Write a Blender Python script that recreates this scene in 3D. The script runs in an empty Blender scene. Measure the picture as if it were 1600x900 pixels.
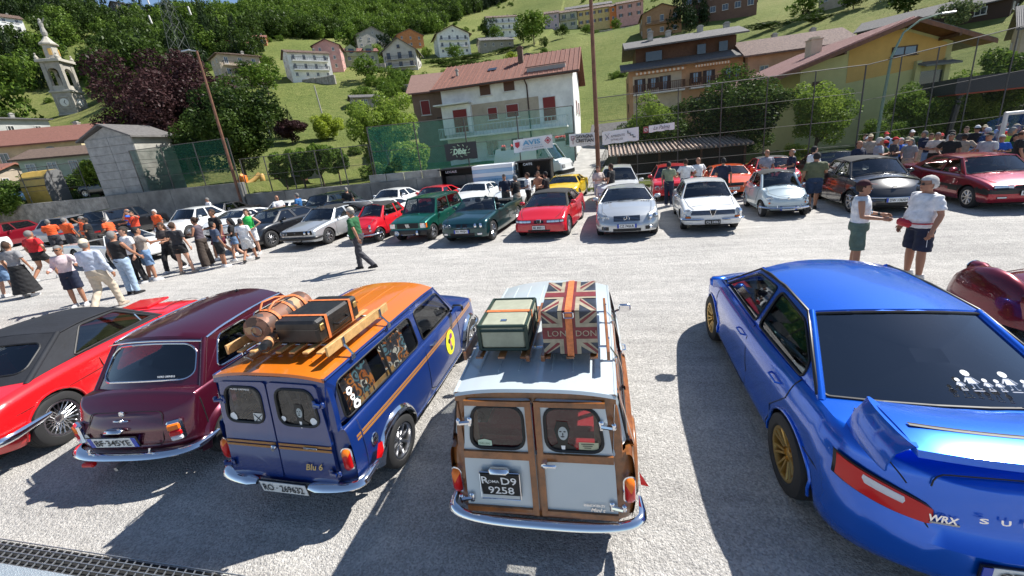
import bpy, bmesh, math, random
import numpy as np
from math import sin, cos, pi, radians, sqrt, atan2, hypot
from mathutils import Vector, Matrix
from mathutils.geometry import tessellate_polygon
random.seed(7); np.random.seed(7)
S = bpy.context.scene
COL = S.collection
# ------------------------------------------------------------------ camera, sky, sun, exposure
_a = radians(-13.5)                      # the parking rows run along X, the cars along Y
def _rot(v): return Vector((v[0]*cos(_a)+v[1]*sin(_a), -v[0]*sin(_a)+v[1]*cos(_a), v[2]))
_p, _r = radians(15.977), radians(-5.9593)
_fw = Vector((0, cos(_p), -sin(_p))); _u = Vector((0, sin(_p), cos(_p))); _x = Vector((1, 0, 0))
_rt = _rot(cos(_r)*_x+sin(_r)*_u); _up = _rot(-sin(_r)*_x+cos(_r)*_u); _fw = _rot(_fw)
cd = bpy.data.cameras.new('camera'); cam = bpy.data.objects.new('camera', cd); COL.objects.link(cam)
cd.sensor_width = 36; cd.lens = 614.01/1600*36; cd.shift_x = -14.06/1600; cd.shift_y = -49.14/1600
cd.clip_start = .05; cd.clip_end = 4000
mw = Matrix((_rt, _up, -_fw)).transposed().to_4x4(); mw.translation = (0, 0, 2.9344); cam.matrix_world = mw
S.camera = cam
SUN_EL, SUN_DIR = radians(50), Vector((.80, .60))     # horizontal direction towards the sun
W = bpy.data.worlds.new('World'); S.world = W; W.use_nodes = True
nt = W.node_tree; bg = nt.nodes['Background']; bg.inputs['Strength'].default_value = .085
sk = nt.nodes.new('ShaderNodeTexSky'); sk.sky_type = 'NISHITA'; sk.sun_disc = False
sk.sun_elevation = SUN_EL; sk.sun_rotation = atan2(SUN_DIR.x, SUN_DIR.y); sk.altitude = 600; sk.air_density = 1.0; sk.dust_density = .3; sk.ozone_density = 2.0
nt.links.new(sk.outputs[0], bg.inputs[0])
ld = bpy.data.lights.new('sun', 'SUN'); ld.energy = 5.0; ld.angle = radians(.5); ld.color = (1, .965, .905)
sun = bpy.data.objects.new('sun', ld); COL.objects.link(sun)
sd = Vector((SUN_DIR.x*cos(SUN_EL), SUN_DIR.y*cos(SUN_EL), sin(SUN_EL))).normalized()
sun.rotation_euler = sd.to_track_quat('Z', 'Y').to_euler()
S.view_settings.view_transform = 'Standard'; S.view_settings.look = 'None'; S.view_settings.exposure = 0.82; S.view_settings.gamma = 1
# ------------------------------------------------------------------ materials
_M = {}
def M(name, col=(.5, .5, .5), rough=.6, metal=0, coat=0, var=None, bump=None, spec=.5, alpha=1, flake=0):
    """var=(scale, amount[, second colour]); bump=(scale, strength, distance)"""
    if name in _M: return _M[name]
    m = bpy.data.materials.new(name); m.use_nodes = True; t = m.node_tree; b = t.nodes['Principled BSDF']
    b.inputs['Base Color'].default_value = (*col, 1); b.inputs['Roughness'].default_value = rough
    b.inputs['Metallic'].default_value = metal; b.inputs['Coat Weight'].default_value = coat
    b.inputs['Coat Roughness'].default_value = .03; b.inputs['Specular IOR Level'].default_value = spec
    if alpha < 1: b.inputs['Alpha'].default_value = alpha
    m.diffuse_color = (*col, 1)
    if var or bump:
        tc = t.nodes.new('ShaderNodeTexCoord')
    if var:
        n = t.nodes.new('ShaderNodeTexNoise'); n.inputs['Scale'].default_value = var[0]; n.inputs['Detail'].default_value = 6
        n.inputs['Roughness'].default_value = .65
        t.links.new(tc.outputs['Object'], n.inputs['Vector'])
        mx = t.nodes.new('ShaderNodeMix'); mx.data_type = 'RGBA'
        c2 = var[2] if len(var) > 2 else tuple(max(0, c*(1-var[1])) for c in col)
        c1 = col if len(var) > 2 else tuple(min(1, c*(1+var[1]*.6)) for c in col)
        mx.inputs[6].default_value = (*c1, 1); mx.inputs[7].default_value = (*c2, 1)
        mr = t.nodes.new('ShaderNodeMapRange'); mr.inputs[1].default_value = .32; mr.inputs[2].default_value = .68
        t.links.new(n.outputs[0], mr.inputs[0]); t.links.new(mr.outputs[0], mx.inputs[0])
        t.links.new(mx.outputs[2], b.inputs['Base Color'])
    if bump:
        n2 = t.nodes.new('ShaderNodeTexNoise'); n2.inputs['Scale'].default_value = bump[0]; n2.inputs['Detail'].default_value = 4
        t.links.new(tc.outputs['Object'], n2.inputs['Vector'])
        bp = t.nodes.new('ShaderNodeBump'); bp.inputs['Strength'].default_value = bump[1]
        bp.inputs['Distance'].default_value = bump[2] if len(bump) > 2 else .02
        t.links.new(n2.outputs[0], bp.inputs['Height']); t.links.new(bp.outputs[0], b.inputs['Normal'])
    _M[name] = m; return m
def paint(name, col, metallic=0, rough=.28):
    """car paint: clear coat over a base with a very light dust film"""
    if name in _M: return _M[name]
    m = M(name, col, rough, metallic*.65, 1.0)
    t = m.node_tree; b = t.nodes['Principled BSDF']; tc = t.nodes.new('ShaderNodeTexCoord')
    n = t.nodes.new('ShaderNodeTexNoise'); n.inputs['Scale'].default_value = 5; n.inputs['Detail'].default_value = 8
    t.links.new(tc.outputs['Object'], n.inputs['Vector'])
    mr = t.nodes.new('ShaderNodeMapRange'); mr.inputs[3].default_value = .03; mr.inputs[4].default_value = .1
    t.links.new(n.outputs[0], mr.inputs[0]); t.links.new(mr.outputs[0], b.inputs['Coat Roughness'])
    n3 = t.nodes.new('ShaderNodeTexNoise'); n3.inputs['Scale'].default_value = 3.2
    t.links.new(tc.outputs['Object'], n3.inputs['Vector'])
    bp = t.nodes.new('ShaderNodeBump'); bp.inputs['Strength'].default_value = .06; bp.inputs['Distance'].default_value = .02
    t.links.new(n3.outputs[0], bp.inputs['Height']); t.links.new(bp.outputs[0], b.inputs['Coat Normal'])
    if metallic: b.inputs['Metallic'].default_value = .55*metallic
    return m
def see_through(name, tint, gloss=1.0, dust=0.0):
    """window glass: tinted transparent body under a fresnel reflection"""
    if name in _M: return _M[name]
    m = bpy.data.materials.new(name); m.use_nodes = True; t = m.node_tree; t.nodes.clear()
    o = t.nodes.new('ShaderNodeOutputMaterial'); tr = t.nodes.new('ShaderNodeBsdfTransparent'); gl = t.nodes.new('ShaderNodeBsdfGlossy')
    tr.inputs[0].default_value = (*tint, 1); gl.inputs[0].default_value = (.95, .97, 1, 1); gl.inputs['Roughness'].default_value = .02
    ge = t.nodes.new('ShaderNodeNewGeometry'); dt = t.nodes.new('ShaderNodeVectorMath'); dt.operation = 'DOT_PRODUCT'; t.links.new(ge.outputs['Normal'], dt.inputs[0]); t.links.new(ge.outputs['Incoming'], dt.inputs[1])
    def mth(op, a, b=None):
        q = t.nodes.new('ShaderNodeMath'); q.operation = op; t.links.new(a, q.inputs[1] if op == 'SUBTRACT' else q.inputs[0]); q.use_clamp = True
        if b is not None: q.inputs[0 if op == 'SUBTRACT' else 1].default_value = b
        return q.outputs[0]
    f5 = mth('POWER', mth('SUBTRACT', mth('ABSOLUTE', dt.outputs['Value']), 1.0), 4.0)     # works for either side of a pane
    mu = t.nodes.new('ShaderNodeMath'); mu.operation = 'MULTIPLY_ADD'; mu.inputs[1].default_value = .9*gloss; mu.inputs[2].default_value = .095*gloss; mu.use_clamp = True
    mx = t.nodes.new('ShaderNodeMixShader'); t.links.new(f5, mu.inputs[0]); t.links.new(mu.outputs[0], mx.inputs[0])
    t.links.new(tr.outputs[0], mx.inputs[1]); t.links.new(gl.outputs[0], mx.inputs[2])
    t.links.new(mx.outputs[0], o.inputs[0]); _M[name] = m; return m
def netting(name, col, cover):
    if name in _M: return _M[name]
    m = bpy.data.materials.new(name); m.use_nodes = True; t = m.node_tree; t.nodes.clear()
    o = t.nodes.new('ShaderNodeOutputMaterial'); tr = t.nodes.new('ShaderNodeBsdfTransparent'); d = t.nodes.new('ShaderNodeBsdfDiffuse')
    tl = t.nodes.new('ShaderNodeBsdfTranslucent'); d.inputs[0].default_value = (*col, 1); tl.inputs[0].default_value = (*col, 1)
    m1 = t.nodes.new('ShaderNodeMixShader'); m1.inputs[0].default_value = .4; t.links.new(d.outputs[0], m1.inputs[1]); t.links.new(tl.outputs[0], m1.inputs[2])
    mx = t.nodes.new('ShaderNodeMixShader'); mx.inputs[0].default_value = cover
    if cover > .3:
        tc = t.nodes.new('ShaderNodeTexCoord'); n = t.nodes.new('ShaderNodeTexNoise'); n.inputs['Scale'].default_value = .6
        mp = t.nodes.new('ShaderNodeMapping'); mp.inputs['Scale'].default_value = (1.6, 1.6, .25)
        t.links.new(tc.outputs['Object'], mp.inputs[0]); t.links.new(mp.outputs[0], n.inputs['Vector'])
        mr = t.nodes.new('ShaderNodeMapRange'); mr.inputs[3].default_value = cover*.65; mr.inputs[4].default_value = min(1, cover*1.35)
        t.links.new(n.outputs[0], mr.inputs[0]); t.links.new(mr.outputs[0], mx.inputs[0])
    t.links.new(tr.outputs[0], mx.inputs[1]); t.links.new(m1.outputs[0], mx.inputs[2]); t.links.new(mx.outputs[0], o.inputs[0])
    _M[name] = m; return m
CHROME = M('chrome', (.78, .78, .8), .08, 1); ALLOY = M('alloy', (.55, .55, .56), .28, 1); STEEL = M('steel', (.42, .43, .44), .4, .9)
RUBBER = M('tyre_rubber', (.018, .018, .019), .75, bump=(60, .3, .004)); TRIM = M('black_trim', (.012, .012, .013), .4)
SEAL = M('window_seal', (.008, .008, .009), .55); UNDER = M('underbody', (.010, .010, .010), .9)
GLASS = see_through('car_glass', (.30, .32, .32)); GLASS_D = see_through('dark_car_glass', (.035, .04, .045), 1.7); LENS = see_through('clear_lens', (.85, .88, .9), .8)
RED_L = M('red_lens', (.55, .004, .006), .3, coat=.35, spec=.3); AMB_L = M('amber_lens', (.85, .18, .01), .3, coat=.35, spec=.3); WHT_L = M('white_lens', (.75, .75, .77), .12, coat=1)
SEATM = M('seat_cloth', (.022, .020, .020), .8); WHITE_P = M('white_print', (.8, .8, .8), .5); BLACK_P = M('black_print', (.01, .01, .01), .5)
PLATE_W = M('plate_white', (.72, .73, .72), .35); EU_BLUE = M('plate_blue', (.01, .05, .42), .35)
# ------------------------------------------------------------------ objects
def link(o, parent=None):
    COL.objects.link(o)
    if parent is not None: o.parent = parent
    return o
def mesh_obj(name, verts, faces, mat, parent=None, smooth=None, mats=None, fmat=None):
    me = bpy.data.meshes.new(name); me.from_pydata([tuple(v) for v in verts], [], faces); me.update()
    o = bpy.data.objects.new(name, me)
    for m in (mats or [mat]): me.materials.append(m)
    if fmat is not None: me.polygons.foreach_set('material_index', fmat)
    if smooth is not None:
        me.polygons.foreach_set('use_smooth', [True]*len(me.polygons)); me.set_sharp_from_angle(angle=radians(smooth))
    return link(o, parent)
def thing(name, label, cat, loc=(0, 0, 0), rz=0, group=None):
    o = bpy.data.objects.new(name, None); o.empty_display_size = .2; link(o)
    o.location = loc; o.rotation_euler = (0, 0, rz); o['label'] = label; o['category'] = cat
    if group: o['group'] = group
    return o
def tag(o, label=None, cat=None, group=None, kind=None):
    for k, v in (('label', label), ('category', cat), ('group', group), ('kind', kind)):
        if v: o[k] = v
    return o
def copy_tree(o, parent=None, mats=None):
    c = o.copy(); COL.objects.link(c); c.parent = parent
    for ch in o.children: copy_tree(ch, c)
    return c
class MB:
    """collects shapes, then becomes ONE mesh object"""
    def __init__(s): s.v = []; s.f = []; s.mi = []; s.m = 0
    def add(s, v, f):
        b = len(s.v); s.v += [tuple(p) for p in v]; s.f += [tuple(b+i for i in q) for q in f]; s.mi += [s.m]*len(f); return s
    def box(s, c, d, rz=0, ch=0, mat=None):
        hx, hy, hz = d[0]/2, d[1]/2, d[2]/2
        if ch:
            h = min(ch, hx*.9, hy*.9, hz*.9); v = []; 
            for sx in (-1, 1):
                for sy in (-1, 1):
                    for sz in (-1, 1):
                        v += [(sx*(hx-h), sy*(hy-h), sz*hz), (sx*(hx-h), sy*hy, sz*(hz-h)), (sx*hx, sy*(hy-h), sz*(hz-h))]
            bm = bmesh.new(); bv = [bm.verts.new(p) for p in v]; bmesh.ops.convex_hull(bm, input=bv); bm.verts.index_update()
            f = [tuple(q.index for q in x.verts) for x in bm.faces]; v = [p.co.copy() for p in bm.verts]; bm.free()
        else:
            v = [(x, y, z) for x in (-hx, hx) for y in (-hy, hy) for z in (-hz, hz)]
            f = [(0, 1, 3, 2), (4, 6, 7, 5), (0, 4, 5, 1), (2, 3, 7, 6), (0, 2, 6, 4), (1, 5, 7, 3)]
        if mat is not None: v = [mat @ Vector(p) for p in v]
        c_, s_ = cos(rz), sin(rz)
        return s.add([(c[0]+p[0]*c_-p[1]*s_, c[1]+p[0]*s_+p[1]*c_, c[2]+p[2]) for p in v], f)
    def tube(s, pts, r, n=8, caps=True, closed=False):
        pts = [Vector(p) for p in pts]; N = len(pts); rr = r if isinstance(r, (list, tuple)) else [r]*N
        ref = None; v = []; f = []
        for i, p in enumerate(pts):
            if closed: d = pts[(i+1) % N]-pts[i-1]
            else: d = pts[min(i+1, N-1)]-pts[max(i-1, 0)]
            d.normalize()
            if ref is None: ref = Vector((0, 0, 1)) if abs(d.z) < .9 else Vector((1, 0, 0))
            a = d.cross(ref).normalized(); b = a.cross(d).normalized(); ref = b
            for k in range(n):
                t = 2*pi*k/n; v.append(p+(a*cos(t)+b*sin(t))*rr[i])
        for i in range(N if closed else N-1):
            j = (i+1) % N
            for k in range(n): f.append((i*n+k, i*n+(k+1) % n, j*n+(k+1) % n, j*n+k))
        if caps and not closed: f += [tuple(range(n-1, -1, -1)), tuple((N-1)*n+k for k in range(n))]
        return s.add(v, f)
    def lathe(s, prof, n=24, axis='z', c=(0, 0, 0), closed=False):
        """prof = [(radius, height)...] turned about an axis through c"""
        v = []; f = []; N = len(prof)
        for r, h in prof:
            for k in range(n):
                t = 2*pi*k/n; a, b = r*cos(t), r*sin(t)
                v.append({'z': (a, b, h), 'x': (h, a, b), 'y': (b, h, a)}[axis])
        for i in range(N if closed else N-1):
            j = (i+1) % N
            for k in range(n): f.append((i*n+k, i*n+(k+1) % n, j*n+(k+1) % n, j*n+k))
        return s.add([(p[0]+c[0], p[1]+c[1], p[2]+c[2]) for p in v], f)
    def prism(s, poly, z0, z1):
        """poly (x,y) extruded z0..z1"""
        n = len(poly); v = [(p[0], p[1], z0) for p in poly]+[(p[0], p[1], z1) for p in poly]
        tri = tessellate_polygon([[Vector((p[0], p[1], 0)) for p in poly]])
        f = [(a, c, b) for a, b, c in tri]+[(a+n, b+n, c+n) for a, b, c in tri]+[(i, (i+1) % n, n+(i+1) % n, n+i) for i in range(n)]
        return s.add(v, f)
    def grid(s, rows, closed=False):
        n = len(rows[0]); v = [p for r in rows for p in r]; f = []
        for i in range(len(rows)-1):
            for k in range(n if closed else n-1): f.append((i*n+k, i*n+(k+1) % n, (i+1)*n+(k+1) % n, (i+1)*n+k))
        return s.add(v, f)
    def xf(s, m, start=0):
        for i in range(start, len(s.v)): s.v[i] = tuple(m @ Vector(s.v[i]))
        return s
    def build(s, name, mat, parent=None, smooth=None, mats=None):
        return mesh_obj(name, s.v, s.f, mat, parent, smooth, mats, s.mi if mats else None)
def interp(x, pts):
    if x <= pts[0][0]: return pts[0][1]
    for (a, b), (c, d) in zip(pts, pts[1:]):
        if x <= c:
            t = (x-a)/(c-a) if c > a else 1; return b+(d-b)*t
    return pts[-1][1]
def sm(x, pts):
    """smooth (monotone-ish) interpolation"""
    if x <= pts[0][0]: return pts[0][1]
    if x >= pts[-1][0]: return pts[-1][1]
    n = len(pts)
    for i in range(n-1):
        if x <= pts[i+1][0]:
            x0, y0 = pts[i]; x1, y1 = pts[i+1]; h = x1-x0; d = (y1-y0)/h
            def sl(k):
                if k <= 0 or k >= n-1: return None
                d0 = (pts[k][1]-pts[k-1][1])/(pts[k][0]-pts[k-1][0]); d1 = (pts[k+1][1]-pts[k][1])/(pts[k+1][0]-pts[k][0])
                return 0 if d0*d1 <= 0 else 2*d0*d1/(d0+d1)
            m0 = sl(i); m1 = sl(i+1); m0 = d if m0 is None else m0; m1 = d if m1 is None else m1
            t = (x-x0)/h; return (2*t**3-3*t*t+1)*y0+(t**3-2*t*t+t)*h*m0+(-2*t**3+3*t*t)*y1+(t**3-t*t)*h*m1
def rrect(x0, x1, y0, y1, r, n=5):
    """rounded rectangle loop, counter-clockwise"""
    out = []; rs = r if isinstance(r, (list, tuple)) else [r]*4
    for (cx, cy, a), q in zip(((x1, y0, -90), (x1, y1, 0), (x0, y1, 90), (x0, y0, 180)), rs):
        sx = -1 if cx == x1 else 1; sy = -1 if cy == y1 else 1
        for k in range(n+1):
            t = radians(a+90*k/n); out.append((cx+sx*q+q*cos(t), cy+sy*q+q*sin(t)))
    return out
def fillet(poly, r, n=4):
    out = []; N = len(poly)
    for i in range(N):
        p = Vector(poly[i][:2]); a = Vector(poly[i-1][:2])-p; b = Vector(poly[(i+1) % N][:2])-p
        q = poly[i][2] if len(poly[i]) > 2 else r
        la, lb = a.length, b.length; a.normalize(); b.normalize(); q = min(q*1.3, la*.45, lb*.45)
        for k in range(n+1):
            t = k/n; out.append(tuple((p+a*q)*(1-t)**2+p*2*t*(1-t)+(p+b*q)*t*t))
    return out
_TX = {}
def text_mesh(txt, w=None, h=None, ext=.002, bold=0.0, shear=0.0):
    key = (txt, w, h, ext, bold, shear)
    if key in _TX: return _TX[key]
    cu = bpy.data.curves.new('t', 'FONT'); cu.body = txt; cu.size = 1; cu.resolution_u = 2; cu.offset = bold; cu.shear = shear
    cu.align_x = 'CENTER'; cu.align_y = 'CENTER'
    ob = bpy.data.objects.new('t', cu); me0 = ob.to_mesh()
    v = np.array([p.co[:] for p in me0.vertices]); f = [tuple(p.vertices) for p in me0.polygons]; ob.to_mesh_clear()
    lo, hi = v.min(0), v.max(0); v -= (lo+hi)/2; sz = hi-lo
    sx = w/sz[0] if w else h/sz[1]; sy = h/sz[1] if h else sx; v[:, 0] *= sx; v[:, 1] *= sy; v[:, 2] = ext
    bpy.data.objects.remove(ob); bpy.data.curves.remove(cu)
    _TX[key] = (v, f); return _TX[key]
def text(name, txt, mat, parent, o, ex, ey, w=None, h=None, bold=.0, ext=.003, shear=0.0):
    """flat print; o = centre, ex/ey = reading and up directions"""
    v, f = text_mesh(txt, w, h, ext, bold, shear); ex = Vector(ex).normalized(); ey = Vector(ey).normalized(); n = ex.cross(ey)
    o = Vector(o); return mesh_obj(name, [o+ex*float(p[0])+ey*float(p[1])+n*float(p[2]) for p in v], f, mat, parent)
def ground_mat():
    m = bpy.data.materials.new('pale_gravel'); m.use_nodes = True; t = m.node_tree; b = t.nodes['Principled BSDF']; b.inputs['Roughness'].default_value = .9; b.inputs['Specular IOR Level'].default_value = .2
    N = t.nodes.new; K = t.links.new; tc = N('ShaderNodeTexCoord')
    def noise(s, d=6, r=.6):
        n = N('ShaderNodeTexNoise'); n.inputs['Scale'].default_value = s; n.inputs['Detail'].default_value = d; n.inputs['Roughness'].default_value = r; K(tc.outputs['Object'], n.inputs['Vector']); return n.outputs[0]
    big, mid, fine = noise(.35, 5), noise(3.5, 6, .7), noise(42, 3, .7)
    v = N('ShaderNodeTexVoronoi'); v.inputs['Scale'].default_value = 75; K(tc.outputs['Object'], v.inputs['Vector'])
    r = N('ShaderNodeValToRGB'); r.color_ramp.elements[0].position = .25; r.color_ramp.elements[0].color = (.235, .225, .215, 1); r.color_ramp.elements[1].position = .75; r.color_ramp.elements[1].color = (.61, .585, .545, 1)
    a = N('ShaderNodeMath'); a.operation = 'MULTIPLY_ADD'; a.inputs[1].default_value = .35; K(big, a.inputs[0]); 
    a2 = N('ShaderNodeMath'); a2.operation = 'MULTIPLY_ADD'; a2.inputs[1].default_value = .35; a2.inputs[2].default_value = 0; K(mid, a2.inputs[0]); K(a2.outputs[0], a.inputs[2])
    a3 = N('ShaderNodeMath'); a3.operation = 'MULTIPLY_ADD'; a3.inputs[1].default_value = .38; K(fine, a3.inputs[0]); K(a.outputs[0], a3.inputs[2])
    wv = N('ShaderNodeTexNoise'); wv.inputs['Scale'].default_value = 1.0; wv.inputs['Detail'].default_value = 3; wv.inputs['Distortion'].default_value = 1.2; mp = N('ShaderNodeMapping'); mp.inputs['Scale'].default_value = (.35, 3.4, 1); mp.inputs['Rotation'].default_value = (0, 0, .35); K(tc.outputs['Object'], mp.inputs[0]); K(mp.outputs[0], wv.inputs['Vector'])
    a4 = N('ShaderNodeMath'); a4.operation = 'MULTIPLY_ADD'; a4.inputs[1].default_value = .36; K(wv.outputs[0], a4.inputs[0]); a5 = N('ShaderNodeMath'); a5.operation = 'SUBTRACT'; a5.inputs[1].default_value = .18; K(a3.outputs[0], a5.inputs[0]); K(a5.outputs[0], a4.inputs[2]); K(a4.outputs[0], r.inputs[0])
    s = N('ShaderNodeSeparateColor'); K(v.outputs['Color'], s.inputs[0]); mr = N('ShaderNodeMapRange'); mr.inputs[3].default_value = .72; mr.inputs[4].default_value = 1.22; K(s.outputs[0], mr.inputs[0])
    mx = N('ShaderNodeMix'); mx.data_type = 'RGBA'; mx.blend_type = 'MULTIPLY'; mx.inputs[0].default_value = 1; K(r.outputs[0], mx.inputs[6]); cmb = N('ShaderNodeCombineColor'); [K(mr.outputs[0], cmb.inputs[i]) for i in range(3)]; K(cmb.outputs[0], mx.inputs[7]); K(mx.outputs[2], b.inputs['Base Color'])
    h = N('ShaderNodeMath'); h.operation = 'MULTIPLY_ADD'; h.inputs[1].default_value = -.35; K(v.outputs['Distance'], h.inputs[0]); h2 = N('ShaderNodeMath'); h2.operation = 'MULTIPLY_ADD'; h2.inputs[1].default_value = 1.6; K(noise(9, 7, .75), h2.inputs[0]); K(h.outputs[0], h2.inputs[2]); K(fine, h.inputs[2])
    bp = N('ShaderNodeBump'); bp.inputs['Strength'].default_value = .8; bp.inputs['Distance'].default_value = .035; K(h2.outputs[0], bp.inputs['Height']); K(bp.outputs[0], b.inputs['Normal']); return m
GRAVEL = ground_mat()
g = mesh_obj('gravel_ground', [(-900, -900, 0), (900, -900, 0), (900, 22.7, 0), (-900, 22.7, 0)], [(0, 1, 2, 3)], GRAVEL); g['kind'] = 'structure'
# ------------------------------------------------------------------ hillside
def sst(a, b, x):
    t = min(1, max(0, (x-a)/(b-a))); return t*t*(3-2*t)
def terr(u, v):
    r = hypot(u, v); az = math.degrees(atan2(u, v)); kk = (1-sst(-58, -50, az))*(1-sst(150, 240, r)); d = r*(1-kk)+(v*1.45+6)*kk
    h = 2.15-.70*sst(-25., -24., u)-1.35*sst(-9, -5, u)
    k = sst(-44, -38, az)
    h += .22*max(0, min(d, 70)-45)+.33*max(0, min(d, 250)-70)+(.30+.14*k)*max(0, min(d, 300)-250)+(.03+.39*k)*max(0, min(d, 520)-300)
    h += sst(60, 140, r)*2.5*sin(u*.045+1)*sin(v*.05)+sst(150, 300, r)*5*sin(u*.021+2)*cos(v*.017)
    return h
def grass_mat():
    m = bpy.data.materials.new('meadow'); m.use_nodes = True; t = m.node_tree; b = t.nodes['Principled BSDF']; b.inputs['Roughness'].default_value = .95; b.inputs['Specular IOR Level'].default_value = .1
    N = t.nodes.new; K = t.links.new; tc = N('ShaderNodeTexCoord')
    def noise(s, d=5, r=.6, sc=None):
        n = N('ShaderNodeTexNoise'); n.inputs['Scale'].default_value = s; n.inputs['Detail'].default_value = d; n.inputs['Roughness'].default_value = r
        if sc: mp = N('ShaderNodeMapping'); mp.inputs['Scale'].default_value = sc; mp.inputs['Rotation'].default_value = (0, 0, .25); K(tc.outputs['Object'], mp.inputs[0]); K(mp.outputs[0], n.inputs['Vector'])
        else: K(tc.outputs['Object'], n.inputs['Vector'])
        return n.outputs[0]
    r = N('ShaderNodeValToRGB'); e = r.color_ramp.elements; e[0].position = .30; e[0].color = (.065, .10, .024, 1); e[1].position = .70; e[1].color = (.27, .255, .10, 1); q = e.new(.5); q.color = (.155, .182, .052, 1)
    a = N('ShaderNodeMath'); a.operation = 'MULTIPLY_ADD'; a.inputs[1].default_value = .55; K(noise(.025), a.inputs[0]); s1 = N('ShaderNodeMath'); s1.operation = 'MULTIPLY'; s1.inputs[1].default_value = .45; K(noise(.9, 6, .7), s1.inputs[0]); K(s1.outputs[0], a.inputs[2])
    a2 = N('ShaderNodeMath'); a2.operation = 'MULTIPLY_ADD'; a2.inputs[1].default_value = .12; K(noise(.5, 2, .5, (.15, 3.2, 1)), a2.inputs[0]); K(a.outputs[0], a2.inputs[2]); a3 = N('ShaderNodeMath'); a3.operation = 'SUBTRACT'; a3.inputs[1].default_value = .06; K(a2.outputs[0], a3.inputs[0])
    K(a3.outputs[0], r.inputs[0]); K(r.outputs[0], b.inputs['Base Color'])
    bp = N('ShaderNodeBump'); bp.inputs['Strength'].default_value = .9; bp.inputs['Distance'].default_value = .5; K(noise(2.2, 6, .75), bp.inputs['Height']); K(bp.outputs[0], b.inputs['Normal']); return m
us = sorted(set([-420+(-120+420)*(k/26)**1.0 for k in range(27)]+[-120+k*2.5 for k in range(69)]+[-25.4, -25, -24.6, -24.2, -23.8]+[52+k*10 for k in range(30)]))
vs = [22.62, 23.5, 25, 27]+[29+k*2.5 for k in range(50)]+[154+k*9 for k in range(60)]
rows = [[(u, v, terr(u, v)+(.10*sin(u*.9+v*1.3)+.06*sin(u*2.1-v*1.7) if v > 27 and v < 200 else 0)) for u in us] for v in vs]
rows = [[(u, 22.6, -.3) for u in us]]+rows
m = MB(); m.grid(rows); t = m.build('hillside_ground', grass_mat(), None, 60); t['kind'] = 'structure'
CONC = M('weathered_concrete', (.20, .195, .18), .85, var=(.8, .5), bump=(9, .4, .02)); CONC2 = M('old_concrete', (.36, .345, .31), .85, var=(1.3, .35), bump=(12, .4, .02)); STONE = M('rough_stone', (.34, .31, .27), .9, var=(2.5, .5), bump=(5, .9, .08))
def wall_thing(name, label, u0, u1, v, h, th, mat, cop=None, cat='wall'):
    t = thing(name, label, cat, ((u0+u1)/2, v, 0)); w = u1-u0
    n = max(1, round(w/3.0)); 
    for k in range(n): m = MB(); m.box((-w/2+w*(k+.5)/n, 0, h/2), (w/n-.02, th, h), ch=.015); m.build('wall_section', mat, t)
    m = MB(); m.box((0, .02, h/2-.02), (w, th*.8, h-.06)); m.build('core', mat, t)
    return t
w1 = wall_thing('retaining_wall', 'long pale stone and concrete retaining wall behind the parked cars at the far left', -66, -36.6, 22.55, 2.24, .4, STONE)
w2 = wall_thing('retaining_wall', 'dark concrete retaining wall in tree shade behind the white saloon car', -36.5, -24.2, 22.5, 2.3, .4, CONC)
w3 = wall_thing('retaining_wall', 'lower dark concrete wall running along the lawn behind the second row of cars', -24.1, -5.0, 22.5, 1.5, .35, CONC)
t = thing('slab_wall', 'row of upright grey concrete panels standing on the low wall', 'wall', (-12.2, 22.5, 1.5))
for k in range(4): m = MB(); m.box((-1.8+k*1.2, .0, .24), (1.14, .1, .46), ch=.01); m.build('panel', CONC2, t)
# ---- foliage
def leaf_mat(name, cols, trans=.35):
    m = bpy.data.materials.new(name); m.use_nodes = True; t = m.node_tree; t.nodes.clear(); N = t.nodes.new; K = t.links.new
    o = N('ShaderNodeOutputMaterial'); at = N('ShaderNodeAttribute'); at.attribute_name = 'tint'; r = N('ShaderNodeValToRGB'); e = r.color_ramp.elements
    for i, c in enumerate(cols):
        q = e[i] if i < 2 else e.new(.5); q.position = i/(len(cols)-1); q.color = (*c, 1)
    oi = N('ShaderNodeObjectInfo'); ad = N('ShaderNodeMath'); ad.operation = 'MULTIPLY_ADD'; ad.inputs[1].default_value = .5; K(oi.outputs['Random'], ad.inputs[0]); sb = N('ShaderNodeMath'); sb.operation = 'ADD'; sb.inputs[1].default_value = -.25
    K(at.outputs['Fac'], ad.inputs[2]); K(ad.outputs[0], sb.inputs[0]); K(sb.outputs[0], r.inputs[0])
    d = N('ShaderNodeBsdfDiffuse'); tl = N('ShaderNodeBsdfTranslucent'); K(r.outputs[0], d.inputs[0]); K(r.outputs[0], tl.inputs[0])
    g = N('ShaderNodeBsdfGlossy'); g.inputs['Roughness'].default_value = .45; g.inputs[0].default_value = (.5, .5, .5, 1)
    mx = N('ShaderNodeMixShader'); mx.inputs[0].default_value = trans; K(d.outputs[0], mx.inputs[1]); K(tl.outputs[0], mx.inputs[2]); m2 = N('ShaderNodeMixShader'); m2.inputs[0].default_value = .018; K(mx.outputs[0], m2.inputs[1]); K(g.outputs[0], m2.inputs[2]); K(m2.outputs[0], o.inputs[0]); return m
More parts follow.
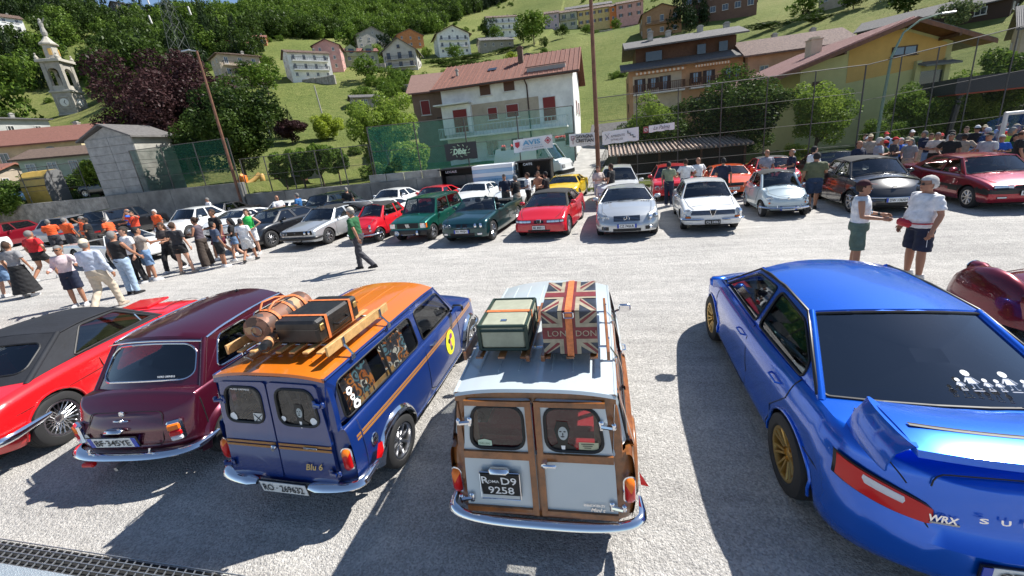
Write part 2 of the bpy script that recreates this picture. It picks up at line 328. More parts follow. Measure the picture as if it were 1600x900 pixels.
LF = dict(dark=leaf_mat('dark_green_leaves', [(.012, .028, .008), (.07, .115, .022), (.032, .058, .013)]), mid=leaf_mat('green_leaves', [(.025, .06, .01), (.15, .23, .035), (.06, .115, .018)]),
    bright=leaf_mat('fresh_green_leaves', [(.05, .10, .015), (.24, .33, .05), (.12, .19, .03)], .45), purple=leaf_mat('purple_beech_leaves', [(.012, .006, .008), (.07, .035, .035), (.028, .012, .015)], .25), conifer=leaf_mat('conifer_needles', [(.006, .016, .008), (.03, .05, .018), (.014, .028, .010)], .15), yellow=leaf_mat('yellow_green_leaves', [(.10, .15, .015), (.35, .42, .05), (.2, .28, .03)], .4),
    silver=leaf_mat('silvery_leaves', [(.03, .05, .02), (.16, .2, .09), (.08, .11, .05)]))
def crown_mesh(seed, n, s, clumps=26, shape='round', rc=(.2, .36)):
    """unit crown (radius 1) of n folded leaf faces"""
    rng = np.random.RandomState(seed); cs = []
    for k in range(clumps):
        d = rng.normal(size=3); d /= np.linalg.norm(d); rr = rng.uniform(.35, .88)
        if shape == 'cone': z = rng.uniform(-1, 1)*.95; q = (1-z)/2*.85; a = rng.uniform(0, 6.28); cs.append((q*cos(a), q*sin(a), z, .12+.25*(1-z)/2, rng.uniform(.0, 1)))
        else: cs.append((d[0]*rr, d[1]*rr, d[2]*rr*.95, rng.uniform(*rc), rng.uniform(0, 1)))
    cs = np.array(cs); wts = cs[:, 3]**2; idx = rng.choice(len(cs), n, p=wts/wts.sum()); c = cs[idx]
    d = rng.normal(size=(n, 3)); d /= np.linalg.norm(d, axis=1)[:, None]; rad = c[:, 3]*rng.uniform(.45, 1.08, n)**.6; p = c[:, :3]+d*rad[:, None]
    nn = d*.7+rng.normal(size=(n, 3))*.6; nn[:, 2] += .25; nn /= np.linalg.norm(nn, axis=1)[:, None]
    a = np.cross(nn, rng.normal(size=(n, 3))); a /= np.linalg.norm(a, axis=1)[:, None]; b = np.cross(nn, a); sz = s*rng.uniform(.6, 1.3, n)[:, None]
    V = np.empty((n, 4, 3)); V[:, 0] = p-a*sz; V[:, 1] = p-b*sz*.55+nn*sz*.12; V[:, 2] = p+a*sz; V[:, 3] = p+b*sz*.55+nn*sz*.12
    me = bpy.data.meshes.new('crown'); me.vertices.add(4*n); me.vertices.foreach_set('co', V.reshape(-1)); me.loops.add(4*n); me.loops.foreach_set('vertex_index', np.arange(4*n)); me.polygons.add(n); me.polygons.foreach_set('loop_start', np.arange(0, 4*n, 4)); me.polygons.foreach_set('loop_total', np.full(n, 4))
    me.update(calc_edges=True); at = me.attributes.new('tint', 'FLOAT', 'FACE'); at.data.foreach_set('value', np.clip(c[:, 4]*.55+rng.uniform(0, .5, n), 0, 1)); return me
BARK = M('bark', (.09, .065, .045), .9, var=(6, .4), bump=(20, .7, .02))
def trunk(t, h, r, top, limbs=5, seed=0, bark=None):
    rr = random.Random(seed); m = MB(); m.tube([(0, 0, -.3), (0, 0, .1), (.03*h, 0, h*.5), (0, .02*h, h)], [r*1.3, r, r*.75, r*.35], 8)
    for k in range(limbs):
        a = 2*pi*k/limbs+rr.random(); z = h*(.5+.3*rr.random()); l = top*(.45+.3*rr.random()); m.tube([(0, 0, z), (l*.4*cos(a), l*.4*sin(a), z+l*.35), (l*cos(a), l*sin(a), z+l*.8)], [r*.45, r*.3, r*.12], 6)
    return m.build('trunk', bark or BARK, t, 60)
CR = {}
def tree(label, loc, hw, h, kind='mid', name='tree', tr=.3, n=None, s=None, cl=30, seed=1, proto=None, group=None, shape='round', ry=None, cat=None, rc=(.2, .36)):
    """hw = crown half width, h = full height, tr = share of the height that is bare trunk"""
    t = thing(name, label, cat or ('tree' if h > 2.2 else 'bush'), loc, seed*1.7, group); rz = h*(1-tr)/2; trunk(t, h*(tr+.35*(1-tr)), max(.05, h*.022), hw*.8, 5, seed)
    if proto: key = (proto, shape); 
    else: key = (seed, n, s, shape)
    if key not in CR: CR[key] = crown_mesh(seed, n or 900, s or .11, cl, shape, rc)
    me = CR[key]; kk = (key, kind)
    if kk not in CR: me2 = me.copy() if len(me.materials) else me; me2.materials.clear(); me2.materials.append(LF[kind]); CR[kk] = me2
    o = bpy.data.objects.new('crown', CR[kk]); link(o, t); o.location = (0, 0, h-rz); o.scale = (hw, ry or hw, rz); return t
for i in range(3): CR[('p%d' % i, 'round')] = crown_mesh(50+i, 1500, .085, 34)
CR[('c', 'cone')] = crown_mesh(60, 1300, .075, 40, 'cone')
# ------------------------------------------------------------------ cars: nose towards +Y, origin on the ground midway between the axles
_WH = {}
def wheel_mesh(R, tw, kind, rim_m, rimR=None):
    key = (round(R, 3), round(tw, 3), kind, rim_m.name)
    if key in _WH: return _WH[key]
    r = rimR or R*.66; h = tw/2; t = MB()
    t.lathe([(r*.98, -h*.8), (r*1.06, -h*.97), (R*.9, -h*1.0), (R*.975, -h*.86), (R, -h*.6), (R, -h*.31), (R*.985, -h*.29), (R*.985, -h*.25), (R, -h*.23), (R, -h*.02), (R*.985, 0), (R, h*.02), (R, h*.23), (R*.985, h*.25), (R*.985, h*.29), (R, h*.31), (R, h*.6), (R*.975, h*.86), (R*.9, h), (r*1.06, h*.97), (r*.98, h*.8)], 40, 'x')
    to = t.build('wheel', RUBBER, None, 40)
    m = MB(); o = h*.86; q = h*.15
    m.lathe([(r*.97, -h*.8), (r*.9, 0), (r*.87, o*.6), (r*.90, o), (r*1.0, o*1.04), (r*1.02, o*.97)], 36, 'x')       # barrel and lip
    m.m = 1; m.lathe([(0.001, q*.5), (r*.88, q*.5)], 24, 'x'); m.m = 0
    def spoke(a, r0, r1, w0, w1, d0, d1, th=.03):
        ca, sa = cos(a), sin(a); v = []
        for rr, w, d in ((r0, w0, d0), (r1, w1, d1)):
            for (k, e) in ((-1, 0), (-.6, th*.5), (.6, th*.5), (1, 0), (1, -th), (-1, -th)):
                v.append((d+e, rr*ca-k*w*sa/2, rr*sa+k*w*ca/2))
        f = [(i, (i+1) % 6, 6+(i+1) % 6, 6+i) for i in range(6)]+[(0, 5, 4, 3, 2, 1), (6, 7, 8, 9, 10, 11)]
        m.add(v, f)
    if kind == 'mesh':
        for k in range(20):
            a = 2*pi*k/20
            for s in (-1, 1):
                p0 = Vector((o*.62, r*.22*cos(a), r*.22*sin(a))); b = a+s*.5; p1 = Vector((o*.86, r*.9*cos(b), r*.9*sin(b)))
                m.tube([p0, (p0+p1)/2+Vector((.006, 0, 0)), p1], r*.022, 5)
        m.lathe([(.001, o*.78), (r*.18, o*.76), (r*.27, o*.62), (r*.27, q)], 20, 'x')
    elif kind == 'cap':
        m.lathe([(.001, o*.98), (r*.25, o*.95), (r*.45, o*.8), (r*.62, o*.62), (r*.88, o*.66)], 30, 'x')
        for k in range(10): m.m = 1; a = 2*pi*k/10; m.lathe([(.001, .004), (r*.06, .002)], 8, 'x', (o*.69, r*.74*cos(a), r*.74*sin(a)))
        m.m = 0
    elif kind == 'minilite':
        for k in range(8): spoke(2*pi*k/8, r*.3, r*.9, r*.26, r*.16, o*.45, o*.5, .035)
        m.lathe([(.001, o*.8), (r*.14, o*.8), (r*.2, o*.62), (r*.36, o*.5), (r*.36, q)], 20, 'x')
        for k in range(4): a = 2*pi*(k+.5)/4; m.lathe([(.001, o*.6), (.009, o*.6), (.009, o*.45)], 6, 'x', (0, r*.27*cos(a), r*.27*sin(a)))
    elif kind == 'gold':                       # seven Y-shaped spokes
        for k in range(7):
            a = 2*pi*k/7
            for s in (-1, 1): spoke(a+s*.17, r*.28, r*.93, r*.13, r*.12, o*.55, o*.9, .03)
        m.lathe([(.001, o*.62), (r*.12, o*.62), (r*.2, o*.5), (r*.33, o*.55), (r*.33, q)], 24, 'x')
    else:
        n = int(kind)
        for k in range(n): spoke(2*pi*k/n, r*.15, r*.93, r*1.3/n+.02, r*1.5/n+.01, o*.75, o*.9, .03)
        m.lathe([(.001, o*.9), (r*.13, o*.9), (r*.2, o*.75), (r*.2, q)], 16, 'x')
    ro = m.build('rim', rim_m, to, 35, mats=[rim_m, UNDER])
    _WH[key] = to; to['proto'] = 1; return to
def put_wheel(car, x, y, R, tw, kind, rim_m, steer=0):
    p = wheel_mesh(R, tw, kind, rim_m)
    if 'proto' in p: del p['proto']; c = p; c.parent = car
    else: c = copy_tree(p, car)
    c.location = (x, y, R); c.rotation_euler = (0, 0, (0 if x > 0 else pi)+steer)
    return c
_SEAT = []
def seat(car, x, y, z, w=.48, back=.62, wide=None):
    k = w
    m = MB(); m.box((0, .12, .08), (w, .5, .16), ch=.05)
    m.box((0, -.17, .08+back/2), (w*.94, .14, back), ch=.05, mat=Matrix.Rotation(.16, 4, 'X'))
    if back > .55: m.box((0, -.28, back+.2), (w*.5, .1, .16), ch=.04)
    o = m.build('seat', SEATM, car); o.location = (x, y, z); return o
def V3(*a): return Vector(a)
class Car:
    def __init__(c, sp, name, label, cat, loc, deg, group=None):
        c.s = sp; c.o = thing(name, label, cat, (loc[0], loc[1], 0), radians(deg), group)
        g = sp.get; c.yf, c.yr, c.w = sp['yf'], sp['yr'], sp['w']; c.ya = sp['wb']/2; c.R = sp['R']; c.Ra = sp.get('Ra', c.R+.05)
        c.belt, c.crown, c.low = sp['belt'], g('crown', [(0, .03)]), sp['low']
        c.fp, c.rp = g('fp', [(0, 0)]), g('rp', [(0, 0)]); c.sp = g('side', [(0, .05), (.25, .01), (.5, 0), (.85, .012), (.95, .03), (1, .06)])
        c.nf, c.nr = g('nf', (.35, 2.6)), g('nr', (.3, 3)); c.bulge = g('bulge', .05); c.arch_dy = g('ady', 0)
        c.body = None; c.mat = g('paint')
    def hw(c, y):
        L = c.yf-c.yr; k = (y-(c.yf+c.yr)/2)/(L/2); return c.w*(1-c.bulge*k*k)
    def width(c, y):
        w = c.hw(y)
        for e, (cl, n) in ((c.yf-y, c.nf), (y-c.yr, c.nr)):
            if e < cl: t = max(0, 1-e/cl); w = w*max(0, 1-t**n)**(1/n)
        return w
    def side_inset(c, y, z):
        lo, hi = sm(y, c.low), sm(y, c.belt); v = (z-lo)/(hi-lo); v = min(1, max(0, v)); return sm(v, c.sp)
    def sx(c, y, z): return c.width(y)-c.side_inset(y, z)
    def fy(c, x, z):                          # nose surface y at lateral x, height z
        cl, n = c.nf; w = c.hw(c.yf-cl); t = min(1, abs(x)/w); d = cl*(1-max(0, 1-t**n)**(1/n)); return c.yf-d-sm(z, c.fp)*max(0, 1-t**n)**(.5)
    def ry(c, x, z):
        cl, n = c.nr; w = c.hw(c.yr+cl); t = min(1, abs(x)/w); d = cl*(1-max(0, 1-t**n)**(1/n)); return c.yr+d+sm(z, c.rp)*max(0, 1-t**n)**(.5)
    def topz(c, x, y):
        w = max(.05, c.width(y)); return sm(y, c.belt)+sm(y, c.crown)*max(0, 1-(x/w)**2)
    def stations(c):
        st = []
        for k in range(13):
            th = k/12*pi/2; cl, n = c.nf; yy = c.yf-cl*(1-cos(th)**(2/n) if k < 12 else 1); st.append((yy, sin(th)**(2/n)*c.hw(c.yf-cl), cos(th), 0))
        ys = set(); y0, y1 = c.yf-c.nf[0], c.yr+c.nr[0]
        n = 26
        for k in range(1, n): ys.add(y0+(y1-y0)*k/n)
        for sgn in (1, -1):
            ya = sgn*c.ya; ys = {y for y in ys if abs(y-ya) > c.Ra+.03}
            for k in range(15):
                a = pi*k/14; y = ya+c.Ra*1.0*cos(a)
                if y1 < y < y0: ys.add(y)
            for e in (-1, 1):
                if y1 < ya+e*(c.Ra+.001) < y0: ys.add(ya+e*(c.Ra+.001))
        for q in c.s.get('open', ()): ys.add(q)
        for y in sorted(ys, reverse=True): st.append((y, c.hw(y), 0, 0))
        for k in range(12, -1, -1):
            th = k/12*pi/2; cl, n = c.nr; yy = c.yr+cl*(1-cos(th)**(2/n) if k < 12 else 1); st.append((yy, sin(th)**(2/n)*c.hw(c.yr+cl), 0, cos(th)))
        return st
    def zlow(c, y, x):
        z = sm(y, c.low)
        if x > c.w*.55:
            for ya in (c.ya, -c.ya):
                if abs(y-ya) < c.Ra: z = max(z, c.R+sqrt(c.Ra**2-(y-ya)**2)*c.s.get('ay', 1.0)-.0)
        return z
    def shell(c, mats=None, band=None, name='body'):
        st = c.stations(); vs = [0, .04, .12, .22, .34, .46, .58, .68, .77, .85, .91, .955, .985, 1]; K = [.04, .12, .25, .45, .7, 1]
        m = MB(); op = c.s.get('open'); NR = len(vs)+len(K)
        for sgn in (1, -1):
            rows = []
            for (y, x, nf, nr) in st:
                zl, zt = c.zlow(y, x), sm(y, c.belt); row = []
                for v in vs:
                    z = zl+(zt-zl)*v; ins = c.side_inset(y, z); sw = max(0, 1-nf-nr) if (nf or nr) else 1
                    sw = sqrt(max(0, 1-(nf+nr)**2))
                    xx = max(0, x-ins*sw); yy = y-sm(z, c.fp)*nf**.5*(1 if nf else 0)+sm(z, c.rp)*nr**.5*(1 if nr else 0)
                    row.append((sgn*xx, yy, z))
                tx, ty, tz = row[-1]; ax = abs(tx)
                for u in K:
                    xx = ax*(1-u); row.append((sgn*xx, ty, tz+sm(ty, c.crown)*(1-(1-u)**2)*min(1, ax/(c.w*.8))))
                rows.append(row)
            b = len(m.v); m.v += [p for r in rows for p in r]
            for i in range(len(rows)-1):
                ym = (rows[i][-1][1]+rows[i+1][-1][1])/2
                for k in range(NR-1):
                    if op and op[1]-.001 < ym < op[0]+.001 and k >= len(vs): continue
                    q = (b+i*NR+k, b+i*NR+k+1, b+(i+1)*NR+k+1, b+(i+1)*NR+k)
                    m.f.append(q if sgn < 0 else q[::-1])
                    mi = 0
                    if band:
                        zc = (rows[i][k][2]+rows[i+1][k+1][2])/2; yc = (rows[i][k][1]+rows[i+1][k][1])/2; mi = band(yc, zc, abs(rows[i][k][0]), k >= len(vs))
                    m.mi.append(mi)
        bm = bmesh.new(); me = bpy.data.meshes.new(name); me.from_pydata(m.v, [], m.f); me.polygons.foreach_set('material_index', m.mi)
        bm.from_mesh(me); bmesh.ops.remove_doubles(bm, verts=bm.verts, dist=.0006); bm.to_mesh(me); bm.free()
        for x in (mats or [c.mat]): me.materials.append(x)
        me.polygons.foreach_set('use_smooth', [True]*len(me.polygons)); me.set_sharp_from_angle(angle=radians(38))
        o = bpy.data.objects.new(name, me); link(o, c.o); c.body = o
        # dark floor, inner tub and wheel wells
        u = MB(); x = c.w-.30; zb = min(z for _, z in c.low)-.03; top = c.s.get('tub', .42)
        u.box((0, (c.yf+c.yr)/2, (zb+top)/2), (2*x, (c.yf-c.yr)*.86, top-zb))
        u.box((0, 0, (zb+.02+top)/2), (2*(c.w-.1), 2*(c.ya-c.Ra)-.06, top-zb-.02))
        for s_ in (1, -1):
            u.box((0, s_*c.ya, c.R), (2*(c.w-.22), .08, .08))
            if not op or c.s.get('well', 1):
                prof = [(-x+.02, c.Ra+.045), (-(c.w-.06), c.Ra+.045)]
                for side in (1, -1):
                    rows = [[(side*xx, s_*c.ya+rr*cos(a), c.R+rr*sin(a)) for a in [pi*k/10 for k in range(11)]] for xx, rr in ((x-.02, c.Ra+.02), (c.sx(s_*c.ya, .6)-.05, c.Ra+.02))]
                    u.grid(rows)
        u.build('underbody', UNDER, c.o); return o
    def wheels(c, kind, rim, tw=.18, track=None, steer=0):
        t = track or (c.w-tw/2-.035)
        for sy in (1, -1):
            for sx in (1, -1): put_wheel(c.o, sx*t, sy*c.ya, c.R, tw, kind, rim, steer if sy > 0 else 0)
    def arches(c, mat, r=.016, ys=(1, -1), out=.004, w=None):
        for sgn in ys:
            for sx in (1, -1):
                m = MB(); pts = []
                for k in range(19):
                    a = -.12+(pi+.24)*k/18; y = sgn*c.ya+c.Ra*cos(a); z = c.R+c.Ra*sin(a)*c.s.get('ay', 1.0)
                    if z < sm(y, c.low): z = sm(y, c.low)
                    pts.append((sx*(c.sx(y, z)+out), y, z))
                if w:            # a flat flare standing out from the body
                    rows = []
                    for px, py, pz in pts:
                        d = Vector((0, py-sgn*c.ya, pz-c.R)).normalized(); p = Vector((px, py, pz))
                        rows.append([p+d*.055+V3(-sx*.012, 0, 0), p+d*.03+V3(sx*w*.55, 0, 0), p+V3(sx*w, 0, 0), p-d*.012+V3(sx*w, 0, 0), p-d*.012-V3(sx*.03, 0, 0)])
                    m.grid(rows if sx < 0 else [r[::-1] for r in rows])
                else: m.tube(pts, r, 7)
                m.build('wheel_arch', mat, c.o, 50)
    # ---- greenhouse
    def gx(c, y, z):
        g = c.g; zb = sm(y, c.belt); t = (z-zb)/max(.05, g['zmax']-zb); xb = c.sx(y, zb)-g.get('in', .01)
        xt = g['xt']*(1-g.get('pk', .06)*((y-g.get('pc', 0))/g.get('pl', 1.3))**2); t = min(1.1, max(-.1, t)); cu = g.get('cu', .012)
        return xb+(xt-xb)*t+cu*4*t*(1-t)
    def greenhouse(c, g, glass=None, frame=None, roof=None, side_mat=None, rear_glass=None, inner=None, roof_name='roof', seal=None):
        glass = glass or GLASS; c.g = g; g['zmax'] = max(z for _, z in g['top']); frame = frame or c.mat; roof = roof or frame; seal = seal or SEAL
        y0, y1, y2, y3 = g['y']; zt1, zt2 = sm(y1, g['top']), sm(y2, g['top']); zb0, zb3 = sm(y0, c.belt)-.005, sm(y3, c.belt)-.005
        def scr(ya, za, yb, zb_, bow, cb, ct):
            xa, xb = c.gx(ya, za), c.gx(yb, zb_)
            def F(s, t, off=0):
                q = 1-s*s; k = (xb-xa); p = V3(s*(xa+(xb-xa)*t), ya+(yb-ya)*t+bow*q*(1-.35*t), za+(zb_-za)*t+q*(cb+(ct-cb)*t))
                if off: 
                    n = V3(-(bow)*s*-2*.5, (zb_-za), -(yb-ya)); n = V3(bow*2*s*.8*(1 if bow > 0 else -1)*(1), abs(zb_-za)*(1 if bow >= 0 and ya > 0 else -1), abs(yb-ya)).normalized(); p += n*off
                return p
            return F
        c.FS = scr(y0, zb0, y1, zt1, g.get('fb', .1), sm(y0, c.crown), g.get('rc', .05))
        c.RS = scr(y3, zb3, y2, zt2, -g.get('rb', .06), sm(y3, c.crown), g.get('rc', .05))
        def screen(F, mg, nm, gl, rr=.09, do_frame=True):
            outer = rrect(-1, 1, 0, 1, .002, 6); inner = rrect(-1+mg[0], 1-mg[0], mg[1], 1-mg[2], rr, 6)
            def dens(lp):
                o = []
                for i, a in enumerate(lp):
                    b = lp[(i+1) % len(lp)]; k = 5 if i % 7 == 6 else 1
                    for j in range(k): o.append((a[0]+(b[0]-a[0])*j/k, a[1]+(b[1]-a[1])*j/k))
                return o
            outer, inner = dens(outer), dens(inner); sgn = 1 if F is c.FS else -1
            if do_frame:
                m = MB(); rows = [[F(*p) for p in outer], [F(*p) for p in inner], [F(p[0], p[1])-V3(0, sgn*.02, .01) for p in inner]]
                m.grid([r[::sgn] for r in rows], True); m.build(nm+'_frame', frame, c.o, 40)
            m = MB(); rows = [[F(p[0]*k, .5+(p[1]-.5)*k)-V3(0, sgn*.006, .004) for p in inner][::sgn] for k in (1, .75, .45, .15)]
            m.grid(rows, True); nb = len(rows[0]); m.add(rows[-1], [tuple(range(nb))]); w = m.build(nm, gl, c.o, 60)
            m = MB(); m.tube([F(*p) for p in inner], g.get('sr', .009), 6, closed=True); m.build('seal', seal, w)
            return w
        c.windshield = screen(c.FS, g.get('fm', (.06, .06, .07)), 'windshield', glass)
        if g.get('rear', 1): c.rearwin = screen(c.RS, g.get('rm', (.1, .1, .1)), 'rear_window', rear_glass or glass, g.get('rrr', .14))
        # sides
        edge = [(y0, zb0), (y1, zt1)]+[(y, sm(y, g['top'])) for y in [y1+(y2-y1)*k/10 for k in range(1, 10)]]+[(y2, zt2), (y3, zb3)]
        edge += [(y, sm(y, c.belt)-.01) for y in [y3+(y0-y3)*k/10 for k in range(1, 10)]]
        wins = [fillet(w, g.get('wr', .05)) for w in g['wins']]
        tri = tessellate_polygon([[V3(a, b, 0) for a, b in lp] for lp in [edge]+wins]); allp = edge+[p for w in wins for p in w]
        for sg in (1, -1):
            m = MB(); m.add([(sg*c.gx(a, b), a, b) for a, b in allp], [t if sg > 0 else t[::-1] for t in tri])
            o = m.build('side_frame', side_mat or frame, c.o)
            for w in wins:
                t2 = tessellate_polygon([[V3(a, b, 0) for a, b in w]]); m = MB(); m.add([(sg*(c.gx(a, b)-.008), a, b) for a, b in w], list(t2))
                wo = m.build('side_window', glass, c.o)
                m = MB(); m.tube([(sg*(c.gx(a, b)+.001), a, b) for a, b in w], g.get('sr', .009), 6, closed=True); m.build('seal', seal, wo)
        # roof
        rows = []; n = 16; ns = 18
        for i in range(n+1):
            t = i/n; y = y1+(y2-y1)*t; zr = sm(y, g['top']); X = c.gx(y, zr)+g.get('ro', .006); row = []
            for k in range(ns+1):
                s = -1+2*k/ns; s = s*(1.5-.5*s*s); q = 1-s*s; yy = y+g.get('fb', .1)*.65*q*(1-t)-g.get('rb', .06)*.65*q*t
                e = g.get('rc', .05)*(1-abs(s)**g.get('rn', 2.2)); row.append((s*X, yy, zr+e+.004))
            rows.append(row)
        top0 = len(rows); m = MB(); m.grid([[(p[0], p[1]+ (.012 if i == 0 else 0), p[2]-.02) for p in rows[0]] for i in (0,)]+rows+[[(p[0], p[1]-.012, p[2]-.02) for p in rows[-1]]])
        c.roof = m.build(roof_name, roof, c.o, 50)
        for sg in (1, -1): m = MB(); m.tube([(sg*(c.gx(y, sm(y, g['top']))+g.get('ro', .006)), y, sm(y, g['top'])+.002) for y in [y1+(y2-y1)*k/14 for k in range(15)]], g.get('gr', .010), 6); m.build('gutter', g.get('gutter', roof), c.o, 50)
        # rounded pillars at the four corners
        pr = g.get('pr', .022)
        for F in ((c.FS, c.RS) if g.get('rear', 1) else (c.FS,)):
            for s in (1, -1): m = MB(); m.tube([F(s, t)-V3(s*pr*.6, 0, 0) for t in (-.03, .25, .5, .75, 1.0)], pr, 8); m.build('pillar', frame, c.o, 50)
        return c
    def roofz(c, x, y):
        g = c.g; zr = sm(y, g['top']); X = c.gx(y, zr); return zr+g.get('rc', .05)*(1-min(1, abs(x)/X)**g.get('rn', 2.2))+.004
    def interior(c, front=.25, rear=None, z=.30, wheel_side=1, tall=.62):
        for x in (-.34, .34): seat(c.o, x*min(1, c.w/.8), front, z, .46, tall)
        if rear is not None: seat(c.o, 0, rear, z+.02, c.w*1.3, .5)
        y0 = c.g['y'][0]; m = MB(); m.box((0, y0-.12, sm(y0, c.belt)-.07), (c.w*1.62, .34, .16), ch=.04); m.build('dashboard', SEATM, c.o)
        m = MB(); p = []; cx, cy, cz = .34*wheel_side*-1*min(1, c.w/.8), y0-.42, sm(y0, c.belt)-.03
        for k in range(20): a = 2*pi*k/20; p.append((cx+.18*cos(a), cy-.18*sin(a)*.45, cz+.18*sin(a)*.9))
        m.tube(p, .014, 6, closed=True); m.tube([(cx-.17, cy, cz), (cx+.17, cy, cz)], .012, 5); m.tube([(cx, cy, cz), (cx, cy+.25, cz-.1)], .02, 6); m.build('steering_wheel', TRIM, c.o)
    # ---- fittings
    def line(c, pts, r=.0048, name='door_gap', mat=None, both=True, out=.0005):
        """groove along the side through (y,z) points"""
        P = []
        for (a, b), (d, e) in zip(pts, pts[1:]):
            for k in range(5): P.append((a+(d-a)*k/5, b+(e-b)*k/5))
        P.append(pts[-1])
        for sg in ((1, -1) if both else (1,)):
            m = MB(); m.tube([(sg*(c.sx(a, b)+out), a, b) for a, b in P], r, 5); m.build(name, mat or BLACK_P, c.o)
    def strip(c, y0, y1, z0, z1, mat, name, out=.006, n=20, zf=None):
        """moulding or painted band along both sides; z0,z1 may be functions of y"""
        for sg in (1, -1):
            m = MB(); rows = []
            for k in range(n+1):
                y = y0+(y1-y0)*k/n; a = z0(y) if callable(z0) else z0; b = z1(y) if callable(z1) else z1
                rows.append([(sg*(c.sx(y, a)-.01), y, a), (sg*(c.sx(y, a)+out), y, a+.001), (sg*(c.sx(y, (a+b)/2)+out), y, (a+b)/2), (sg*(c.sx(y, b)+out), y, b-.001), (sg*(c.sx(y, b)-.01), y, b)])
            m.grid(rows if sg > 0 else [r[::-1] for r in rows]); m.build(name, mat, c.o, 30)
    def handle(c, y, z, mat=CHROME, l=.13):
        for sg in (1, -1):
            m = MB(); x = c.sx(y, z); m.tube([(sg*(x-.01), y-l/2, z), (sg*(x+.028), y-l/2+.02, z), (sg*(x+.03), y+l/2-.02, z), (sg*(x-.01), y+l/2, z)], .009, 6); m.build('door_handle', mat, c.o, 50)
    def mirrors(c, y, z, mat, sz=(.18, .1, .12), both=True):
        for sg in ((1, -1) if both else (-1,)):
            x = c.sx(y, min(z, sm(y, c.belt)))-.02; m = MB(); m.tube([(sg*(x-.03), y, z-.03), (sg*(x+.09), y-.02, z+.02)], .016, 6); m.box((sg*(x+.13), y-.03, z+.045), sz, ch=.035)
            m.m = 1; m.box((sg*(x+.13), y-.03-sz[1]/2-.002, z+.045), (sz[0]*.8, .006, sz[2]*.75)); m.build('wing_mirror', mat, c.o, 50, mats=[mat, CHROME])
    def at_end(c, end, x, z, out=0):
        y = c.fy(x, z)+out if end > 0 else c.ry(x, z)-out; return V3(x, y, z)
    def lamp_round(c, x, z, r, end=1, lens=None, ring=CHROME, name='headlight', out=.0, both=True, depth=.05, bowl=None):
        for sg in ((1, -1) if both else (1,)):
            m = MB(); m.lathe([(r*.97, -depth), (r*1.1, -.0), (r*1.12, .012), (r*1.0, .02), (r*.95, .012)], 24, 'y')
            m.m = 1; m.lathe([(r*.96, .010), (r*.8, .024), (r*.45, .035), (.001, .04)], 24, 'y')
            m.m = 2; m.lathe([(r*.9, .004), (r*.5, -.02), (.001, -.03)], 16, 'y')
            p = c.at_end(end, sg*x, z, out); yaw = 0 if end > 0 else pi
            nx = (c.at_end(end, sg*(x+.03), z)-c.at_end(end, sg*(x-.03), z)); ang = atan2(nx.y, nx.x*1) if end > 0 else atan2(nx.y, nx.x)
            mt = Matrix.Translation(p) @ Matrix.Rotation(ang*.4 if end > 0 else pi+ang*.4, 4, 'Z'); m.xf(mt)
            m.build(name, ring, c.o, 50, mats=[ring, lens or LENS, bowl or (CHROME if lens is None else lens)])
    def lamp_rect(c, x0, x1, z0, z1, end=1, lens=None, frame=TRIM, name='headlight', out=.008, both=True, split=None, r=.01):
        """lens following the curved end of the car"""
        for sg in ((1, -1) if both else (1,)):
            m = MB(); lens_m = [frame, lens or WHT_L]+[q[2] for q in (split or [])]
            def patch(xa, xb, za, zb, o, mi):
                m.m = mi; n = 6; rows = []
                for k in range(n+1):
                    x = xa+(xb-xa)*k/n; e = r*.8 if k in (0, n) else 0
                    def y(zz, q): return c.at_end(end, sg*x, zz).y+(q if end > 0 else -q)
                    rows.append([(sg*x, y(za, -.01), za), (sg*x, y(za, o-e), za+.004), (sg*x, y((za+zb)/2, o+.006-e), (za+zb)/2), (sg*x, y(zb, o-e), zb-.004), (sg*x, y(zb, -.01), zb)])
                fl = (sg > 0) == (end > 0); m.grid(rows if not fl else [q[::-1] for q in rows])
                for q in (rows[0], rows[-1]): m.add([Vector(p) for p in q], [(0, 1, 2, 3, 4)])
            patch(x0-.012, x1+.012, z0-.012, z1+.012, out, 0); patch(x0, x1, z0, z1, out+.006, 1)
            for i, q in enumerate(split or []):
                patch(x0+(x1-x0)*q[0][0], x0+(x1-x0)*q[0][1], z0+(z1-z0)*q[1][0], z0+(z1-z0)*q[1][1], out+.010, 2+i)
            m.build(name, frame, c.o, 40, mats=lens_m)
    def bumper(c, z, h, end=1, mat=CHROME, out=.05, x=None, wrap=.25, name='bumper', gap=None, d=.04):
        """a bar following the end of the car round its corners; gap = half width left open in the middle"""
        X = x or c.w*.98; pts = []
        n = 26
        for k in range(n+1):
            th = -pi/2+pi*k/n; cl, e = (c.nf if end > 0 else c.nr); s_ = sin(th); xx = (abs(s_)**(2/e))*(1 if s_ > 0 else -1)*(c.hw(0)+.012)*X/c.w
            yy = cl*(1-max(0, cos(th))**(2/e)); pts.append((xx, (c.yf-yy+out) if end > 0 else (c.yr+yy-out)))
        pts = [(pts[0][0], pts[0][1]-(wrap if end > 0 else -wrap))]+pts+[(pts[-1][0], pts[-1][1]-(wrap if end > 0 else -wrap))]
        segs = [pts] if gap is None else [[p for p in pts if p[0] < -gap], [p for p in pts if p[0] > gap]]
